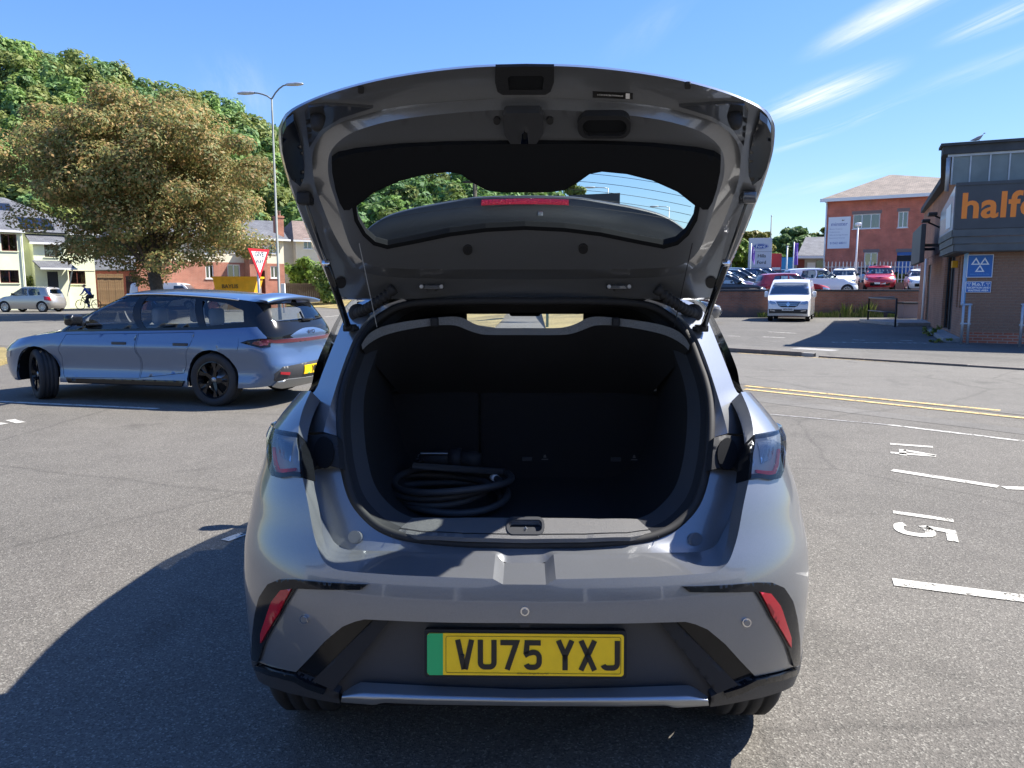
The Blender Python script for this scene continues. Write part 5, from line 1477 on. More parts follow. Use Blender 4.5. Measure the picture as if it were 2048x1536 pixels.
def bush(label, lo, hi, leafm, seed, cnt=70, size=0.13, n=40, name='bush', cat='bush', stem=True):
    """lo / hi corners of the bush's box"""
    rg = np.random.default_rng(seed); lo = np.array(lo, float); hi = np.array(hi, float); base = np.array([(lo[0] + hi[0]) / 2, (lo[1] + hi[1]) / 2, lo[2]])
    root = thing(name, label, cat, tuple(base)); ext = (hi - lo)
    r = min(ext) * 0.26
    C = lo + r * 0.6 + (ext - r * 1.2) * rg.random((n, 3)); C -= base
    quads_obj('foliage', leaf_cloud(C, np.full(n, r) * rg.uniform(0.7, 1.3, n), cnt, size, seed, 0.9, 0.4), leafm, root)
    if stem:
        tb = MB()
        for i in range(5):
            tb.tube([(rg.normal() * ext[0] * 0.12, 0, -0.05), tuple(C[i])], [0.04, 0.015], 6)
        tb.build('stems', BARK, root, True)
    return root

# ------------------------------------------------------------------ houses
pbr('green_render', (0.74, 0.77, 0.55), 0.9, var=0.06, scale=1.5, bump=0.2, bscale=60)
pbr('cream_render', (0.72, 0.66, 0.50), 0.9, var=0.06, scale=1.5, bump=0.2, bscale=60)
pbr('white_render', (0.68, 0.64, 0.54), 0.9, var=0.06, scale=1.5, bump=0.2, bscale=60)
pbr('grey_render', (0.42, 0.39, 0.34), 0.9, var=0.06, scale=1.5)
pbr('white_upvc', (0.78, 0.78, 0.77), 0.35)
pbr('brown_frame', (0.10, 0.03, 0.025), 0.4)
pbr('curtain', (0.42, 0.38, 0.36), 0.9, var=0.2, scale=9)
pbr('dark_room', (0.03, 0.03, 0.032), 0.9)
pbr('dark_door', (0.03, 0.035, 0.04), 0.4)
pbr('solar_cell', (0.012, 0.014, 0.022), 0.12, coat=0.5)
def tile_mat(name, c1, c2, mort, bw, bh):
    return brick_mat(name, c1, c2, mort, bw, bh, 0.5, 'UV', 0.8, None, 0.012)
tile_mat('slate_tiles', (0.10, 0.105, 0.12), (0.135, 0.14, 0.155), (0.05, 0.05, 0.06), 0.3, 0.16)
tile_mat('brown_tiles', (0.20, 0.165, 0.135), (0.26, 0.21, 0.17), (0.09, 0.075, 0.065), 0.3, 0.22)
tile_mat('red_brown_tiles', (0.17, 0.12, 0.10), (0.21, 0.155, 0.13), (0.08, 0.06, 0.05), 0.3, 0.2)
brick_mat('orange_brick', (0.36, 0.10, 0.055), (0.42, 0.14, 0.08), (0.36, 0.26, 0.20))
brick_mat('red_brick', (0.510, 0.108, 0.066), (0.622, 0.147, 0.084), (0.491, 0.254, 0.189))
brick_mat('old_brick', (0.24, 0.09, 0.05), (0.30, 0.12, 0.07), (0.20, 0.15, 0.12), stain=(2.2, (0.10, 0.088, 0.078), 0.45))
brick_mat('brown_brick', (0.294, 0.138, 0.080), (0.372, 0.176, 0.104), (0.333, 0.199, 0.135))
class Facade:
    """local frame of a wall: x along it, z up, wall face at y = 0 looking along -y"""
    def __init__(s, root): s.r = root; s.m = Matrix.Translation(root.location) @ root.rotation_euler.to_matrix().to_4x4()
    def at(s, px, py, yl=0.0):
        mi = s.m.inverted(); o = mi @ Vector((0, 0, HCAM)); d = mi.to_3x3() @ ray(px, py); t = (yl - o.y) / d.y
        p = o + d * t; return p.x, p.z
    def rect(s, x0, y0, x1, y1, yl=0.0):
        a = s.at(x0, y0, yl); b = s.at(x1, y1, yl); c = s.at(x0, y1, yl); e = s.at(x1, y0, yl)
        return ((a[0] + c[0]) / 2, (b[1] + c[1]) / 2, (b[0] + e[0]) / 2, (a[1] + e[1]) / 2)
def wall_obj(root, name, outer, holes, mat, yl=0.0, depth=0.12):
    mb = patch(outer, lambda x, z: (x, yl, z), holes, res=50, gres=0, depth=depth, toward=(0, -1000, 2))
    return mb.build(name, mat, root, False, uv=lambda c: (c.x, c.z))
def rectp(r): return [(r[0], r[1]), (r[2], r[1]), (r[2], r[3]), (r[0], r[3])]
def window(root, r, yl=0.0, frame='white_upvc', cols=2, pane='house_glass', fw=0.06, sill=True, curtain=True, trans=False):
    x0, z0, x1, z1 = r; fr = MB(); y0 = yl + 0.05; y1 = yl + 0.11
    fr.box((x0, y0, z0), (x1, y1, z0 + fw)); fr.box((x0, y0, z1 - fw), (x1, y1, z1))
    fr.box((x0, y0, z0 + fw), (x0 + fw, y1, z1 - fw)); fr.box((x1 - fw, y0, z0 + fw), (x1, y1, z1 - fw))
    for c in range(1, cols):
        xm = x0 + (x1 - x0) * c / cols; fr.box((xm - fw / 2, y0, z0 + fw), (xm + fw / 2, y1, z1 - fw))
    w = fr.build('window', frame, root, False)
    for c in range(cols):
        a = x0 + (x1 - x0) * c / cols + fw * 0.5; b = x0 + (x1 - x0) * (c + 1) / cols - fw * 0.5
        MB().add([(a, y0 + 0.03, z0 + fw * 0.8), (b, y0 + 0.03, z0 + fw * 0.8), (b, y0 + 0.03, z1 - fw * 0.8), (a, y0 + 0.03, z1 - fw * 0.8)], [(0, 1, 2, 3)]).build('pane', pane, w, False)
    if curtain:
        cb = MB(); cb.add([(x0, yl + 0.45, z0 - 0.1), (x1, yl + 0.45, z0 - 0.1), (x1, yl + 0.45, z1 + 0.1), (x0, yl + 0.45, z1 + 0.1)], [(0, 1, 2, 3)])
        cb.build('room_behind', 'dark_room', w, False)
        ww = (x1 - x0) * 0.2
        for (a, b) in ((x0, x0 + ww), (x1 - ww, x1)):
            n = 8; MB().loft([[(a + (b - a) * i / n, yl + 0.2 + 0.03 * (i % 2), z) for i in range(n + 1)] for z in (z0 - 0.05, z1 + 0.05)]).build('curtain', 'curtain', w, False)
    if sill:
        MB().box((x0 - 0.06, yl - 0.06, z0 - 0.06), (x1 + 0.06, yl + 0.05, z0 - 0.003)).build('sill', frame if frame == 'white_upvc' else 'green_render', w, False)
    return w
def slab_roof(root, name, polys, mat, th=0.09):
    """roof planes given as 3D outlines (bottom edge first); UVs run along the eave and up the slope"""
    out = []
    for pl in polys:
        P = [Vector(p) for p in pl]; e = (P[1] - P[0]).normalized(); n = e.cross(P[-1] - P[0]).normalized()
        if n.z < 0: n = -n
        up = n.cross(e); k = len(P)
        mb = MB().add([p for p in P] + [p - n * th for p in P], [tuple(range(k)), tuple(range(2 * k - 1, k - 1, -1))] + [(i, i + k, (i + 1) % k + k, (i + 1) % k) for i in range(k)])
        o0 = P[0].copy()
        out.append(mb.build(name, mat, root, False, uv=lambda c, o0=o0, e=e, up=up: ((c - o0).dot(e), (c - o0).dot(up))))
    return out
# green house on the far left
c0 = D(194, 600, 57.0)
gh = thing('house', 'pale green rendered house with solar panels on its slate roof', 'house', (c0.x, c0.y, 0), math.radians(47))
F1 = Facade(gh)
EZ = 5.55
w_r = F1.rect(128, 475, 167, 507); w_dn = F1.rect(138, 541, 171, 568)
xw = F1.at(46, 500)[0]; xb0 = F1.at(72, 500)[0]; xb1 = F1.at(133, 500)[0]
wall_obj(gh, 'wall', [(-17, 0), (0, 0), (0, EZ), (-17, EZ)], [rectp(w_r), rectp(w_dn)], 'green_render')
wall_obj(gh, 'band_course', [(xb1 + 0.05, 2.78), (0.0, 2.78), (0.0, 2.86), (xb1 + 0.05, 2.86)], [], 'cream_render', -0.03, 0.03)
MB().box((-0.12, 0.13, 0), (-0.003, 7.5, EZ)).box((-17, 7.4, 0), (-0.13, 7.5, EZ)).build('side_wall', 'green_render', gh, False)
window(gh, w_r, 0, 'brown_frame', 2); window(gh, w_dn, 0, 'brown_frame', 2)
BY = -1.0   # stair bay in front of the wall
bx0, bx1 = F1.at(66, 500, BY)[0], F1.at(132, 500, BY)[0]; bz = F1.at(100, 486, BY)[1]
w_c = F1.rect(89, 488, 116, 514, BY); w_d = F1.rect(96, 543, 118, 600, BY); w_d = (w_d[0], 0.1, w_d[2], w_d[3])
wall_obj(gh, 'bay_wall', [(bx0, 0), (bx1, 0), (bx1, bz), (bx0, bz)], [rectp(w_c), rectp(w_d)], 'green_render', BY)
MB().box((bx0, BY + 0.13, 0), (bx0 + 0.1, -0.003, bz)).box((bx1 - 0.1, BY + 0.13, 0), (bx1, -0.003, bz)).build('bay_side', 'green_render', gh, False)
window(gh, w_c, BY, 'brown_frame', 1, curtain=False)
dr = MB().box((w_d[0], BY + 0.06, 0.1), (w_d[2], BY + 0.11, w_d[3])).build('door', 'dark_door', gh, False)
MB().box((w_d[2] - 0.2, BY + 0.02, 1.05), (w_d[2] - 0.12, BY + 0.058, 1.12)).build('handle', 'chrome', dr, False)
slab_roof(gh, 'bay_roof', [[(bx0 - 0.2, BY - 0.25, bz), (bx1 + 0.2, BY - 0.25, bz), (bx1 + 0.2, 0.6, bz + 0.95), (bx0 - 0.2, 0.6, bz + 0.95)]], 'slate_tiles')
MB().box((bx0 - 0.25, BY - 0.33, bz - 0.12), (bx1 + 0.25, BY - 0.24, bz + 0.02)).build('bay_gutter', 'white_upvc', gh, False)
pz = F1.at(100, 536, BY - 0.9)[1]
slab_roof(gh, 'porch_roof', [[(bx0 + 0.15, BY - 0.95, pz), (bx1 + 0.35, BY - 0.95, pz), (bx1 + 0.1, BY, pz + 0.55), (bx0 - 0.1, BY, pz + 0.55)]], 'slate_tiles')
MB().box((bx0 + 0.12, BY - 1.03, pz - 0.1), (bx1 + 0.38, BY - 0.94, pz + 0.02)).build('porch_fascia', 'white_upvc', gh, False)
MB().tube([(bx1 - 0.35, BY - 0.85, 0.0 + 0.9), (bx1 + 0.1, BY - 0.85, pz)], 0.05, 8).build('porch_brace', 'cream_render', gh, False)
# left wing
LY = -1.6; lx1 = F1.at(47, 500, LY)[0]; lz = F1.at(40, 464, LY)[1]
w_l = F1.rect(2, 468, 34, 502, LY); w_l2 = F1.rect(0, 540, 38, 566, LY)
wall_obj(gh, 'wing_wall', [(-16, 0), (lx1, 0), (lx1, lz), (-16, lz)], [rectp(w_l), rectp(w_l2)], 'green_render', LY)
MB().box((lx1 - 0.12, LY + 0.13, 0), (lx1, -0.003, lz)).build('wing_side', 'green_render', gh, False)
window(gh, w_l, LY, 'brown_frame', 2); window(gh, w_l2, LY, 'brown_frame', 2)
MB().box((-16, LY - 0.32, lz - 0.06), (lx1 + 0.1, LY - 0.2, lz + 0.08)).build('wing_gutter', 'white_upvc', gh, False)
MB().tube([(lx1 - 0.08, LY - 0.08, lz - 0.1), (lx1 - 0.08, LY - 0.08, 0.0)], 0.04, 8).build('downpipe', 'white_upvc', gh, False)
RZ = 8.15; ry_ = 3.9; rx_ = -4.6
slab_roof(gh, 'roof', [[(-17, -0.35, EZ - 0.05), (0.35, -0.35, EZ - 0.05), (rx_, ry_, RZ), (-17, ry_, RZ)],
                       [(0.35, -0.35, EZ - 0.05), (0.35, 7.8, EZ - 0.05), (rx_, ry_, RZ)],
                       [(0.35, 7.8, EZ - 0.05), (-17, 7.8, EZ - 0.05), (-17, ry_, RZ), (rx_, ry_, RZ)]], 'slate_tiles')
slab_roof(gh, 'wing_roof', [[(-16, LY - 0.3, lz), (lx1 + 0.1, LY - 0.3, lz), (lx1 + 0.1, 1.0, lz + 1.62), (-16, 1.0, lz + 1.62)]], 'slate_tiles')
MB().box((bx1 + 0.3, -0.42, EZ - 0.16), (0.4, -0.30, EZ - 0.02)).build('gutter', 'white_upvc', gh, False)
sl_n = Vector((0, -(RZ - EZ), ry_ + 0.35)).normalized(); up_r = Vector((0, ry_ + 0.35, RZ - EZ + 0.05)).normalized()
def roof_hit(px, py):
    """photo pixel to (x, distance up the slope) on the front roof plane"""
    mi = F1.m.inverted(); o = mi @ Vector((0, 0, HCAM)); d_ = mi.to_3x3() @ ray(px, py); p0 = Vector((0, -0.35, EZ - 0.05))
    q = o + d_ * ((p0 - o).dot(sl_n) / d_.dot(sl_n)); return q.x, (q - p0).dot(up_r)
for (hx, hs_, xs_) in ((*roof_hit(110, 461), 6), (*roof_hit(30, 431), 4)):
    for i in range(xs_):
        o_ = Vector((hx - i * 1.06, -0.35, EZ - 0.05)) + up_r * hs_ + sl_n * 0.07
        ex = Vector((-1, 0, 0)) * 1.0
        pnl_ = MB().add([o_, o_ + ex, o_ + ex + up_r * 1.65, o_ + up_r * 1.65] + [q - sl_n * 0.04 for q in (o_, o_ + ex, o_ + ex + up_r * 1.65, o_ + up_r * 1.65)], [(0, 1, 2, 3), (7, 6, 5, 4), (0, 4, 5, 1), (1, 5, 6, 2), (2, 6, 7, 3), (3, 7, 4, 0)])
        pnl_.build('solar_panel', 'solar_cell', gh, False)
# brick and cream semi behind the tree
c1 = D(571, 600, 58.0)
bh = thing('house', 'brick and cream house with slate roof and orange chimney behind the give way sign', 'house', (c1.x, c1.y, 0), math.radians(45))
F2 = Facade(bh); EZ2 = F2.at(560, 478)[1]; zb_ = F2.at(540, 527)[1]
ups = [F2.rect(537, 484, 553, 507), F2.rect(462, 480, 482, 506), F2.rect(408, 484, 432, 508)]
dns = [F2.rect(541, 532, 556, 556), F2.rect(455, 529, 480, 556), F2.rect(411, 530, 427, 557)]
LX = F2.at(275, 560)[0]
wall_obj(bh, 'upper_wall', [(LX, zb_), (0, zb_), (0, EZ2), (LX, EZ2)], [rectp(r) for r in ups], 'cream_render')
dr2 = F2.rect(518, 541, 532, 600); dr2 = (dr2[0], 0.05, dr2[2], dr2[3])
wall_obj(bh, 'lower_wall', [(LX, 0), (0, 0), (0, zb_ - 0.003), (LX, zb_ - 0.003)], [rectp(r) for r in dns] + [rectp(dr2)], 'orange_brick', -0.02, 0.14)
MB().box((-0.12, 0.13, 0), (-0.003, 8, EZ2)).build('end_wall', 'cream_render', bh, False)
for r in ups: window(bh, r, 0, 'white_upvc', 2)
for r in dns: window(bh, r, -0.02, 'white_upvc', 2)
MB().box((dr2[0], 0.03, 0.05), (dr2[2], 0.08, dr2[3])).build('door', 'white_upvc', bh, False)
px0 = F2.at(498, 500, -0.9)[0]; px1 = F2.at(533, 500, -0.9)[0]
bq = wall_obj(bh, 'porch_wall', [(px0, 0), (px1, 0), (px1, 4.05), (px0, 4.05)], [(lambda r: rectp((r[0], 0.05, r[2], r[3])))(F2.rect(517, 541, 531, 600, -0.9))], 'orange_brick', -0.9)
MB().box((px0, -0.77, 0), (px0 + 0.12, -0.03, 4.05)).box((px1 - 0.12, -0.77, 0), (px1, -0.03, 4.05)).build('porch_side', 'orange_brick', bh, False, uv=lambda c: (c.y, c.z))
slab_roof(bh, 'porch_roof', [[(px0 - 0.2, -1.2, 4.0), (px1 + 0.2, -1.2, 4.0), (px1 + 0.2, 0.1, 4.9), (px0 - 0.2, 0.1, 4.9)]], 'slate_tiles')
slab_roof(bh, 'roof', [[(LX - 0.3, -0.35, EZ2 - 0.05), (0.35, -0.35, EZ2 - 0.05), (-3.0, 4.0, EZ2 + 2.35), (LX + 3, 4.0, EZ2 + 2.35)],
                       [(0.35, -0.35, EZ2 - 0.05), (0.35, 8.3, EZ2 - 0.05), (-3.0, 4.0, EZ2 + 2.35)],
                       [(LX - 0.3, 8.3, EZ2 - 0.05), (LX - 0.3, -0.35, EZ2 - 0.05), (LX + 3, 4.0, EZ2 + 2.35)]], 'slate_tiles')
MB().box((LX - 0.3, -0.43, EZ2 - 0.16), (0.4, -0.33, EZ2 - 0.02)).build('gutter', 'white_upvc', bh, False)
cxr = F2.at(558, 450, 2.5)
ch = MB().box((cxr[0] - 0.25, 2.2, EZ2 + 0.1), (cxr[0] + 0.25, 3.0, F2.at(558, 432, 2.5)[1])); ch.box((cxr[0] - 0.3, 2.15, F2.at(558, 436, 2.5)[1]), (cxr[0] + 0.3, 3.05, F2.at(558, 433, 2.5)[1]))
cho = ch.build('chimney', 'orange_brick', bh, False, uv=lambda c: (c.x + c.y, c.z))
for dx in (-0.12, 0.12):
    MB().lathe([(0.09, 0.0), (0.08, 0.35), (0.10, 0.36), (0.10, 0.4), (0.06, 0.4)], 'Z', (cxr[0] + dx, 2.6, F2.at(558, 432, 2.5)[1]), 10).build('chimney_pot', 'orange_brick', cho, True)
# second chimney half hidden by the tree
cx2 = F2.at(348, 440, 3.0)
MB().box((cx2[0] - 0.4, 3.2, EZ2 + 0.8), (cx2[0] + 0.4, 4.2, EZ2 + 3.2)).build('chimney', 'orange_brick', bh, False, uv=lambda c: (c.x + c.y, c.z))
# cream house further back
c2 = D(596, 600, 66.0)
nh = thing('house', 'cream house with grey tiled roof beyond the hedge', 'house', (c2.x, c2.y, 0), math.radians(34))
F3 = Facade(nh); EZ3 = F3.at(620, 481)[1]
wn_ = F3.rect(607, 477, 624, 498)
wall_obj(nh, 'wall', [(0, 0), (7, 0), (7, EZ3), (0, EZ3)], [rectp(wn_)], 'white_render')
MB().box((0.003, 0.13, 0), (0.12, 8, EZ3)).build('side_wall', 'grey_render', nh, False)
window(nh, wn_, 0, 'white_upvc', 2)
rzt = F3.at(600, 442, 4)[1]
slab_roof(nh, 'roof', [[(-0.3, -0.35, EZ3 - 0.05), (7.2, -0.35, EZ3 - 0.05), (4.0, 4.0, rzt), (0.9, 4.0, rzt)], [(-0.3, 8.3, EZ3 - 0.05), (-0.3, -0.35, EZ3 - 0.05), (0.9, 4.0, rzt)]], 'red_brown_tiles')
MB().box((-0.35, -0.43, EZ3 - 0.16), (7.2, -0.33, EZ3 + 0.0)).build('gutter', 'white_upvc', nh, False)
MB().box((-4.6, 0.9, 0), (-0.003, 7.5, EZ3 - 0.05)).build('rear_wing', 'grey_render', nh, False)
slab_roof(nh, 'rear_wing_roof', [[(-4.9, 0.6, EZ3 - 0.05), (-0.36, 0.6, EZ3 - 0.05), (-0.36, 4.2, rzt - 0.1), (-4.9, 4.2, rzt - 0.1)]], 'slate_tiles')
# fences, gate, hedges
pbr('new_timber', (0.40, 0.25, 0.12), 0.8, var=0.25, scale=6)
pbr('dark_timber', (0.085, 0.06, 0.045), 0.85, var=0.3, scale=6)
pbr('rust_red', (0.20, 0.04, 0.03), 0.7)
def board_fence(label, pa, pb, z0, z1, bw, mat, rail, name='fence', cat='fence', group=None):
    pa = Vector(pa); pb = Vector(pb); d = pb - pa; L = d.length
    root = thing(name, label, cat, pa, math.atan2(d.y, d.x), group); n = max(1, int(L / bw)); rg = random.Random(9)
    me = None
    for i in range(n):
        if me is None:
            o = MB().box((0.004, 0, z0), (bw - 0.004, 0.025, z1)).build('board', mat, root, False); me = o.data
        else:
            o = bpy.data.objects.new('board', me); COL.objects.link(o); o.parent = root
        o.location = (i * bw, rg.uniform(-0.006, 0.006), rg.uniform(-0.02, 0.02))
    for z in (z0 + 0.25, z1 - 0.3):
        MB().box((0, -0.035, z), (n * bw, -0.008, z + 0.08)).build('rail', rail, root, False)
    return root
board_fence('pale timber plank gate beside the green house', D(197, 600, 55.5).xy.to_3d(), D(252, 600, 56.5).xy.to_3d(), 0.05, 2.55, 0.145, 'new_timber', 'new_timber', 'gate', 'gate')
board_fence('dark timber panel fence right of the plank gate', D(254, 600, 56.6).xy.to_3d(), D(284, 600, 57.0).xy.to_3d(), 0.05, 2.4, 0.145, 'dark_timber', 'dark_timber')
board_fence('weathered dark fence under the hedge', D(572, 600, 61.0).xy.to_3d() + Vector((0, 0, 0.4)), D(650, 600, 61.5).xy.to_3d() + Vector((0, 0, 0.4)), 0.0, 1.5, 0.15, 'dark_timber', 'dark_timber')
sh0 = D(230, 600, 60)
shd = thing('shed', 'low building with dark red boards behind the plank gate', 'shed', (sh0.x, 60, 0))
MB().box((-2.4, 0, 0), (2.4, 3, 3.0)).build('wall', 'rust_red', shd, False)
slab_roof(shd, 'roof', [[(-2.6, -0.3, 2.95), (2.6, -0.3, 2.95), (2.6, 3.2, 4.2), (-2.6, 3.2, 4.2)]], 'slate_tiles')
def boxpx(x0, y0, x1, y1, Y, dy=1.2, zmin=None):
    a = D(x0, y1, Y); b = D(x1, y0, Y); return (a.x, Y, zmin if zmin is not None else a.z), (b.x, Y + dy, b.z)
lo, hi = boxpx(-60, 546, 64, 600, 53, 2.0, 0.0); bush('olive rounded hedge behind the silver car', lo, hi, 'olive_leaves', 41, 110, 0.10, 60, 'hedge', 'hedge')
lo, hi = boxpx(568, 514, 632, 560, 62, 1.5, 1.2); bush('clipped bright green hedge above the dark fence', lo, hi, 'light_leaves', 42, 110, 0.13, 50, 'hedge', 'hedge')
lo, hi = boxpx(618, 520, 690, 590, 60, 2.4, 0.3); bush('dark green shrub at the right end of the hedge', lo, hi, 'wood_leaves', 43, 110, 0.13, 60)
lo, hi = boxpx(397, 541, 420, 574, 57, 1.0, 0.1); bush('yellow green shrub against the brick house wall', lo, hi, 'yellow_leaves', 44, 90, 0.09, 26)
lo, hi = boxpx(276, 560, 284, 580, 55, 0.5, 0.1); bush('small pale shrub at the foot of the dark fence', lo, hi, 'yellow_leaves', 45, 60, 0.08, 10)

# ------------------------------------------------------------------ street things on the left
pbr('lamp_column', (0.17, 0.19, 0.18), 0.6, var=0.15, scale=3)
def lamp_post(label, base, H, arms, r0=0.085, group=None, arm_mat='lamp_column'):
    root = thing('street_lamp', label, 'street lamp', base, 0, group)
    MB().tube([(0, 0, 0), (0, 0, 1.2), (0, 0, 1.21), (0, 0, H)], [r0, r0, r0 * 0.72, r0 * 0.45], 12).build('column', arm_mat, root, True)
    for (dx, dy, dz) in arms:
        pts = [(0, 0, H - 0.05)] + [(dx * t, dy * t, H + dz * math.sin(t * math.pi / 2)) for t in (0.25, 0.5, 0.75, 1.0)]
        MB().tube(pts, 0.035, 8).build('arm', arm_mat, root, True)
        e = Vector((dx, dy, H + dz)); u = Vector((dx, dy, 0)).normalized(); n_ = Vector((-u.y, u.x, 0))
        hd = MB()
        prof = [(-0.05, 0.05, 0.05), (0.1, 0.12, 0.07), (0.45, 0.15, 0.08), (0.72, 0.10, 0.05), (0.78, 0.02, 0.02)]
        rows = []
        for (t, w, h) in prof:
            rows.append([e + u * t + n_ * (w * math.cos(k * math.pi / 4)) + Vector((0, 0, h * math.sin(k * math.pi / 4))) for k in range(8)])
        hd.loft(rows, True); hd.build('lantern', 'galvanised', root, True)
    return root
lb = D(556, 578, 35); lt2 = D(538, 196, 35)
lamp_post('tall double armed street lamp behind the blue estate car', (lt2.x + 0.12, 35, 0), lt2.z, [(-0.85, 0.1, 0.25), (0.75, -0.1, 0.55)])
pbr('sign_red', (0.50, 0.02, 0.03), 0.35); pbr('sign_white', (0.75, 0.76, 0.76), 0.35); pbr('sign_black', (0.02, 0.03, 0.035), 0.4)
sg0 = D(521, 578, 22)
sg = thing('give_way_sign', 'red and white triangular GIVE WAY road sign on a post', 'road sign', (sg0.x, 22, 0), math.radians(68))
MB().tube([(0, 0.06, 0), (0, 0.06, 2.55)], 0.038, 10).build('post', 'galvanised', sg, True)
S_ = 22 / 1500.0; zt = HCAM + (578 - 499) * S_; zbm = HCAM + (578 - 557) * S_; hw = 0.45
def tri(k, y): 
    cz_ = zt - (zt - zbm) * 0.333
    return [(-hw * k, y, cz_ + (zt - cz_) * k), (hw * k, y, cz_ + (zt - cz_) * k), (0, y, cz_ + (zbm - cz_) * k)]
def trip(k, y0, y1, mat, nm):
    a = tri(k, y0); b = tri(k, y1); return MB().add(a + b, [(2, 1, 0), (3, 4, 5), (0, 1, 4, 3), (1, 2, 5, 4), (2, 0, 3, 5)]).build(nm, mat, sg, False)
trip(1.0, -0.004, 0.02, 'sign_red', 'sign_plate'); trip(0.72, -0.008, -0.0045, 'sign_white', 'sign_face')
cz_ = zt - (zt - zbm) * 0.333
place_text('GIVE', 0.19, (0, -0.010, cz_ + 0.12), (1, 0, 0), (0, 0, 1), 'sign_black', sg, 'lettering', bold=0.004, sx=0.95)
place_text('WAY', 0.17, (0, -0.010, cz_ - 0.09), (1, 0, 0), (0, 0, 1), 'sign_black', sg, 'lettering', bold=0.004, sx=0.85)
# yellow skip
pbr('skip_yellow', (0.80, 0.40, 0.01), 0.5, var=0.12, scale=3)
pbr('rust_print', (0.12, 0.07, 0.02), 0.7)
k0 = D(479, 600, 49)
skp = thing('skip', 'yellow builders skip in front of the brick house', 'skip', (k0.x, 49, 0), math.radians(6))
w1, w2, h_ = 1.42, 1.12, D(479, 554, 49).z
sk_ = MB(); A = [(-w1, -0.75, h_), (w1, -0.75, h_), (w1, 0.75, h_), (-w1, 0.75, h_)]; B = [(-w2, -0.7, 0.1), (w2 * 0.7, -0.7, 0.1), (w2 * 0.7, 0.7, 0.1), (-w2, 0.7, 0.1)]
sk_.add(A + B, [(0, 1, 5, 4), (1, 2, 6, 5), (2, 3, 7, 6), (3, 0, 4, 7), (4, 5, 6, 7)]); sk_.build('tub', 'skip_yellow', skp, False)
MB().box((-w1 - 0.03, -0.80, h_ - 0.10), (w1 + 0.03, -0.752, h_ + 0.02)).box((-w1 - 0.03, 0.752, h_ - 0.10), (w1 + 0.03, 0.80, h_ + 0.02)).box((-w1 - 0.05, -0.75, h_ - 0.1), (-w1, 0.75, h_ + 0.02)).box((w1, -0.75, h_ - 0.1), (w1 + 0.05, 0.75, h_ + 0.02)).build('rim', 'skip_yellow', skp, False)
for x in (-0.55, 0.45):
    MB().add([(x, -0.79, h_ - 0.12), (x + 0.12, -0.79, h_ - 0.12), (x + 0.1, -0.74, 0.12), (x, -0.74, 0.12)], [(0, 1, 2, 3)]).build('rib', 'skip_yellow', skp, False)
place_text('BAYLIS', 0.34, (-0.35, -0.80, h_ - 0.62), (1, 0, 0), (0, 0.05, 1), 'rust_print', skp, 'lettering', bold=0.01)
mp_ = D(562, 570, 52)
mk = thing('marker_post', 'small white box on a post right of the lamp column', 'cabinet', (D(566, 570, 45).x, 45, 0))
MB().box((-0.12, -0.08, 0.9), (0.12, 0.08, 1.75), 0.02).build('box', 'white_upvc', mk, False)
MB().tube([(0, 0, 0), (0, 0, 0.9)], 0.04, 8).build('post', 'galvanised', mk, True)
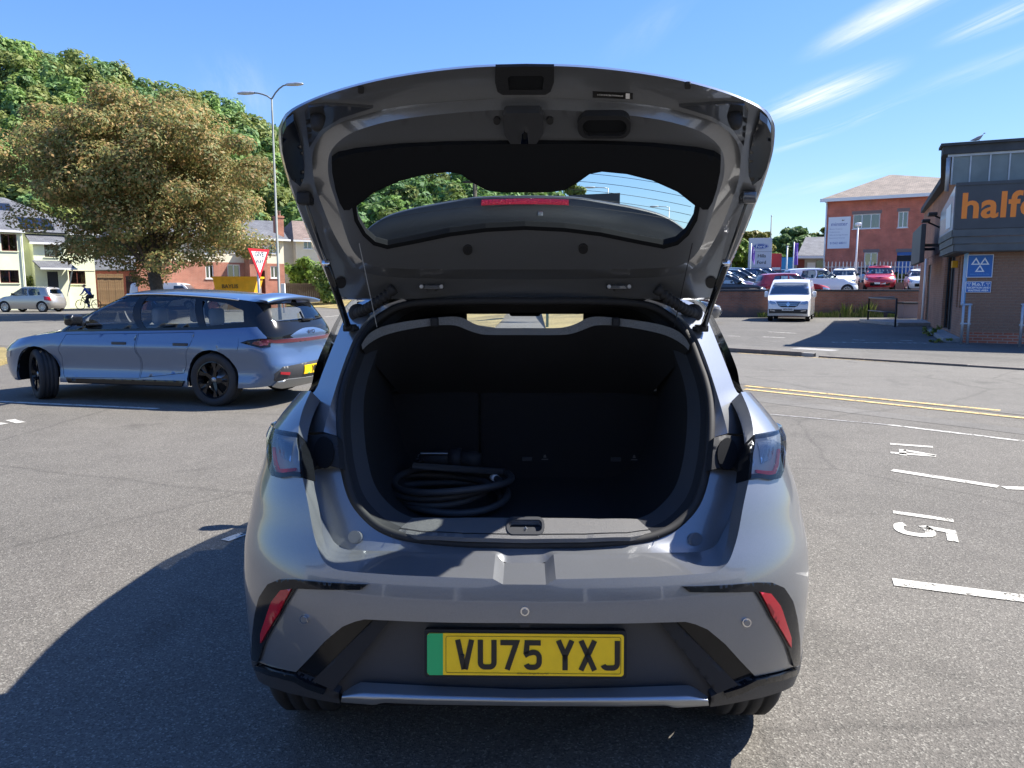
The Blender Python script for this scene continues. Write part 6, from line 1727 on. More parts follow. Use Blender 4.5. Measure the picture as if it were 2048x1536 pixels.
# ------------------------------------------------------------------ other vehicles
def build_car(name, label, cat, loc, rz, sp, group=None):
    """sp: L length, W half width, H roof height, belt, wheel radius r, axles (ya, yb from the rear), glass stations"""
    root = thing(name, label, cat, loc, rz, group)
    L, W, H, r = sp['L'], sp['W'], sp['H'], sp['r']; paintm = sp['paint']; zb = sp.get('zb', 0.2)
    ya, yb = sp['ax']; cy = L / 2
    off = (0, -cy, 0)
    low_ = Shell(smooth_interp(sp['yr']), smooth_interp([(z, L - d) for z, d in sp['yf']]), smooth_interp(sp['w']), sp.get('Dr', 0.5), sp.get('Df', 0.7), 2.6, 2.4)
    low_.L = L - 1.2
    ztop = smooth_interp(sp['top'])
    fine = sp.get('fine', 0.07)
    def topz(a):
        z = 0.8
        for _ in range(12): z = ztop(low_.yx(a, z)[0])
        return z
    def lm(m, z):
        p = low_.map(abs(m), z); return (p[0] if m >= 0 else -p[0], p[1], p[2])
    Tl = [(a, topz(a)) for a in np.linspace(0, 3, 61)]
    ar = r * 1.13
    def archp(c):
        s0 = math.asin(max(-1, min(1, (zb - r) / ar))); return [(c + ar * math.cos(s0 + (math.pi - 2 * s0) * i / 14), r + ar * math.sin(s0 + (math.pi - 2 * s0) * i / 14)) for i in range(15)]
    S = lambda pts: [(low_.m(low_.side(y, z)), z) for y, z in pts]
    half = [(low_.m(a), z) for a, z in Tl] + [(low_.m(a), zb) for a in (3.0, 2.75, 2.5)] + S(archp(yb)) + S(archp(ya)) + [(low_.m(a), zb + 0.03) for a in (0.6, 0.3, 0.0)]
    holes = []; doors = sp.get('doors', [])
    for dpoly in doors: holes.append(S(dpoly))
    hl = [h for h in holes] + [[(-m, z) for m, z in h] for h in holes]
    patch(mir2(half), lm, hl, res=fine, gres=fine, depth=0.03, away=(0, cy, 0.5)).build('body', paintm, root, True, off)
    for h in holes:
        for s in (1, -1):
            d = patch(offset_poly([(s * m, z) for m, z in h], -0.005), lm, res=fine * 0.7, gres=fine * 0.7, depth=0.02, away=(0, cy, 0.5)).build('door', paintm, root, True, off)
            ys = [low_.P(low_.am(m), z)[1] for m, z in h]; y_ = min(ys) + 0.30 * (max(ys) - min(ys)) - 0.06; z_ = sp['belt'] - 0.14
            x_ = low_.P(low_.side(y_, z_), z_)[0]
            MB().box((s * x_ - 0.012, y_ - 0.10, z_ - 0.016), (s * x_ + 0.02 * (1 if s > 0 else 0.6), y_ + 0.10, z_ + 0.016), 0.006).build('handle', sp.get('handle', paintm), d, True)
    # deck: bonnet and the sill line under the glass
    rows = []
    for a, z in [(a, topz(a)) for a in np.linspace(0.15, 2.97, 60)]:
        x, y, _ = low_.P(a, z); rows.append([(x * (1 - k / 5), y, z + sp.get('crown', 0.05) * (1 - (1 - k / 5) ** 2)) for k in range(11)])
    hood_i = [i for i, rw in enumerate(rows) if rw[0][1] > sp['gf'][0] - 0.25]
    MB().loft([rows[i] for i in hood_i]).build('bonnet', paintm, root, True, off)
    ins = [i for i, rw in enumerate(rows) if rw[0][1] <= sp['gf'][0] - 0.15]
    MB().loft([[(p[0] * 0.97, p[1], p[2] - 0.02) for p in rows[i]] for i in ins]).build('cabin_deck', 'matt_black', root, True, off)
    # greenhouse
    zb_, zt_ = sp['belt'] - 0.03, H - 0.07
    gr0, gr1 = sp['gr']; gf0, gf1 = sp['gf']        # y of rear glass bottom/top, windscreen bottom/top
    k_ = lambda z: max(0.0, min(1.0, (z - zb_) / (zt_ - zb_)))
    gw0, gw1 = sp.get('gw', (0.90, 0.72))
    gh_ = Shell(lambda z: gr0 + (gr1 - gr0) * k_(z) ** 1.15, lambda z: gf0 + (gf1 - gf0) * k_(z) ** 1.1, lambda z: W * (gw0 + (gw1 - gw0) * k_(z) ** 1.35), 0.28, 0.34, 3.2, 3.0)
    gh_.L = 2.0
    rl = smooth_interp(sp['roof'])                   # roof edge height by y
    def gm(m, z):
        p = gh_.map(abs(m), z); return (p[0] if m >= 0 else -p[0], p[1], p[2])
    def rz_(a):
        z = zt_
        for _ in range(10): z = rl(gh_.yx(a, z)[0])
        return z
    GT = [(a, rz_(a)) for a in np.linspace(0, 3, 49)]
    gout = mir2([(gh_.m(a), z) for a, z in GT] + [(gh_.m(a), zb_ - 0.04) for a in (3.0, 2.5, 2.0, 1.5, 1.0, 0.5, 0.0)])
    wins = []
    for kind, poly in sp['win']:
        if kind == 'side':
            q = [(gh_.m(gh_.side(y, z)), z) for y, z in poly]; wins.append(('side_window', q)); wins.append(('side_window', [(-m, z) for m, z in q]))
        elif kind == 'front':
            q = [(gh_.m(gh_.front(x * gh_.w(z), z)), z) for x, z in poly]
            q2 = q + [(2 * gh_.m(3.0) - m, z) for m, z in q[::-1]]; wins.append(('windscreen', q2))
        else:
            q = [(gh_.m(gh_.rear(x * gh_.w(z), z)), z) for x, z in poly]; wins.append(('rear_window', mir2(q)))
    def gm2(m, z):
        mx_ = gh_.m(3.0)
        if m > mx_: p = gh_.map(2 * mx_ - m, z); return (-p[0], p[1], p[2])
        return gm(m, z)
    # front half cut: use a closed strip from rear centre round to rear centre
    fullo = [(gh_.m(a), z) for a, z in GT] + [(2 * gh_.m(3.0) - gh_.m(a), z) for a, z in GT[::-1][1:]] + [(2 * gh_.m(3.0), zb_ - 0.04), (gh_.m(3.0), zb_ - 0.04), (0, zb_ - 0.04)]
    hol = []; rear = None
    for nm, q in wins:
        if nm == 'rear_window': rear = q; continue
        if nm == 'side_window' and q[0][0] < 0: q = [(2 * gh_.m(3.0) + m, z) for m, z in q]
        hol.append(q)
    rcut = []
    if rear:
        rp = [p for p in rear if p[0] >= -1e-9]; rp = sorted(rp, key=lambda p: -p[1])
        # rear window notch at both ends of the strip
        R_ = [(m, z) for m, z in rear if m >= -1e-9]
        zt2 = max(z for m, z in R_); zb2 = min(z for m, z in R_)
        fullo = [p for p in fullo]
        left_notch = [(0, zb2)] + [p for p in R_[::-1] if p[0] > 1e-6] + [(0, zt2)]
        right_notch = [(2 * gh_.m(3.0) - m, z) for m, z in left_notch[::-1]]
        body_ = [(gh_.m(a), z) for a, z in GT] + [(2 * gh_.m(3.0) - gh_.m(a), z) for a, z in GT[::-1][1:]]
        fullo = body_ + right_notch + [(2 * gh_.m(3.0), zb_ - 0.04), (gh_.m(3.0), zb_ - 0.04), (0, zb_ - 0.04)] + left_notch
    patch(fullo, gm2, hol, res=fine, gres=fine, depth=0.02, away=(0, cy, 1.0)).build('pillars', sp.get('pillar', paintm), root, True, off)
    for nm, q in wins:
        f = gm2 if nm != 'rear_window' else gm
        if nm == 'side_window' and q[0][0] < 0: f = gm
        patch(q, f, res=fine, gres=fine, off=-0.004, away=(0, cy, 1.0)).build(nm, sp.get('glass', 'car_glass') if nm != 'rear_window' else sp.get('rglass', 'car_glass'), root, True, off)
    rows = []
    for a in np.linspace(0.02, 2.98, 50):
        z = rz_(a); x, y, _ = gh_.P(a, z); rows.append([(x * (1 - k / 5), y, z + 0.055 * (1 - (1 - k / 5) ** 2)) for k in range(11)])
    MB().loft(rows).build('roof', sp.get('roofm', paintm), root, True, off)
    # wheels, arches, underside
    for y in (ya, yb):
        for s in (1, -1):
            add_wheel(root, (s * (W - 0.115), y - cy, r), r, sp.get('ww', 0.21), r * sp.get('rimk', 0.70), sp.get('style', 'ten'), sp.get('rim', 'light_silver_paint'), sp.get('steer', 0.0) if y == yb else 0.0, s)
    ub = MB().box((-W * 0.62, 0.3, zb + 0.02), (W * 0.62, L - 0.4, zb + 0.2))
    for y in (ya, yb):
        A_ = archp(y)
        for s in (1, -1):
            ub.loft([[(s * (W - 0.05), p[0], p[1]) for p in A_], [(s * W * 0.60, p[0], p[1]) for p in A_]])
    ub.build('underbody', 'matt_black', root, False, off)
    # lamps, grille, plates on the shell
    for nm, az, mt, o_ in sp.get('trim', []):
        for s in ((1, -1) if nm[0] != '=' else (1,)):
            if nm[0] == '=':
                if az[0][0] > 1.5:
                    mm = low_.m(3.0)
                    def lf(m, z):
                        if m > mm: p = low_.map(2 * mm - m, z); return (-p[0], p[1], p[2])
                        return lm(m, z)
                    q = [(low_.m(a), z) for a, z in az]; q = q + [(2 * mm - m, z) for m, z in q[::-1] if m < mm - 1e-6]
                    patch(q, lf, res=fine * 0.6, gres=fine * 0.6, off=o_, depth=0.02, away=(0, cy, 0.5)).build(nm[1:], mt, root, True, off)
                else:
                    patch(mir2([(low_.m(a), z) for a, z in az]), lm, res=fine * 0.6, gres=fine * 0.6, off=o_, depth=0.02, away=(0, cy, 0.5)).build(nm[1:], mt, root, True, off)
            else:
                patch([(s * low_.m(a), z) for a, z in az], lm, res=fine * 0.6, gres=fine * 0.6, off=o_, depth=0.02, away=(0, cy, 0.5)).build(nm, mt, root, True, off)
    # mirrors
    zmir = sp['belt'] + 0.06; ymir = gf0 - 0.55
    for s in (1, -1):
        x0 = s * W * 0.93
        mb = MB().box((min(x0, x0 + s * 0.20), ymir - 0.05, zmir), (max(x0, x0 + s * 0.20), ymir + 0.07, zmir + 0.13), 0.035)
        mb.box((min(x0 - s * 0.06, x0 + s * 0.04), ymir - 0.02, zmir - 0.01), (max(x0 - s * 0.06, x0 + s * 0.04), ymir + 0.03, zmir + 0.03), 0.008)
        mb.build('door_mirror', sp.get('mirror', 'gloss_black'), root, True, off)
    # seats
    for y in (gf0 - 1.35, gf0 - 2.15):
        for x in (-0.36, 0.36):
            MB().box((x - 0.22, y - 0.06, 0.4), (x + 0.22, y + 0.06, sp['belt'] + 0.05), 0.04).box((x - 0.12, y - 0.05, sp['belt'] + 0.06), (x + 0.12, y + 0.04, sp['belt'] + 0.26), 0.04).build('seat', sp.get('seatm', 'grey_fabric'), root, True, off)
    root['_'] = 0; del root['_']
    return root, low_, gh_

def hatch_spec(paintm, L=4.0, W=0.87, H=1.5, **k):
    b = 0.93 * H / 1.5
    sp = dict(L=L, W=W, H=H, belt=b, r=0.31 * H / 1.5, ax=(0.72, L - 0.85), paint=paintm,
              yr=[(0.2, 0.16), (0.4, 0.02), (0.6, 0.0), (0.8, 0.05), (b, 0.12), (1.2, 0.3)],
              yf=[(0.2, 0.15), (0.4, 0.01), (0.55, 0.0), (0.7, 0.06), (0.85, 0.25), (1.0, 0.5)],
              w=[(0.2, W * 0.93), (0.4, W * 0.985), (0.6, W), (0.8, W * 0.985), (b, W * 0.95), (1.2, W * 0.9)],
              top=[(0.0, b + 0.04), (0.5, b + 0.03), (L * 0.5, b), (L * 0.72, b - 0.01), (L * 0.86, b - 0.10), (L * 0.95, b - 0.20), (L, b - 0.27)],
              gr=(0.16, 0.42), gf=(L * 0.76, L * 0.56), roof=[(0.3, H - 0.13), (L * 0.2, H - 0.08), (L * 0.4, H - 0.05), (L * 0.55, H - 0.07), (L * 0.6, H - 0.10)],
              fine=0.11)
    zt = H - 0.15
    sp['win'] = [('side', [(L * 0.40, b + 0.03), (L * 0.68, b + 0.02), (L * 0.575, zt), (L * 0.42, zt + 0.02)]),
                 ('side', [(L * 0.20, b + 0.06), (L * 0.385, b + 0.03), (L * 0.40, zt + 0.02), (L * 0.24, zt - 0.01)]),
                 ('front', [(0.93, b + 0.05), (0.88, zt + 0.0), (0.0, zt + 0.02), (0.0, b + 0.05)][:2] + []),
                 ('rear', [(0.0, zt - 0.03), (0.78, zt - 0.04), (0.85, b + 0.16), (0.0, b + 0.14)])]
    sp['trim'] = [('rear_lamp', [(0.55, b - 0.28), (1.0, b - 0.26), (0.98, b - 0.02), (0.60, b - 0.03)], 'red_lens', 0.006),
                  ('headlight', [(2.05, b - 0.30), (2.45, b - 0.36), (2.5, b - 0.25), (2.1, b - 0.19)], 'white_lens', 0.006),
                  ('=grille', [(2.62, 0.30), (2.62, 0.50), (3.0, 0.50), (3.0, 0.30)], 'gloss_black', 0.006),
                  ('=number_plate', [(2.82, 0.40), (2.82, 0.50), (3.0, 0.50), (3.0, 0.40)], 'plate_white', 0.012)]
    sp.update(k); return sp
def saloon_spec(paintm, L=4.5, W=0.9, H=1.45, **k):
    sp = hatch_spec(paintm, L, W, H); b = 0.90
    sp.update(belt=b, gr=(0.35, 1.05), gf=(L * 0.75, L * 0.56), roof=[(0.8, H - 0.13), (1.3, H - 0.07), (L * 0.45, H - 0.05), (L * 0.56, H - 0.08), (L * 0.6, H - 0.10)])
    zt = H - 0.14
    sp['win'] = [('side', [(L * 0.43, b + 0.03), (L * 0.66, b + 0.02), (L * 0.57, zt), (L * 0.45, zt + 0.01)]), ('side', [(L * 0.24, b + 0.05), (L * 0.415, b + 0.03), (L * 0.43, zt + 0.01), (L * 0.31, zt - 0.02)]), sp['win'][2], ('rear', [(0.0, zt - 0.02), (0.78, zt - 0.03), (0.85, b + 0.10), (0.0, b + 0.08)])]
    sp.update(k); return sp
# fix the windscreen outlines (half width fractions, top to bottom)
def ws(b, zt): return ('front', [(0.0 + 0.9, b + 0.05), (0.86, zt)])
_old_hatch = hatch_spec

# blue estate
rear_c = G(424, 812); front_c = G(92, 798)
hd = (front_c - rear_c); wbm = hd.length; hdn = hd.normalized()
SCL = wbm / 2.82
est = dict(L=4.84 * SCL, W=0.935 * SCL, H=1.505 * SCL, belt=0.955 * SCL, r=0.345 * SCL, ax=(1.06 * SCL, 3.88 * SCL), paint='blue_paint', zb=0.22, Dr=0.42 * SCL, Df=0.75 * SCL,
           fine=0.05, rim='gloss_black', style='five', rimk=0.70, steer=math.radians(-32), pillar='gloss_black', crown=0.06, handle='dark_trim', ww=0.215, seatm='pale_seat', mirror='gloss_black')
s = SCL; b = est['belt']; H_ = est['H']
est['yr'] = [(0.2 * s, 0.20 * s), (0.35 * s, 0.04 * s), (0.5 * s, 0.0), (0.62 * s, 0.05 * s), (0.8 * s, 0.10 * s), (0.9 * s, 0.08 * s), (1.0 * s, 0.14 * s), (1.2 * s, 0.3 * s)]
est['yf'] = [(0.2 * s, 0.16 * s), (0.4 * s, 0.02 * s), (0.55 * s, 0.0), (0.68 * s, 0.05 * s), (0.8 * s, 0.22 * s), (1.0 * s, 0.5 * s)]
W_ = est['W']
est['w'] = [(0.2 * s, W_ * 0.95), (0.27 * s, W_ * 0.985), (0.34 * s, W_ * 0.978), (0.45 * s, W_ * 0.955), (0.57 * s, W_ * 0.968), (0.68 * s, W_ * 0.992), (0.75 * s, W_), (0.79 * s, W_ * 0.99), (0.87 * s, W_ * 0.968), (0.95 * s, W_ * 0.945), (1.03 * s, W_ * 0.91), (1.2 * s, W_ * 0.85)]
est['top'] = [(0.0, 1.02 * s), (0.4 * s, 1.03 * s), (1.2 * s, 0.985 * s), (2.4 * s, 0.955 * s), (3.3 * s, 0.935 * s), (3.7 * s, 0.90 * s), (4.2 * s, 0.83 * s), (4.6 * s, 0.74 * s), (4.84 * s, 0.66 * s)]
est['gr'] = (0.10 * s, 0.42 * s); est['gf'] = (3.75 * s, 2.72 * s); est['gw'] = (0.905, 0.70)
est['roof'] = [(0.3 * s, H_ - 0.19 * s), (0.9 * s, H_ - 0.12 * s), (1.6 * s, H_ - 0.075 * s), (2.2 * s, H_ - 0.06 * s), (2.75 * s, H_ - 0.09 * s), (3.0 * s, H_ - 0.14 * s)]
zt = H_ - 0.125 * s
est['win'] = [('side', [(2.22 * s, b + 0.035 * s), (3.42 * s, b + 0.00 * s), (3.2 * s, b + 0.14 * s), (2.78 * s, zt - 0.03 * s), (2.5 * s, zt + 0.015 * s), (2.30 * s, zt + 0.025 * s)]),
              ('side', [(1.28 * s, b + 0.065 * s), (2.11 * s, b + 0.04 * s), (2.19 * s, zt + 0.025 * s), (1.7 * s, zt + 0.02 * s), (1.42 * s, zt + 0.0 * s)]),
              ('side', [(0.62 * s, b + 0.13 * s), (1.18 * s, b + 0.075 * s), (1.31 * s, zt - 0.015 * s), (0.95 * s, zt - 0.05 * s), (0.66 * s, b + 0.28 * s)]),
              ('front', [(0.90, b + 0.03), (0.86, zt - 0.03)]),
              ('rear', [(0.0, zt - 0.05 * s), (0.74, zt - 0.07 * s), (0.86, b + 0.14 * s), (0.0, b + 0.12 * s)])]
def dp(pts): return [(y * s, z * s) for y, z in pts]
est['doors'] = [dp([(2.20, 0.335), (3.42, 0.315), (3.45, 0.6), (3.36, 0.9), (2.2, 0.93), (2.16, 0.6)]), dp([(1.50, 0.42), (2.185, 0.338), (2.145, 0.6), (2.185, 0.93), (1.32, 0.955), (1.36, 0.80), (1.44, 0.62)])]
def skp_(y, z):
    y0 = 0.42 * s + 0.05 * s; y1 = (4.84 - 0.75) * s; return 1 + (y * s - y0) / (y1 - y0), z
est['trim'] = [('=light_bar', [(0.0, 0.815 * s), (0.5, 0.82 * s), (0.72, 0.835 * s), (0.80, 0.84 * s), (0.80, 0.875 * s), (0.6, 0.87 * s), (0.0, 0.86 * s)], 'smoky_red', 0.008),
               ('rear_lamp', [(0.62, 0.775 * s), (0.78, 0.765 * s), (0.95, 0.80 * s), (1.03, 0.83 * s), (1.0, 0.865 * s), (0.85, 0.885 * s), (0.62, 0.885 * s)], 'gloss_black', 0.006),
               ('lamp_glow', [(0.66, 0.80 * s), (0.80, 0.79 * s), (0.93, 0.82 * s), (0.9, 0.85 * s), (0.66, 0.86 * s)], 'smoky_red', 0.011),  # unlit smoky red lens on the rear lamp
               ('=bumper_insert', [(0.0, 0.30 * s), (0.45, 0.30 * s), (0.66, 0.35 * s), (0.70, 0.44 * s), (0.55, 0.52 * s), (0.0, 0.55 * s)], 'dark_trim', 0.006),
               ('=diffuser', [(0.0, 0.235 * s), (0.42, 0.235 * s), (0.62, 0.28 * s), (0.60, 0.34 * s), (0.42, 0.36 * s), (0.0, 0.345 * s)], 'satin_silver', 0.014),
               ('red_reflector', [(0.44, 0.41 * s), (0.60, 0.43 * s), (0.60, 0.46 * s), (0.44, 0.445 * s)], 'red_lens', 0.014),
               ('=number_plate', [(0.0, 0.40 * s), (0.205, 0.40 * s), (0.205, 0.51 * s), (0.0, 0.51 * s)], 'plate_yellow', 0.016),
               ('headlight', [(2.2, 0.58 * s), (2.42, 0.56 * s), (2.45, 0.62 * s), (2.2, 0.66 * s)], 'white_lens', 0.006),
               ('side_skirt', [skp_(1.49, 0.222), skp_(3.43, 0.222), skp_(3.43, 0.27), skp_(1.49, 0.285)], 'gloss_black', 0.02),
               ('charge_flap', [(1.045, 0.72 * s), (1.125, 0.72 * s), (1.135, 0.80 * s), (1.125, 0.88 * s), (1.045, 0.88 * s), (1.035, 0.80 * s)], 'blue_paint', 0.003)]
# the root sits at the car's middle: rear axle is ax[0] from the rear, wheel face on the left-hand side (towards the camera)
left = Vector((-hdn.y, hdn.x, 0))
rzc = math.atan2(hdn.y, hdn.x) - math.pi / 2
axc = Vector((rear_c.x, rear_c.y, 0)) - left * (est['W'] - 0.03)
loc_e = axc + hdn * (est['L'] / 2 - est['ax'][0]); loc_e.z = 0
blue, blow, bgh = build_car('estate_car', 'metallic blue estate car with black wheels parked on the left', 'car', loc_e, rzc, est)
offb = (0, -est['L'] / 2, 0)
blue.scale = (1.04, 1.045, 1.08)
# roof rail strip, spoiler, wiper, plate lettering, badge
rl = MB()
for sd in (1, -1):
    pts = []
    for y in np.linspace(0.75, 3.1, 26):
        y *= s; z = smooth_interp(est['roof'])(y); pts.append((sd * (bgh.P(bgh.side(y, z), z)[0] + 0.010), y, z - 0.004))
    MB().tube(pts, 0.014, 6).build('roof_rail', 'chrome', blue, True, offb)
yy = bgh.yr(H_ - 0.18 * s); spw = bgh.w(H_ - 0.2 * s)
MB().loft([[(x, yy + 0.24 * s, H_ - 0.115 * s + 0.055 * (1 - (x / spw) ** 2)) for x in np.linspace(-spw * 0.98, spw * 0.98, 13)], [(x, yy - 0.10 * s + 0.06 * (x / spw) ** 2, H_ - 0.15 * s + 0.045 * (1 - (x / spw) ** 2)) for x in np.linspace(-spw, spw, 13)], [(x, yy - 0.09 * s + 0.06 * (x / spw) ** 2, H_ - 0.185 * s + 0.045 * (1 - (x / spw) ** 2)) for x in np.linspace(-spw * 0.97, spw * 0.97, 13)], [(x, yy + 0.12 * s, H_ - 0.20 * s + 0.045 * (1 - (x / spw) ** 2)) for x in np.linspace(-spw * 0.95, spw * 0.95, 13)]]).build('roof_spoiler', 'blue_paint', blue, True, offb)
zw = b + 0.16 * s; yw = bgh.yr(zw)
MB().box((-0.10, yw - 0.05, zw - 0.03), (0.16, yw - 0.01, zw + 0.0), 0.01).tube([(-0.06, yw - 0.03, zw), (-0.02, yw + 0.03, zw + 0.07)], 0.014, 6).build('rear_wiper', 'gloss_black', blue, True, offb)
zp = 0.455 * s; yp = blow.yr(zp) - 0.022
place_text('VU75', 0.10, (-0.06, yp, zp), (1, 0, 0), (0, 0, 1), 'black_print', blue, 'plate_lettering', bold=0.004, loc=offb)
patch([(-0.255, zp - 0.05), (-0.215, zp - 0.05), (-0.215, zp + 0.05), (-0.255, zp + 0.05)], lambda x, z: (x, yp + 0.0 + 0.4 * x * x - 0.002, z), res=1, gres=0, toward=(0, -9, 0)).build('plate_green_band', 'plate_green', blue, False, offb)
place_text('BYD', 0.06, (0, blow.yr(0.935 * s) - 0.006, 0.935 * s), (1, 0, 0), (0, 0.1, 1), 'chrome', blue, 'badge', bold=0.001, sx=1.6, loc=offb)

# silver car parked by the green house
sil = _old_hatch('silver_paint', 4.0, 0.85, 1.6, rim='light_silver_paint', fine=0.09)
sp_ = D(62, 600, 47)
build_car('silver_car', 'silver compact car parked across the road by the green house', 'car', (sp_.x, 47, 0), math.radians(87), sil)

# panel van: white, seen from the front on the right, from the side on the left
pbr('van_black', (0.02, 0.021, 0.023), 0.5)
def build_van(label, loc, rz, group):
    root = thing('van', label, 'van', loc, rz, group); L, W, H = 5.08, 0.97, 1.95
    # outline in side view (y from rear, z)
    prof = [(0.0, 0.30), (0.0, 1.2), (0.08, 1.80), (0.18, H - 0.04), (0.4, H), (3.3, H), (3.62, H - 0.05), (3.75, H - 0.12), (4.42, 1.22), (4.50, 1.16), (4.95, 0.98), (5.03, 0.85), (5.07, 0.6), (5.05, 0.38), (4.95, 0.26)]
    def hw(y, z):
        k = W * (1 - 0.16 * max(0, (z - 1.05) / 0.9) ** 1.6); 
        if y > 4.3: k *= 1 - 0.10 * ((y - 4.3) / 0.78) ** 2
        return k
    def arcw(c): return [(c + 0.37 * math.cos(t), 0.33 + 0.37 * math.sin(t)) for t in np.linspace(-0.1, math.pi + 0.1, 13)]
    sidep_ = prof + [(4.86, 0.26)] + arcw(4.12) + arcw(0.98) + [(0.5, 0.28)]
    win_s = [(3.05, 1.16), (4.20, 1.16), (4.05, 1.36), (3.72, 1.72), (3.1, 1.74)]
    for s_ in (1, -1):
        patch(sidep_, lambda y, z: (s_ * hw(y, z), y, z), [win_s], res=0.14, gres=0.16, depth=0.02, away=(0, 2.5, 1)).build('side_panel', 'white_paint', root, True, (0, -L / 2, 0))
        patch(win_s, lambda y, z: (s_ * (hw(y, z) - 0.006), y, z), res=0.2, gres=0.2).build('side_window', 'dark_glass', root, True, (0, -L / 2, 0))
        mb = MB().box((s_ * (W + 0.02) if s_ > 0 else -(W + 0.20), 4.02, 1.12), ((W + 0.20) if s_ > 0 else -(W + 0.02), 4.12, 1.40), 0.04); mb.box((min(s_ * W * 0.9, s_ * (W + 0.05)), 4.05, 1.15), (max(s_ * W * 0.9, s_ * (W + 0.05)), 4.09, 1.19)); mb.build('door_mirror', 'white_paint', root, True, (0, -L / 2, 0))
    def band(i0, i1, nm, mat, inset=0.0, n=10):
        pts = resample(prof[i0:i1 + 1], 0.12, False); rows = []
        for (y, z) in pts:
            w_ = hw(y, z) - inset; rows.append([(w_ * (1 - 2 * k / n), y + (0.05 if y > 4.0 else 0) * (1 - (1 - 2 * k / n) ** 2), z + 0.02 * (1 - (1 - 2 * k / n) ** 2)) for k in range(n + 1)])
        return MB().loft(rows).build(nm, mat, root, True, (0, -L / 2, 0))
    band(0, 4, 'rear_doors', 'white_paint'); band(4, 7, 'roof', 'white_paint'); band(8, 14, 'nose', 'white_paint')
    ws_ = band(7, 8, 'windscreen_frame', 'white_paint')
    def P_(x, t, o_=0.012):     # on the windscreen
        y = 3.75 + (4.42 - 3.75) * t; z = (H - 0.12) + (1.22 - H + 0.12) * t; w_ = hw(y, z)
        return (w_ * x, y + 0.05 * (1 - x * x) + o_, z + 0.02 * (1 - x * x) + o_)
    patch([(-0.88, 0.08), (0.88, 0.08), (0.93, 0.95), (-0.93, 0.95)], lambda x, t: P_(x, t), res=0.2, gres=0.2).build('windscreen', 'house_glass', ws_, True)
    fz = interp([(0.26, 4.95), (0.38, 5.05), (0.6, 5.07), (0.85, 5.03), (0.98, 4.95), (1.16, 4.5)])
    def N_(x, z): return (x, fz(z) + 0.05 * (1 - (x / 0.95) ** 2) + 0.015 - 0.12 * max(0, abs(x) / 0.9) ** 4 * 0, z + 0.02 * (1 - (x / 0.95) ** 2))
    cl_ = (0, -L / 2, 0)
    gr_ = patch([(-0.55, 0.92), (0.55, 0.92), (0.42, 0.72), (0.30, 0.66), (-0.30, 0.66), (-0.42, 0.72)], N_, res=0.1, gres=0.1, depth=0.02, toward=(0, 20, 0.8)).build('grille', 'van_black', root, True, cl_)
    for z in (0.74, 0.80, 0.86):
        w_ = 0.40 + (z - 0.74) * 1.2
        patch([(-w_, z), (w_, z), (w_, z + 0.018), (-w_, z + 0.018)], N_, res=0.1, gres=0, off=0.01, toward=(0, 20, 0.8)).build('grille_bar', 'chrome', gr_, True)
    patch([(0, 0.90), (0.075, 0.79), (0, 0.68), (-0.075, 0.79)], N_, [[(0, 0.84), (-0.03, 0.79), (0, 0.74), (0.03, 0.79)]], res=0.1, gres=0, off=0.025, depth=0.01, toward=(0, 20, 0.8)).build('badge', 'chrome', gr_, True)
    for s_ in (1, -1):
        h = patch([(s_ * 0.52, 0.80), (s_ * 0.60, 0.90), (s_ * 0.84, 0.97), (s_ * 0.86, 0.86), (s_ * 0.72, 0.79)], N_, res=0.1, gres=0.1, off=0.006, depth=0.02, toward=(0, 20, 0.8)).build('headlight', 'white_lens', root, True, cl_)
        patch([(s_ * 0.56, 0.46), (s_ * 0.80, 0.50), (s_ * 0.80, 0.56), (s_ * 0.58, 0.52)], N_, res=0.1, gres=0, off=0.02, depth=0.02, toward=(0, 20, 0.8)).build('fog_light', 'white_lens', root, True, cl_)
    patch([(-0.84, 0.38), (0.84, 0.38), (0.86, 0.58), (0.5, 0.56), (-0.5, 0.56), (-0.86, 0.58)], N_, res=0.1, gres=0.1, off=0.006, depth=0.02, toward=(0, 20, 0.8)).build('bumper_insert', 'van_black', root, True, cl_)
    np_ = patch([(-0.26, 0.50), (0.26, 0.50), (0.26, 0.61), (-0.26, 0.61)], N_, res=0.1, gres=0, off=0.03, depth=0.02, toward=(0, 20, 0.8)).build('number_plate', 'plate_white', root, True, cl_)
    q = N_(0, 0.555); place_text('HF74 FWD', 0.088, (q[0], q[1] + 0.045, q[2]), (-1, 0, 0), (0, 0, 1), 'black_print', np_, 'plate_lettering', bold=0.002)
    q = N_(0, 1.05)
    for y in (0.98, 4.12):
        for s_ in (1, -1): add_wheel(root, (s_ * 0.85, y - L / 2, 0.33), 0.33, 0.21, 0.21, 'ten', 'light_silver_paint', 0, s_)
    ub = MB().box((-0.75, 0.2, 0.28), (0.75, 4.8, 0.5)); ub.build('underbody', 'matt_black', root, False, cl_)
    return root
vp = D(1590, 578, 33.0)
van1 = build_van('white panel van parked facing the camera by the brick wall', (vp.x + 0.95, 33.0 + 2.3, 0), math.radians(153), 'white panel vans')
vp2 = D(340, 578, 52)
van1.scale = (0.93, 0.93, 0.95); van1.rotation_euler = (0, 0, math.radians(157)); van1.location.x -= 0.25
van2 = copy_tree(van1); van2.location = (vp2.x, 52, 0); van2.rotation_euler = (0, 0, math.radians(-83)); van2['label'] = 'white van parked behind the trunk of the browning tree'

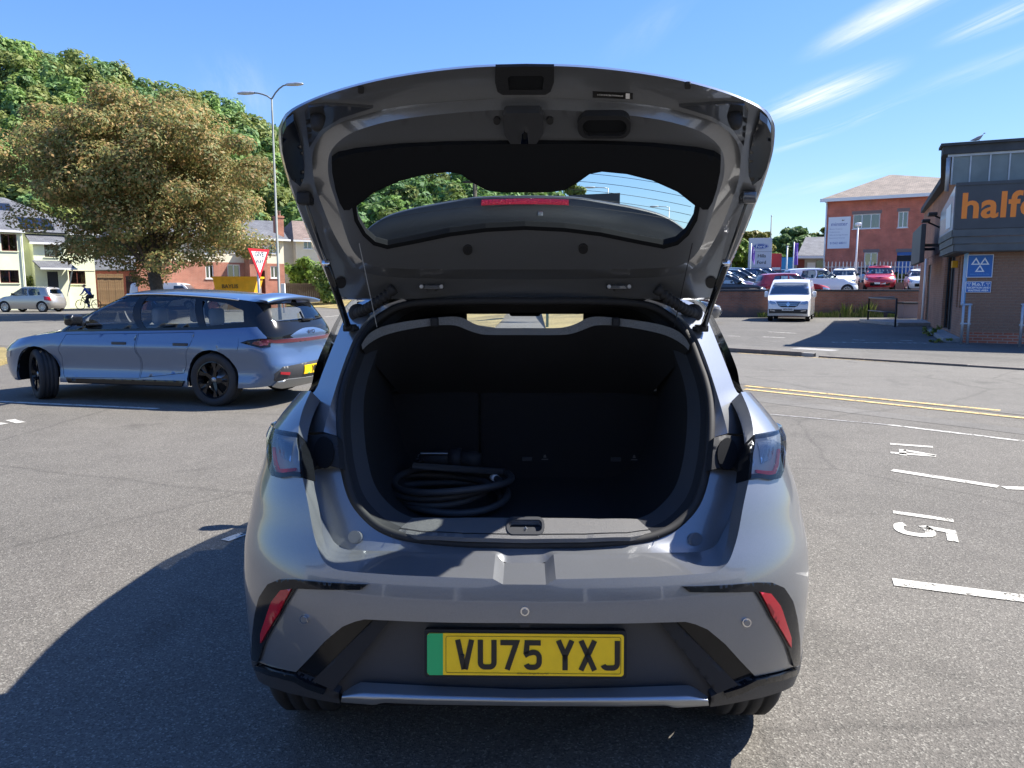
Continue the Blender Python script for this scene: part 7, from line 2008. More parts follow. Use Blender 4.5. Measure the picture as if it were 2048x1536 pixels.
# ------------------------------------------------------------------ raised dealer lot on the right: wall, cars, fence, offices
def lotz(y): return float(np.interp(y, [38.6, 50, 56], [0.62, 1.34, 1.36]))
tag(MB().loft([[(x, y, lotz(y) if y < 56.5 else 1.36) for x in (7.5, 30, 80)] for y in (38.7, 44, 50, 56, 140)]).build('dealer_lot', 'lot_asphalt', None, False), kind='structure')
WY = 38.5
wl0 = 7.5; wl1 = D(1860, 600, WY).x + 6
wallr = thing('boundary_wall', 'long old brick wall with dark coping in front of the car lot', 'wall', (wl0, WY, 0))
wt = D(1600, 579, WY).z
MB().box((0, 0, -0.05), (wl1 - wl0, 0.23, wt - 0.10)).build('brickwork', 'old_brick', wallr, False, uv=lambda c: (c.x + c.y, c.z))
cs_ = None
for i in range(int((wl1 - wl0) / 0.62)):
    if cs_ is None: o = MB().box((0.004, -0.05, wt - 0.098), (0.616, 0.28, wt), 0.012).build('coping_stone', 'dark_trim', wallr, False); cs_ = o.data
    else:
        o = bpy.data.objects.new('coping_stone', cs_); COL.objects.link(o); o.parent = wallr
    o.location = (i * 0.62, 0, random.Random(i).uniform(-0.008, 0.004))
# end return of the wall on the left
GRP = 'cars on the raised dealer lot'
def lot_car(kind, label, front_px, y, rzdeg, sp, facing='side'):
    L = sp['L']; p = D(front_px, 578, y)
    if facing == 'side': x = p.x - L / 2
    elif facing == 'left': x = p.x + L / 2
    else: x = p.x
    return build_car(kind, label, 'car', (x, y, lotz(y)), math.radians(rzdeg), sp, GRP)
lot_car('parked_car', 'black saloon nearest the raised tailgate, behind the brick wall', 1533, 41.2, -91, saloon_spec('black_paint', 4.5, 0.9, 1.45))
lot_car('parked_car', 'silver hatchback second from the wall, its nose beyond the black saloon', 1522, 44.0, -91, hatch_spec('light_silver_paint', 4.2, 0.88, 1.5))
lot_car('parked_car', 'dark grey hatchback third in the left row of the lot', 1538, 46.6, -91, hatch_spec('dark_grey_paint', 4.3, 0.88, 1.5))
lot_car('parked_car', 'grey saloon fourth in the left row of the lot', 1546, 49.4, -91, saloon_spec('grey_paint', 4.5, 0.9, 1.5))
lot_car('parked_car', 'navy saloon behind the red hatchback', 1576, 52.4, -91, saloon_spec('navy_paint', 4.5, 0.9, 1.5))
lot_car('parked_car', 'lime green small car at the back of the left row', 1520, 56.0, -91, hatch_spec('lime_paint', 3.6, 0.83, 1.52))
lot_car('parked_car', 'blue hatchback at the back of the lot under the pylon sign', 1540, 60.0, -91, hatch_spec('blue_paint', 4.0, 0.87, 1.5))
lot_car('parked_car', 'navy tall car below the purple banner', 1588, 58.0, -91, hatch_spec('navy_paint', 4.3, 0.9, 1.65))
lot_car('parked_car', 'dark car in front of the low white-fronted building', 1640, 60.0, -91, hatch_spec('black_paint', 4.3, 0.9, 1.6))
lot_car('parked_car', 'bright red hatchback directly behind the white van', 1657, 41.3, -91, hatch_spec('red_paint', 4.1, 0.87, 1.5))
lot_car('parked_car', 'white tall family car behind the red hatchback', 1711, 44.4, -91, hatch_spec('white_paint', 4.4, 0.92, 1.65))
lot_car('parked_car', 'white small car facing the camera left of the red tall car', 1686, 50.0, 152, hatch_spec('white_paint', 4.0, 0.86, 1.46), 'face')
lot_car('parked_car', 'red tall car facing the camera in front of the palisade fence', 1757, 50.0, 157, hatch_spec('red_paint', 4.3, 0.92, 1.62), 'face')
lot_car('parked_car', 'white car facing the camera beside the dark sign wall', 1842, 49.0, 158, hatch_spec('white_paint', 4.2, 0.9, 1.46), 'face')
p_ = D(1743, 578, 58.5); build_car('parked_car', 'pale blue car parked behind the palisade fence', 'car', (p_.x, 58.8, 1.72), math.radians(112), hatch_spec('pale_blue_paint', 4.2, 0.88, 1.55), GRP)
p_ = D(1688, 578, 60.5); build_car('parked_car', 'grey green car half hidden behind the fence left of the pale blue car', 'car', (p_.x, 61.0, 1.72), math.radians(95), hatch_spec('dark_grey_paint', 4.2, 0.88, 1.5), GRP)
p_ = D(1437, 578, 33.0); build_car('parked_car', 'silver grey car at ground level showing only its nose beside the open boot', 'car', (p_.x - 2.05, 32.6, 0), math.radians(-93), hatch_spec('grey_paint', 4.1, 0.87, 1.5))
# retaining wall and palisade fence
FY = 55.0
rw0 = D(1645, 578, FY).x; rw1 = D(1875, 578, FY).x
rwl = thing('retaining_wall', 'low brown brick wall under the palisade fence', 'wall', (rw0, FY, 1.3))
MB().box((0, 0, 0), (rw1 - rw0, 0.25, 0.60)).build('brickwork', 'old_brick', rwl, False, uv=lambda c: (c.x, c.z + 0.9))
tag(mesh_obj('upper_ground', [(rw0 - 3, FY + 0.25, 1.72), (80, FY + 0.25, 1.72), (80, 140, 1.72), (rw0 - 3, 140, 1.72)], [(0, 1, 2, 3)], 'lot_asphalt', None, False), kind='structure')
pf = thing('palisade_fence', 'grey steel palisade fence in front of the brick office', 'fence', (rw0, FY + 0.10, 1.9))
zt_f = D(1750, 522, FY).z - 1.9
pale = MB(); ph = zt_f
pv = [(-0.035, 0, -0.1), (-0.012, -0.02, -0.1), (0.012, -0.02, -0.1), (0.035, 0, -0.1)]
pale.add([(x, y, z) for x, y, z in pv] + [(x, y, ph - 0.12) for x, y, z in pv] + [(0, -0.012, ph)], [(0, 1, 5, 4), (1, 2, 6, 5), (2, 3, 7, 6), (4, 5, 8), (5, 6, 8), (6, 7, 8)])
pme = None; npal = int((rw1 - rw0) / 0.265)
for i in range(npal):
    if pme is None: o = pale.build('pale', 'galvanised', pf, False); pme = o.data
    else:
        o = bpy.data.objects.new('pale', pme); COL.objects.link(o); o.parent = pf
    o.location = (0.1 + i * 0.265, 0, 0.0)
for z in (0.2, ph - 0.45):
    MB().box((0, 0.004, z), (rw1 - rw0, 0.05, z + 0.05)).build('rail', 'galvanised', pf, False)
lo, hi = boxpx(1790, 546, 1850, 566, FY + 1.0, 1.2, 1.75); bush('long green shrub growing behind the palisade fence', lo, hi, 'weed_leaves', 51, 100, 0.10, 40)
# brick office with the hipped roof
oc = D(1648, 545, 62.7)
of = thing('office_building', 'two storey red brick office with hipped tiled roof and white notice board', 'building', (oc.x, 62.7, 1.7), math.radians(-30))
F4 = Facade(of)
def zl(p): return p - 1.7
class F4L:
    pass
def orect(*q):
    r = F4.rect(*q); return r
EZ4 = F4.at(1660, 399)[1]; OW = 15.0
wn4 = [orect(1706, 428, 1760, 457), orect(1796, 423, 1816, 455), orect(1728, 505, 1755, 535)]
dr4 = orect(1793, 504, 1829, 545); dr4 = (dr4[0], 0.02, dr4[2], dr4[3])
wall_obj(of, 'wall', [(0, 0), (OW, 0), (OW, EZ4), (0, EZ4)], [rectp(r) for r in wn4] + [rectp(dr4)], 'red_brick', 0, 0.14)
MB().box((0.003, 0.15, 0), (0.2, 10, EZ4)).build('side_wall', 'red_brick', of, False, uv=lambda c: (c.y, c.z))
window(of, wn4[0], 0, 'white_upvc', 3); window(of, wn4[1], 0, 'white_upvc', 2); window(of, wn4[2], 0, 'white_upvc', 2)
pbr('blue_door', (0.03, 0.12, 0.36), 0.5); pbr('lintel_grey', (0.22, 0.17, 0.16), 0.9)
dzm = dr4[1] + (dr4[3] - dr4[1]) * 0.72
d4 = MB().box((dr4[0], 0.08, 0.02), (dr4[2], 0.14, dzm)).box((dr4[0], 0.04, dr4[3] - 0.25), (dr4[2], 0.14, dr4[3])).build('door', 'blue_door', of, False)
MB().box((dr4[0], 0.09, dzm + 0.003), (dr4[2], 0.13, dr4[3] - 0.253)).build('fanlight', 'dark_room', d4, False)
for r in wn4 + [dr4]:
    MB().box((r[0] - 0.1, -0.012, r[3] + 0.003), (r[2] + 0.1, 0.0, r[3] + 0.26)).build('lintel', 'lintel_grey', of, False)
ap = F4.at(1778, 350, 5.0)
slab_roof(of, 'roof', [[(-0.45, -0.45, EZ4 + 0.02), (OW + 0.4, -0.45, EZ4 + 0.02), (ap[0] + 0.3, 5.0, ap[1]), (ap[0], 5.0, ap[1])],
                       [(-0.45, 10.4, EZ4 + 0.02), (-0.45, -0.45, EZ4 + 0.02), (ap[0], 5.0, ap[1])],
                       [(OW + 0.4, -0.45, EZ4 + 0.02), (OW + 0.4, 10.4, EZ4 + 0.02), (ap[0] + 0.3, 5.0, ap[1])]], 'brown_tiles')
MB().box((-0.5, -0.55, EZ4 - 0.22), (OW + 0.4, -0.43, EZ4 + 0.03)).box((-0.5, -0.43, EZ4 - 0.06), (OW + 0.4, 0.0, EZ4 - 0.03)).build('gutter', 'white_upvc', of, False)
dpx = F4.at(1652, 450)[0]; MB().tube([(dpx, -0.07, EZ4 - 0.1), (dpx, -0.07, 0)], 0.06, 8).build('downpipe', 'white_upvc', of, True)
nbd = orect(1656, 434, 1700, 497)
pbr('notice_white', (0.74, 0.76, 0.80), 0.4); pbr('notice_blue', (0.16, 0.20, 0.42), 0.5); pbr('notice_text', (0.30, 0.33, 0.45), 0.6)
nb4 = MB().box((nbd[0], -0.06, nbd[1]), (nbd[2], -0.012, nbd[3])).build('notice_board', 'notice_white', of, False)
nw = nbd[2] - nbd[0]; nh_ = nbd[3] - nbd[1]; ncx = (nbd[0] + nbd[2]) / 2
place_text('minster', nw * 0.245, (ncx, -0.066, nbd[1] + nh_ * 0.77), (1, 0, 0), (0, 0, 1), 'notice_blue', nb4, 'lettering', bold=0.004)
for i, t in enumerate(('Minster Property', 'Trade Centre', 'Office & Storage Rentals', 'Commercial Services')):
    place_text(t, nw * 0.085, (nbd[0] + nw * 0.06, -0.066, nbd[1] + nh_ * (0.62 - 0.095 * i)), (1, 0, 0), (0, 0, 1), 'notice_text', nb4, 'lettering', align='LEFT')
place_text('01562 68011', nw * 0.145, (ncx, -0.066, nbd[1] + nh_ * 0.17), (1, 0, 0), (0, 0, 1), 'notice_blue', nb4, 'lettering', bold=0.003)
MB().add([(ncx + nw * 0.10, -0.066, nbd[1] + nh_ * 0.88), (ncx + nw * 0.16, -0.066, nbd[1] + nh_ * 0.93), (ncx + nw * 0.14, -0.066, nbd[1] + nh_ * 0.895), (ncx + nw * 0.26, -0.066, nbd[1] + nh_ * 0.90), (ncx + nw * 0.15, -0.066, nbd[1] + nh_ * 0.865)], [(0, 1, 2), (0, 2, 3, 4)]).build('bird_emblem', 'dark_room', nb4, False)
cc = D(1709, 578, 53); zt_c = D(1709, 452, 53).z
cp_ = thing('camera_post', 'thin pale post with a white camera head in front of the brick office', 'post', (cc.x, 53, lotz(53)))
MB().tube([(0, 0, 0), (0, 0, zt_c - lotz(53))], [0.07, 0.05], 10).build('post', 'white_upvc', cp_, True)
MB().box((-0.16, -0.2, zt_c - lotz(53)), (0.16, 0.2, zt_c - lotz(53) + 0.22), 0.06).build('camera_head', 'white_upvc', cp_, True)
# low building with a dark roof and white fascia
lb0 = D(1590, 545, 78)
lwb = thing('low_building', 'low showroom with black roof edge and pale fascia left of the brick office', 'building', (lb0.x, 78, 1.4))
lbw = D(1700, 545, 78).x - lb0.x; zf = D(1600, 517, 78).z - 1.4
pbr('sky_blue_panel', (0.05, 0.33, 0.62), 0.4)
MB().box((0, 0, 0), (lbw, 8, zf)).build('wall', 'grey_render', lwb, False)
MB().box((-0.3, -1.2, zf - 0.02), (lbw, -0.003, zf + 0.22)).build('fascia', 'white_upvc', lwb, False)
slab_roof(lwb, 'roof', [[(-0.3, -1.2, zf + 0.24), (lbw, -1.2, zf + 0.24), (lbw, 3.5, zf + 2.4), (2.2, 3.5, zf + 2.4)]], 'slate_tiles')
MB().box((-2.6, -0.4, 0), (-0.35, -0.2, zf + 0.1)).build('blue_panel', 'sky_blue_panel', lwb, False)
MB().box((0.2, -0.06, 0.1), (0.9, -0.003, zf - 0.1)).build('door', 'rust_red', lwb, False)
MB().box((1.2, -0.05, 0.3), (2.0, -0.003, zf - 0.4)).build('poster', 'sign_white', lwb, False)
MB().box((2.1, -0.05, 0.3), (3.2, -0.003, zf - 0.2)).build('window', 'dark_glass', lwb, False)
# pylon sign, red board, banners
pbr('pylon_grey', (0.50, 0.50, 0.55), 0.4, metal=0.2); pbr('logo_blue', (0.02, 0.06, 0.28), 0.3, coat=0.4); pbr('purple_cloth', (0.22, 0.12, 0.50), 0.8)
py0 = D(1519, 543, 60); PW = 43 * 60 / 1500.0; pz1 = D(1519, 476, 60).z - 1.36
pyl = thing('pylon_sign', 'grey pylon sign with a blue oval logo on the car lot', 'sign', (py0.x, 60, 1.36), math.radians(-8))
MB().box((-PW / 2, 0, 0), (PW / 2, 0.35, pz1), 0.02).build('sign_body', 'pylon_grey', pyl, False)
zo = pz1 * 0.84
ov = MB(); E = circle2(0, zo, 0.60, 32, 0.22); ov.prism(E, lambda p: (p[0], -0.03, p[1]), lambda p: (p[0], -0.003, p[1])); ovo = ov.build('oval_logo', 'logo_blue', pyl, False)
rm_ = MB(); ribbon(circle2(0, zo, 0.555, 32, 0.185), 0.02, lambda x, z: (x, -0.033, z), rm_, True); rm_.build('oval_line', 'white_print', ovo, False)
place_text('Ford', 0.30, (0, -0.035, zo - 0.01), (1, 0, 0), (0, 0, 1), 'white_print', ovo, 'lettering', sx=1.25)
place_text('Hills', 0.36, (0.12, -0.006, pz1 * 0.655), (1, 0, 0), (0, 0, 1), 'black_print', pyl, 'lettering', bold=0.006)
place_text('Ford', 0.36, (0.12, -0.006, pz1 * 0.53), (1, 0, 0), (0, 0, 1), 'black_print', pyl, 'lettering', bold=0.006)
for z in (0.735, 0.43):
    MB().box((-PW / 2, -0.006, pz1 * z), (PW / 2, -0.001, pz1 * z + 0.02)).build('panel_joint', 'dark_trim', pyl, False)
py2 = D(1536, 543, 61.5)
pl2 = thing('price_pylon', 'narrow grey pylon standing behind the oval logo sign', 'sign', (py2.x, 61.5, 1.36)); hz2 = D(1536, 485, 61.5).z - 1.36
MB().box((-0.25, 0, 0), (0.25, 0.25, hz2), 0.02).build('sign_body', 'pylon_grey', pl2, False)
for i, z in enumerate((0.35, 0.5, 0.6, 0.72)):
    MB().box((-0.12, -0.012, hz2 * z), (0.10, -0.002, hz2 * z + 0.18)).build('digit_panel', 'black_print', pl2, False)
rb = D(1552, 545, 62); rbs = thing('red_board', 'red and white price board right of the pylon sign', 'sign', (rb.x, 62, 1.36)); rw_ = 20 * 62 / 1500.0; rh = D(1552, 507, 62).z - 1.36
MB().box((-rw_ / 2, 0, 0), (rw_ / 2, 0.12, rh), 0.01).build('board', 'sign_red', rbs, False)
MB().box((-rw_ / 2 + 0.08, -0.02, 0.1), (rw_ / 2 - 0.08, -0.003, rh * 0.62)).build('notice', 'sign_white', rbs, False)
for i in range(3):
    place_text(('GREAT', 'DEALS', 'HERE')[i] if False else '', 0.1, (0, 0, 0), (1, 0, 0), (0, 0, 1), 'sign_white', rbs) if False else None
def banner(label, px, y, ytop, ybot, pole_top, wpx, lean=0.0):
    p = D(px, 578, y); r = thing('banner_flag', label, 'flag', (p.x, y, lotz(y) if y < 56 else 1.36), 0, 'purple banner flags'); zb__ = lotz(y) if y < 56 else 1.36
    zt__ = D(px, pole_top, y).z - zb__; z1 = D(px, ytop, y).z - zb__; z0 = D(px, ybot, y).z - zb__; w = wpx * y / 1500.0
    MB().tube([(0, 0, 0), (0, 0, zt__)], 0.04, 8).build('pole', 'white_upvc', r, True)
    n = 10; rows = [[(0.04 + w * i / n, 0.06 * math.sin(i * 0.9 + z * 2), z - lean * i / n) for i in range(n + 1)] for z in np.linspace(z0, z1, 9)]
    MB().loft(rows).build('cloth', 'purple_cloth', r, True)
    place_text('ford', w * 0.5, (0.04 + w * 0.5, -0.08, (z0 + z1) / 2), (0, 0, 1), (-1, 0, 0), 'white_print', r, 'lettering')
banner('purple banner flag on a white pole right of the red board', 1584, 56.5, 486, 530, 484, 8)
banner('purple banner flag overlapping the left edge of the pylon sign', 1499, 57.5, 489, 517, 487, 7, 0.5)
for (px, top, y, lab) in ((1571, 494, 58, 'pale yellow flag pole between the red board and the banner'), (1537, 432, 80, 'thin dark telegraph mast behind the pylon sign'), (1460, 505, 60, 'thin pole in front of the bright green tree')):
    p = D(px, 578, y); r = thing('pole', lab, 'pole', (p.x, y, 1.36)); zz = D(px, top, y).z - 1.36
    MB().tube([(0, 0, 0), (0, 0, zz)], [0.08, 0.05], 8).build('shaft', 'white_upvc' if px == 1571 else 'lamp_column', r, True)
    MB().lathe([(0, 0.1), (0.07, 0.06), (0.08, 0.0)], 'Z', (0, 0, zz), 10).build('cap', 'galvanised', r, True)
# things seen past and through the raised rear window
p = D(951, 578, 46); r = thing('telegraph_pole', 'wooden telegraph pole seen through the raised rear window', 'pole', (p.x, 46, 0.2)); zz = D(951, 356, 46).z
MB().tube([(0, 0, 0), (0, 0, zz)], [0.17, 0.12], 10).build('shaft', BARK, r, True)
MB().box((-0.7, -0.06, zz - 0.5), (0.7, 0.06, zz - 0.38)).build('cross_arm', BARK, r, False)
p = D(1186, 578, 34); r = thing('direction_sign', 'back of a large grey road direction sign behind the roof', 'road sign', (p.x, 34, 0), math.radians(-20)); z1 = D(1186, 388, 34).z; sw = 1.15
MB().box((-sw, 0, z1 - 1.6), (sw, 0.04, z1)).build('panel', 'dark_trim', r, False)
for x in (-0.7, 0.7): MB().tube([(x, 0.08, 0), (x, 0.08, z1 - 0.1)], 0.06, 8).build('post', 'galvanised', r, True)
for (px, top, y, d_) in ((1213, 376, 62, -1), (1334, 414, 75, -1)):
    p = D(px, 578, y); lamp_post('slim street lamp in the distance seen through the rear window' + (' nearer the tree' if px == 1213 else ' at its right end'), (p.x, y, 0.5), D(px, top, y).z - 0.5, [(-1.1, 0, 0.05)], 0.08, None, 'galvanised')
p = D(1095, 578, 27.5); r = thing('bollard_post', 'thin green post on the verge seen through the windscreen', 'post', (p.x, 27.5, 0.0))
pbr('post_green', (0.03, 0.12, 0.08), 0.5); MB().tube([(0, 0, 0), (0, 0, 2.4)], 0.05, 8).build('shaft', 'post_green', r, True); MB().lathe([(0, 0.03), (0.06, 0.02), (0.06, 0)], 'Z', (0, 0, 2.4), 10).build('cap', 'post_green', r, True)
# weeds along the old wall
rgw = np.random.default_rng(8)
for i, px in enumerate((1640, 1652, 1664, 1676, 1698, 1712, 1728, 1744, 1760, 1790, 1808, 1530)):
    p = D(px, 578, WY - 0.25); hgt = [0.35, 0.3, 0.25, 0.4, 0.75, 0.3, 0.6, 0.85, 0.35, 0.3, 0.7, 0.3][i]
    mb = MB()
    for k in range(46):
        a = rgw.uniform(0, 6.28); l = hgt * rgw.uniform(0.5, 1.1); bx_, by_ = rgw.normal() * 0.12, rgw.normal() * 0.05; w = 0.02
        tipx = bx_ + math.cos(a) * l * 0.35; tipy = by_ + math.sin(a) * l * 0.2
        mb.add([(bx_ - w, by_, 0), (bx_ + w, by_, 0), ((bx_ + tipx) / 2 + w, (by_ + tipy) / 2, l * 0.65), (tipx, tipy, l), ((bx_ + tipx) / 2 - w, (by_ + tipy) / 2, l * 0.65)], [(0, 1, 2, 3, 4)])
    o = mb.build('weeds', 'weed_leaves', None, False, (p.x, WY - 0.25, 0)); tag(o, 'weeds growing along the foot of the old brick wall', 'weeds', 'weeds along the wall', 'stuff')

# ------------------------------------------------------------------ shop building at the right edge
HC = G(1925, 685.5); HF = Vector((0.917, -0.4, 0)); hrz = math.atan2(HF.y, HF.x)
shp = thing('shop_building', 'brown brick shop with a dark fascia and orange lettering at the right edge', 'building', (HC.x, HC.y, 0), hrz)
F5 = Facade(shp)
pbr('fascia_grey', (0.055, 0.06, 0.066), 0.5, var=0.15, scale=2); pbr('board_grey', (0.085, 0.095, 0.098), 0.6, var=0.2, scale=3)
pbr('orange_letter', (0.90, 0.24, 0.02), 0.4); pbr('roof_felt', (0.05, 0.055, 0.06), 0.8, var=0.3, scale=2); pbr('sign_blue', (0.01, 0.13, 0.42), 0.35, var=0.05, scale=3)
pbr('grey_pane', (0.16, 0.19, 0.19), 0.25, var=0.2, scale=1.5); pbr('pale_blue_poster', (0.16, 0.42, 0.72), 0.4); pbr('mortar', (0.36, 0.29, 0.235), 0.95, var=0.2, scale=20)
ramp_mat('brown_brick_single', [(0.3, (0.20, 0.115, 0.078)), (0.5, (0.27, 0.155, 0.105)), (0.7, (0.34, 0.21, 0.145))], 3.5, 0.9, bump=0.4, bscale=90)
OV = -0.45
Z1, Z2, Z3, Z4, Z5 = [F5.at(1945, py_, yl_)[1] for py_, yl_ in ((502, OV), (458, OV), (369, OV), (309, -0.05), (289, -0.15))]
BWd = 1.86
MB().box((0, 0.012, 0), (BWd, 0.3, Z1 + 0.3)).build('wall_backing', 'mortar', shp, False)
MB().box((BWd, 0.002, 0), (14, 0.3, Z1 + 0.3)).build('wall', 'brown_brick', shp, False, uv=lambda c: (c.x, c.z))
bm0 = None; rgb = random.Random(12); row = 0; zc_ = 0.30; nb_ = 0
while zc_ < Z1:
    x = -0.112 if row % 2 else 0.0
    while x < BWd - 0.02:
        x0 = max(x, 0.0); x1 = min(x + 0.215, BWd)
        if x1 - x0 > 0.05 and nb_ < 298:
            if x1 - x0 > 0.2:
                if bm0 is None:
                    o = MB().box((0, 0, 0), (0.215, 0.06, 0.066), 0.003).build('brick', 'brown_brick_single', shp, False); bm0 = o.data
                else:
                    o = bpy.data.objects.new('brick', bm0); COL.objects.link(o); o.parent = shp
            else:
                o = MB().box((0, 0, 0), (x1 - x0, 0.06, 0.066), 0.003).build('brick', 'brown_brick_single', shp, False)
            o.location = (x0, rgb.uniform(-0.003, 0.003), zc_); nb_ += 1
        x += 0.2245
    zc_ += 0.0760; row += 1
MB().box((-0.01, -0.02, 0), (14, 0.011, 0.285)).build('plinth', 'orange_brick', shp, False, uv=lambda c: (c.x, c.z))
# side wall with openings
SWL = 17.0
sw_h = [[(1.0, 0.9), (1.35, 0.9), (1.35, 2.35), (1.0, 2.35)], [(1.7, 0.9), (2.05, 0.9), (2.05, 2.35), (1.7, 2.35)], [(3.0, 0.15), (5.6, 0.15), (5.6, 2.5), (3.0, 2.5)], [(11.2, 0.15), (12.6, 0.15), (12.6, 2.4), (11.2, 2.4)]]
smb = patch([(0.302, 0), (SWL, 0), (SWL, Z1 + 0.3), (0.302, Z1 + 0.3)], lambda y, z: (0.0, y, z), sw_h, res=40, gres=0, depth=0.14, toward=(-100, 5, 1)); smb.build('side_wall', 'brown_brick', shp, False, uv=lambda c: (c.y, c.z))
MB().box((0.14, 0.3, 0), (0.2, SWL, Z1 + 0.3)).build('dark_interior', 'dark_room', shp, False)
for h in sw_h[:2]: MB().box((0.06, h[0][0], h[0][1]), (0.09, h[1][0], h[2][1])).build('slit_window', 'dark_glass', shp, False)
MB().box((0.05, 3.0, 0.15), (0.10, 3.08, 2.5)).box((0.05, 4.26, 0.15), (0.10, 4.34, 2.5)).box((0.05, 5.52, 0.15), (0.10, 5.6, 2.5)).build('entrance_frame', 'van_black', shp, False)
MB().box((-0.02, 5.7, 0), (-0.003, 6.6, Z1)).build('brick_pier', 'brown_brick', shp, False, uv=lambda c: (c.y, c.z))
MB().box((0.06, 11.2, 0.15), (0.10, 12.6, 2.4)).build('side_door', 'dark_door', shp, False)
MB().tube([(-0.06, 13.2, 2.7), (-0.06, 13.2, 0.1)], 0.045, 8).build('downpipe', 'white_upvc', shp, True)
ps = MB().box((-0.03, 0.08, 1.0), (-0.003, 0.75, 2.38)).build('wall_poster', 'pale_blue_poster', shp, False)
MB().box((-0.15, 2.3, 2.05), (-0.003, 2.55, 2.25), 0.01).build('alarm_box', 'skip_yellow', shp, False)
MB().box((-0.45, 0.2, 0), (-0.003, 5.4, 0.11), 0.01).build('step', 'concrete', shp, False)
# fascia: cladding boards, sign, glazing, parapet
OV = -0.45
for i in range(3):
    z0 = Z1 + (Z2 - Z1) * i / 3
    MB().box((OV + 0.03 * (2 - i), OV + 0.03 * (2 - i) - 0.02, z0 + 0.004), (14, OV + 0.10, z0 + (Z2 - Z1) / 3 - 0.004)).build('cladding_board', 'board_grey', shp, False)
    MB().box((OV + 0.03 * (2 - i) - 0.02, OV + 0.104, z0 + 0.004), (OV + 0.10, 3.2, z0 + (Z2 - Z1) / 3 - 0.004)).build('cladding_board', 'board_grey', shp, False)
MB().box((OV + 0.11, OV + 0.11, Z1 - 0.02), (14, 0.0, Z1 + 0.02)).box((OV + 0.11, 0.003, Z1 - 0.02), (-0.003, 3.2, Z1 + 0.02)).build('soffit', 'fascia_grey', shp, False)
MB().box((OV, OV - 0.03, Z2), (14, OV + 0.09, Z3), 0.01).build('fascia_sign', 'fascia_grey', shp, False)
MB().box((OV - 0.01, OV - 0.05, Z3 - 0.02), (14, OV + 0.12, Z3 + 0.06)).build('sign_cap', 'fascia_grey', shp, False)
lx = F5.at(1921, 410, OV)[0]; lh = F5.at(1960, 385, OV)[1] - F5.at(1960, 437, OV)[1]; lzb = F5.at(1940, 435, OV)[1]
place_text('halfords', lh * 1.36, (lx, OV - 0.034, lzb + lh * 0.40), (1, 0, 0), (0, 0, 1), 'orange_letter', shp, 'lettering', bold=0.022, align='LEFT', spacing=1.03)
MB().box((0.03, -0.02, Z3 + 0.06), (14, 0.05, Z4)).build('clerestory_backing', 'dark_room', shp, False)
xm = [F5.at(p, 340, -0.03)[0] for p in (1904, 1940, 1979, 2018, 2057, 2096)] + [3.6, 4.2, 4.8, 5.4, 6.0]
for i in range(len(xm) - 1):
    MB().box((xm[i] + 0.02, -0.05, Z3 + 0.07), (xm[i + 1] - 0.02, -0.022, Z4 - 0.03)).build('pane', 'grey_pane', shp, False)
for x in xm:
    MB().box((x - 0.017, -0.075, Z3 + 0.065), (x + 0.017, -0.021, Z4 - 0.02)).build('mullion', 'galvanised', shp, False)
MB().box((xm[0] - 0.12, -0.09, Z4 - 0.03), (14, -0.021, Z4 + 0.03)).build('head_rail', 'galvanised', shp, False)
MB().tube([(xm[0] - 0.1, -0.1, Z4 - 0.05), (xm[0] - 0.1, -0.1, Z3 - 0.1)], 0.05, 8).build('rain_pipe', 'galvanised', shp, True)
MB().box((-0.78, -0.15, Z4 + 0.035), (14, 0.4, Z5)).add([(x, y, z) for z in (Z4 + 0.035, Z5) for x, y in ((-0.78, 0.404), (0.3, 0.404), (0.3, SWL), (-0.15, SWL), (-0.3, 6.0))], [(4, 3, 2, 1, 0), (5, 6, 7, 8, 9), (0, 1, 6, 5), (1, 2, 7, 6), (2, 3, 8, 7), (3, 4, 9, 8), (4, 0, 5, 9)]).build('parapet', 'roof_felt', shp, False)
MB().box((-0.84, -0.22, Z5 + 0.003), (14, 0.5, Z5 + 0.07)).build('parapet_cap', 'roof_felt', shp, False)
MB().box((-0.01, 0.06, Z1 + 0.31), (0.25, SWL, Z4 + 0.03)).build('upper_side_wall', 'brown_brick', shp, False, uv=lambda c: (c.y, c.z))
for y in (0.5, 1.2, 1.9): MB().box((-0.06, y, Z3 - 0.2), (-0.013, y + 0.5, Z4 - 0.02)).build('side_board', 'roof_felt', shp, False)
# picture panel on the side of the fascia: one poster with a pale page on purple and red
pbr('poster_purple', (0.12, 0.13, 0.26), 0.3, coat=0.4); pbr('poster_red', (0.30, 0.10, 0.09), 0.3, coat=0.4)
pp = MB().add([(OV - 0.01, OV + 0.1, Z2), (OV - 0.01, 3.2, Z2), (OV - 0.01, 3.2, Z2 + 0.75), (OV - 0.01, OV + 0.1, Z3), (OV + 0.05, OV + 0.1, Z2), (OV + 0.05, 3.2, Z2), (OV + 0.05, 3.2, Z2 + 0.75), (OV + 0.05, OV + 0.1, Z3)], [(0, 3, 2, 1), (4, 5, 6, 7), (0, 4, 7, 3), (1, 2, 6, 5), (3, 7, 6, 2), (0, 1, 5, 4)]).build('side_banner', 'poster_purple', shp, False)
MB().add([(OV - 0.014, OV + 0.9, Z2 + 0.05), (OV - 0.014, 3.1, Z2 + 0.05), (OV - 0.014, 3.1, Z2 + 0.5), (OV - 0.014, OV + 1.5, Z2 + 0.45)], [(0, 3, 2, 1)]).build('banner_red_area', 'poster_red', pp, False)
MB().add([(OV - 0.018, 0.15, Z2 + 0.1), (OV - 0.018, 1.3, Z2 + 0.12), (OV - 0.018, 1.5, Z2 + 0.7), (OV - 0.018, 0.3, Z2 + 0.75)], [(0, 3, 2, 1)]).build('banner_page', 'notice_white', pp, False)
MB().box((-0.75, 6.4, 2.35), (-0.60, 11.0, 3.65), 0.02).build('projecting_sign', 'fascia_grey', shp, False)
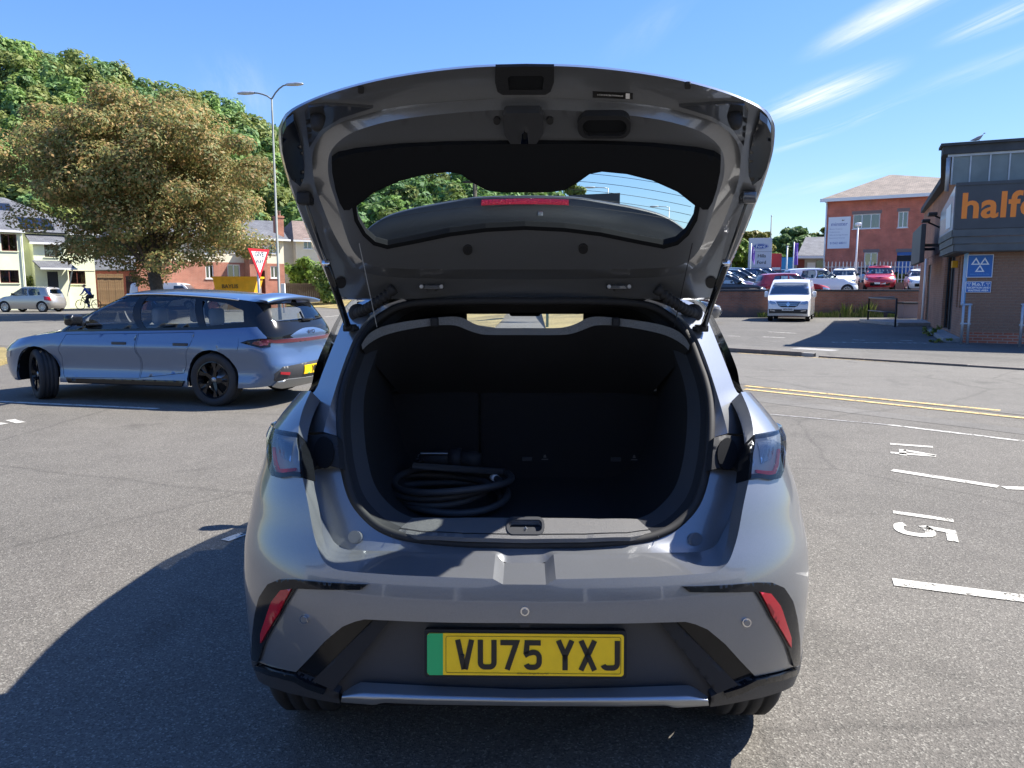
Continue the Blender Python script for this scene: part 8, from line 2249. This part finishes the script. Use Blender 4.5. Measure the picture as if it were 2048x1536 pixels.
MB().box((-0.60, 7, 2.9), (-0.013, 7.1, 3.0)).box((-0.60, 10, 2.9), (-0.013, 10.1, 3.0)).build('sign_bracket', 'van_black', shp, False)
for y, z in ((4.6, 3.75), (7.2, 3.75)):
    fl_ = MB().box((-0.70, y - 0.25, z), (-0.45, y + 0.25, z + 0.10), 0.02); fl_.tube([(-0.5, y, z), (-0.013, y, z - 0.25)], 0.03, 6); fl_.build('floodlight', 'van_black', shp, False)
# test-station signs on the brick
s1 = F5.rect(1934, 509, 1986, 555, -0.03); s2 = F5.rect(1931, 563, 1982, 585, -0.03)
g1 = thing('test_station_sign', 'square blue sign with three white triangles on the shop wall', 'sign', HC + HF * s1[0] + Vector((0, 0, s1[1])), hrz)
gw_, gh2 = s1[2] - s1[0], s1[3] - s1[1]
MB().box((0, -0.045, 0), (gw_, -0.008, gh2), 0.004).build('panel', 'sign_white', g1, False)
MB().box((0.018, -0.049, 0.018), (gw_ - 0.018, -0.0455, gh2 - 0.018)).build('blue_face', 'sign_blue', g1, False)
def trib(cx, cz, r, mb, inv=False):
    q = [(cx + r * math.cos(math.radians(a)), cz + r * math.sin(math.radians(a))) for a in ((90, 210, 330))]
    ribbon(q, r * 0.30, lambda x, z: (x, -0.051, z), mb, True)
for (cx_, cz_2) in ((gw_ * 0.33, gh2 * 0.66), (gw_ * 0.67, gh2 * 0.66), (gw_ * 0.5, gh2 * 0.35)):
    mb = MB(); trib(cx_, cz_2, gw_ * 0.165, mb); mb.build('triangle', 'sign_white', g1, False)
place_text('VEHICLE TESTING STATION', 0.035, (gw_ / 2, -0.051, gh2 * 0.14), (1, 0, 0), (0, 0, 1), 'pale_blue_poster', g1, 'lettering')
g2_ = thing('reception_sign', 'blue M.o.T. reception and waiting area sign below the triangles sign', 'sign', HC + HF * s2[0] + Vector((0, 0, s2[1])), hrz)
gw_, gh2 = s2[2] - s2[0], s2[3] - s2[1]
MB().box((0, -0.045, 0), (gw_, -0.008, gh2), 0.004).build('panel', 'sign_white', g2_, False)
MB().box((0.014, -0.049, 0.014), (gw_ - 0.014, -0.0455, gh2 - 0.014)).build('blue_face', 'sign_blue', g2_, False)
place_text('M.o.T.', 0.115, (gw_ / 2, -0.051, gh2 * 0.75), (1, 0, 0), (0, 0, 1), 'sign_white', g2_, 'lettering', bold=0.005)
place_text('RECEPTION AND', 0.066, (gw_ / 2, -0.051, gh2 * 0.43), (1, 0, 0), (0, 0, 1), 'sign_white', g2_, 'lettering', bold=0.003)
place_text('WAITING AREA', 0.066, (gw_ / 2, -0.051, gh2 * 0.18), (1, 0, 0), (0, 0, 1), 'sign_white', g2_, 'lettering', bold=0.003)
for cx_ in (gw_ * 0.13, gw_ * 0.87):
    mb = MB()
    for (dx, dz) in ((-0.025, 0.02), (0.025, 0.02), (0, -0.02)):
        q = [(cx_ + dx + 0.02 * math.cos(math.radians(a)), gh2 * 0.76 + dz + 0.02 * math.sin(math.radians(a))) for a in (90, 210, 330)]; ribbon(q, 0.007, lambda x, z: (x, -0.051, z), mb, True)
    mb.build('emblem', 'sign_white', g2_, False)
# guard rails
def guard(label, px, y0, y1):
    b_ = G(px, y1); r = thing('guard_rail', label, 'railing', b_, hrz); zt_ = D(px, y0, b_.y).z
    for x in (-0.07, 0.07): MB().tube([(x, 0, 0), (x, 0, zt_)], 0.032, 8).build('post', 'galvanised', r, True)
    for z in (zt_ * 0.5, zt_ - 0.03): MB().tube([(-0.12, 0, z), (0.12, 0, z)], 0.028, 8).build('clamp', 'galvanised', r, True)
guard('galvanised twin post guard at the shop corner', 1928, 607, 688)
guard('galvanised twin post guard at the right picture edge', 2046, 607, 694)
gr0 = G(1790, 654); gr1 = G(1795, 636)
rlx = thing('handrail', 'black tubular handrail beside the ramp near the old wall', 'railing', gr0, 0)
hz = D(1790, 598, gr0.y).z; dv = Vector((0.5, 3.4, 0)); dw = Vector((2.6, 3.2, 0))
MB().tube([(0, 0, 0), (0, 0, hz), dv + Vector((0, 0, hz)), dv], 0.035, 8).tube([(0, 0, hz * 0.5), dv + Vector((0, 0, hz * 0.5))], 0.03, 8).build('end_frame', 'van_black', rlx, True)
MB().tube([dv + Vector((0, 0, hz)), dv + dw + Vector((0, 0, hz))], 0.035, 8).build('top_rail', 'van_black', rlx, True)
rp_ = MB().box((gr0.x + 0.4, gr0.y + 0.6, 0), (gr0.x + 5.5, gr0.y + 4.0, 0.14), 0.02); tag(rp_.build('ramp', 'concrete', None, False), kind='structure')
bn = D(1830, 620, 36.5); bb = thing('bin_store', 'dark box cupboard against the old wall beside the handrail', 'cabinet', (bn.x, 36.8, 0))
MB().box((-0.4, 0, 0.0), (0.4, 0.6, 0.72), 0.02).build('body', 'lintel_grey', bb, False); MB().box((-0.45, -0.05, 0.723), (0.45, 0.65, 0.80), 0.01).build('lid', 'van_black', bb, False)
rgw = np.random.default_rng(9)
for (px, py, n_) in ((1868, 672, 60), (1888, 686, 40)):
    p = G(px, py); bush(('leafy weeds at the corner of the shop entrance step' if px == 1868 else 'small weed on the pavement below the shop step'), (p.x - 0.35, p.y - 0.2, 0), (p.x + 0.3, p.y + 0.25, 0.3 if px == 1868 else 0.12), 'weed_leaves', px, 26, 0.04, 10, 'weed', 'weed')
# pigeon on the parapet
bp_ = F5.at(1958, 281, 0.1); bw_ = HC + HF * bp_[0] + Vector((0.04, 0.09, Z5 + 0.07))
pg = thing('pigeon', 'small grey pigeon perched on the shop parapet', 'bird', bw_, hrz)
pbr('pigeon_grey', (0.30, 0.29, 0.30), 0.8, var=0.3, scale=20)
pr = MB(); rows = []
for (x, z, r_) in ((-0.20, 0.075, 0.006), (-0.13, 0.09, 0.03), (-0.06, 0.11, 0.055), (0.0, 0.125, 0.062), (0.05, 0.15, 0.05), (0.075, 0.185, 0.032), (0.085, 0.215, 0.032), (0.10, 0.235, 0.022), (0.125, 0.232, 0.006), (0.145, 0.226, 0.002)):
    rows.append([(x + 0.3 * r_ * math.sin(t), r_ * 0.9 * math.cos(t), z + r_ * math.sin(t)) for t in np.linspace(0, 2 * math.pi, 11)[:-1]])
pr.loft(rows, True); pr.build('body', 'pigeon_grey', pg, True)
for y in (-0.02, 0.02): MB().tube([(0.0, y, 0.08), (0.01, y, 0.0)], 0.005, 6).build('leg', 'rust_red', pg, False)

# ------------------------------------------------------------------ cyclist
cb = D(176, 600, 52); CY = 52.0
bik = thing('bicycle', 'dark electric bicycle ridden past the green house', 'bicycle', (cb.x, CY, 0), 0)
wr = 0.35
for x in (-0.56, 0.56):
    w = MB().lathe([(wr - 0.03, -0.012), (wr - 0.005, -0.022), (wr, 0.0), (wr - 0.005, 0.022), (wr - 0.03, 0.012), (wr - 0.03, -0.012)], 'Y', (x, 0, wr), 28).build('wheel', 'tyre', bik, True)
    sp2 = MB()
    for k in range(10):
        a = math.pi * 2 * k / 10; sp2.tube([(x, 0, wr), (x + (wr - 0.03) * math.cos(a), 0, wr + (wr - 0.03) * math.sin(a))], 0.004, 4, False)
    sp2.build('spokes', 'steel', w, False)
    MB().lathe([(wr - 0.045, -0.01), (wr - 0.03, -0.012), (wr - 0.03, 0.012), (wr - 0.045, 0.01)], 'Y', (x, 0, wr), 28).build('rim', 'black_plastic', w, True)
fr = MB()
BB = (0.06, 0, 0.30); HT = (-0.40, 0, 0.86); ST_ = (0.20, 0, 0.80)
fr.tube([BB, HT], 0.035, 8); fr.tube([HT, ST_], 0.022, 8); fr.tube([BB, ST_], 0.02, 8); fr.tube([BB, (0.56, 0, wr)], 0.016, 6); fr.tube([ST_, (0.56, 0, wr)], 0.014, 6); fr.tube([HT, (-0.56, 0, wr)], 0.022, 8); fr.tube([(-0.40, 0, 0.86), (-0.37, 0, 0.98)], 0.02, 8)
fr.build('frame', 'black_plastic', bik, True)
MB().box((-0.26, -0.035, 0.42), (-0.06, 0.035, 0.60), 0.02).build('battery', 'dark_trim', bik, False)
MB().tube([(-0.37, -0.30, 1.0), (-0.37, 0, 0.98), (-0.37, 0.30, 1.0)], 0.014, 8).build('handlebar', 'black_plastic', bik, True)
MB().box((0.10, -0.07, 0.93), (0.34, 0.07, 0.98), 0.02).tube([ST_, (0.22, 0, 0.94)], 0.014, 6).build('saddle', 'black_plastic', bik, True)
MB().lathe([(0.0, -0.05), (0.10, -0.05), (0.10, -0.03), (0.0, -0.03)], 'Y', BB, 20).tube([(0.06, -0.07, 0.30), (0.12, -0.07, 0.14)], 0.01, 6).tube([(0.06, 0.07, 0.30), (0.0, 0.07, 0.46)], 0.01, 6).box((0.07, -0.17, 0.125), (0.17, -0.06, 0.15)).box((-0.05, 0.06, 0.45), (0.05, 0.17, 0.475)).build('crank', 'steel', bik, False)
def skin_body(name, joints, edges, mat, parent, root_i=0, sub=2):
    me = bpy.data.meshes.new(name); me.from_pydata([j[:3] for j in joints], edges, [])
    o = bpy.data.objects.new(name, me); COL.objects.link(o); o.parent = parent
    sk = o.modifiers.new('skin', 'SKIN'); sk.use_smooth_shade = True
    lay = me.skin_vertices[0] if me.skin_vertices else None
    if lay is None:
        bm = bmesh.new(); bm.from_mesh(me); bm.verts.layers.skin.verify(); bm.to_mesh(me); bm.free(); lay = me.skin_vertices[0]
    for i, j in enumerate(joints):
        rx_, ry2 = (j[3], j[4]) if len(j) > 4 else (j[3], j[3])
        lay.data[i].radius = (rx_, ry2); lay.data[i].use_root = (i == root_i)
    ss = o.modifiers.new('sub', 'SUBSURF'); ss.levels = sub; ss.render_levels = sub
    me.materials.append(M(mat)); return o
pbr('jacket_blue', (0.03, 0.07, 0.30), 0.8, var=0.2, scale=9); pbr('trousers', (0.02, 0.02, 0.025), 0.85); pbr('skin', (0.45, 0.26, 0.18), 0.55); pbr('hair', (0.10, 0.07, 0.05), 0.8); pbr('vest_grey', (0.25, 0.27, 0.32), 0.8)
per = thing('person', 'person in a blue jacket and dark trousers leaning forward on a bicycle', 'person', (cb.x, CY, 0), 0)
J = [(0.22, 0, 1.02, 0.14, 0.15), (0.10, 0, 1.22, 0.14, 0.15), (-0.06, 0, 1.40, 0.15, 0.17), (-0.15, 0, 1.47, 0.07), (-0.22, 0, 1.53, 0.055),
     (-0.10, -0.19, 1.40, 0.065), (-0.20, -0.25, 1.17, 0.052), (-0.35, -0.27, 1.03, 0.036), (-0.10, 0.19, 1.40, 0.065), (-0.20, 0.25, 1.17, 0.052), (-0.35, 0.27, 1.03, 0.036),
     (0.20, -0.10, 0.95, 0.10), (-0.06, -0.13, 0.68, 0.075), (0.11, -0.12, 0.26, 0.05), (0.02, -0.12, 0.18, 0.045), (0.20, 0.10, 0.95, 0.10), (-0.20, 0.13, 0.92, 0.075), (-0.02, 0.12, 0.56, 0.05), (-0.10, 0.12, 0.50, 0.045)]
E_ = [(0, 1), (1, 2), (2, 3), (3, 4), (2, 5), (5, 6), (6, 7), (2, 8), (8, 9), (9, 10), (0, 11), (11, 12), (12, 13), (13, 14), (0, 15), (15, 16), (16, 17), (17, 18)]
skin_body('body', J, E_, 'jacket_blue', per)
# trousers over the legs, head, hair and hands
Jt = [(0.22, 0, 1.00, 0.155, 0.165), (0.20, -0.10, 0.93, 0.115), (-0.06, -0.13, 0.68, 0.09), (0.10, -0.12, 0.30, 0.065), (0.20, 0.10, 0.93, 0.115), (-0.20, 0.13, 0.92, 0.09), (-0.03, 0.12, 0.60, 0.065)]
skin_body('trousers', Jt, [(0, 1), (1, 2), (2, 3), (0, 4), (4, 5), (5, 6)], 'trousers', per)
skin_body('head', [(-0.215, 0, 1.515, 0.055), (-0.24, 0, 1.58, 0.075, 0.085), (-0.25, 0, 1.66, 0.085, 0.095), (-0.24, 0, 1.72, 0.06, 0.07), (-0.335, 0, 1.60, 0.014)], [(0, 1), (1, 2), (2, 3), (1, 4)], 'skin', per)
skin_body('hair', [(-0.19, 0, 1.62, 0.07, 0.085), (-0.20, 0, 1.69, 0.085, 0.095), (-0.24, 0, 1.745, 0.06, 0.07)], [(0, 1), (1, 2)], 'hair', per)
for sy in (-1, 1):
    hj = [(-0.345, sy * 0.27, 1.035, 0.026), (-0.375, sy * 0.27, 1.03, 0.03)]; he = [(0, 1)]
    for k in range(4):
        b_ = len(hj); hj += [(-0.395, sy * (0.245 + 0.018 * k), 1.035, 0.010), (-0.402, sy * (0.245 + 0.018 * k), 1.005, 0.009), (-0.385, sy * (0.245 + 0.018 * k), 0.985, 0.008)]; he += [(1, b_), (b_, b_ + 1), (b_ + 1, b_ + 2)]
    b_ = len(hj); hj += [(-0.365, sy * 0.235, 1.01, 0.010), (-0.375, sy * 0.228, 0.99, 0.009)]; he += [(1, b_), (b_, b_ + 1)]
    skin_body('hand', hj, he, 'skin', per, 0, 1)
for (x, z, y) in ((0.06, 0.165, -0.12), (-0.06, 0.49, 0.12)):
    MB().box((x - 0.13, y - 0.04, z - 0.005), (x + 0.12, y + 0.04, z + 0.06), 0.025).build('shoe', 'black_plastic', per, True)
bk = D(176, 600, 52)
MB().box((-0.04, -0.15, 1.24), (0.20, 0.15, 1.50), 0.06).build('backpack', 'vest_grey', per, True)

# ------------------------------------------------------------------ unseen showroom added behind the photographer, for paint reflections and bounced light
srm = thing('showroom', 'unseen pale showroom with tall windows, added behind the photographer for paint reflections', 'building', (0, -12, 0), 0)
pbr('white_cladding', (0.78, 0.78, 0.76), 0.6, var=0.05, scale=1)  # pale cladding to bounce more light onto the car
MB().box((-24, -10, 0), (24, 0, 5.6)).build('wall', 'white_cladding', srm, False)
MB().box((-24.2, -10.2, 5.603), (24.2, 0.15, 6.1)).build('fascia', 'dark_trim', srm, False)
for i in range(9):
    x = -22 + i * 4.9; MB().box((x, 0.003, 0.3), (x + 4.55, 0.05, 3.0)).build('window', 'dark_glass', srm, False)
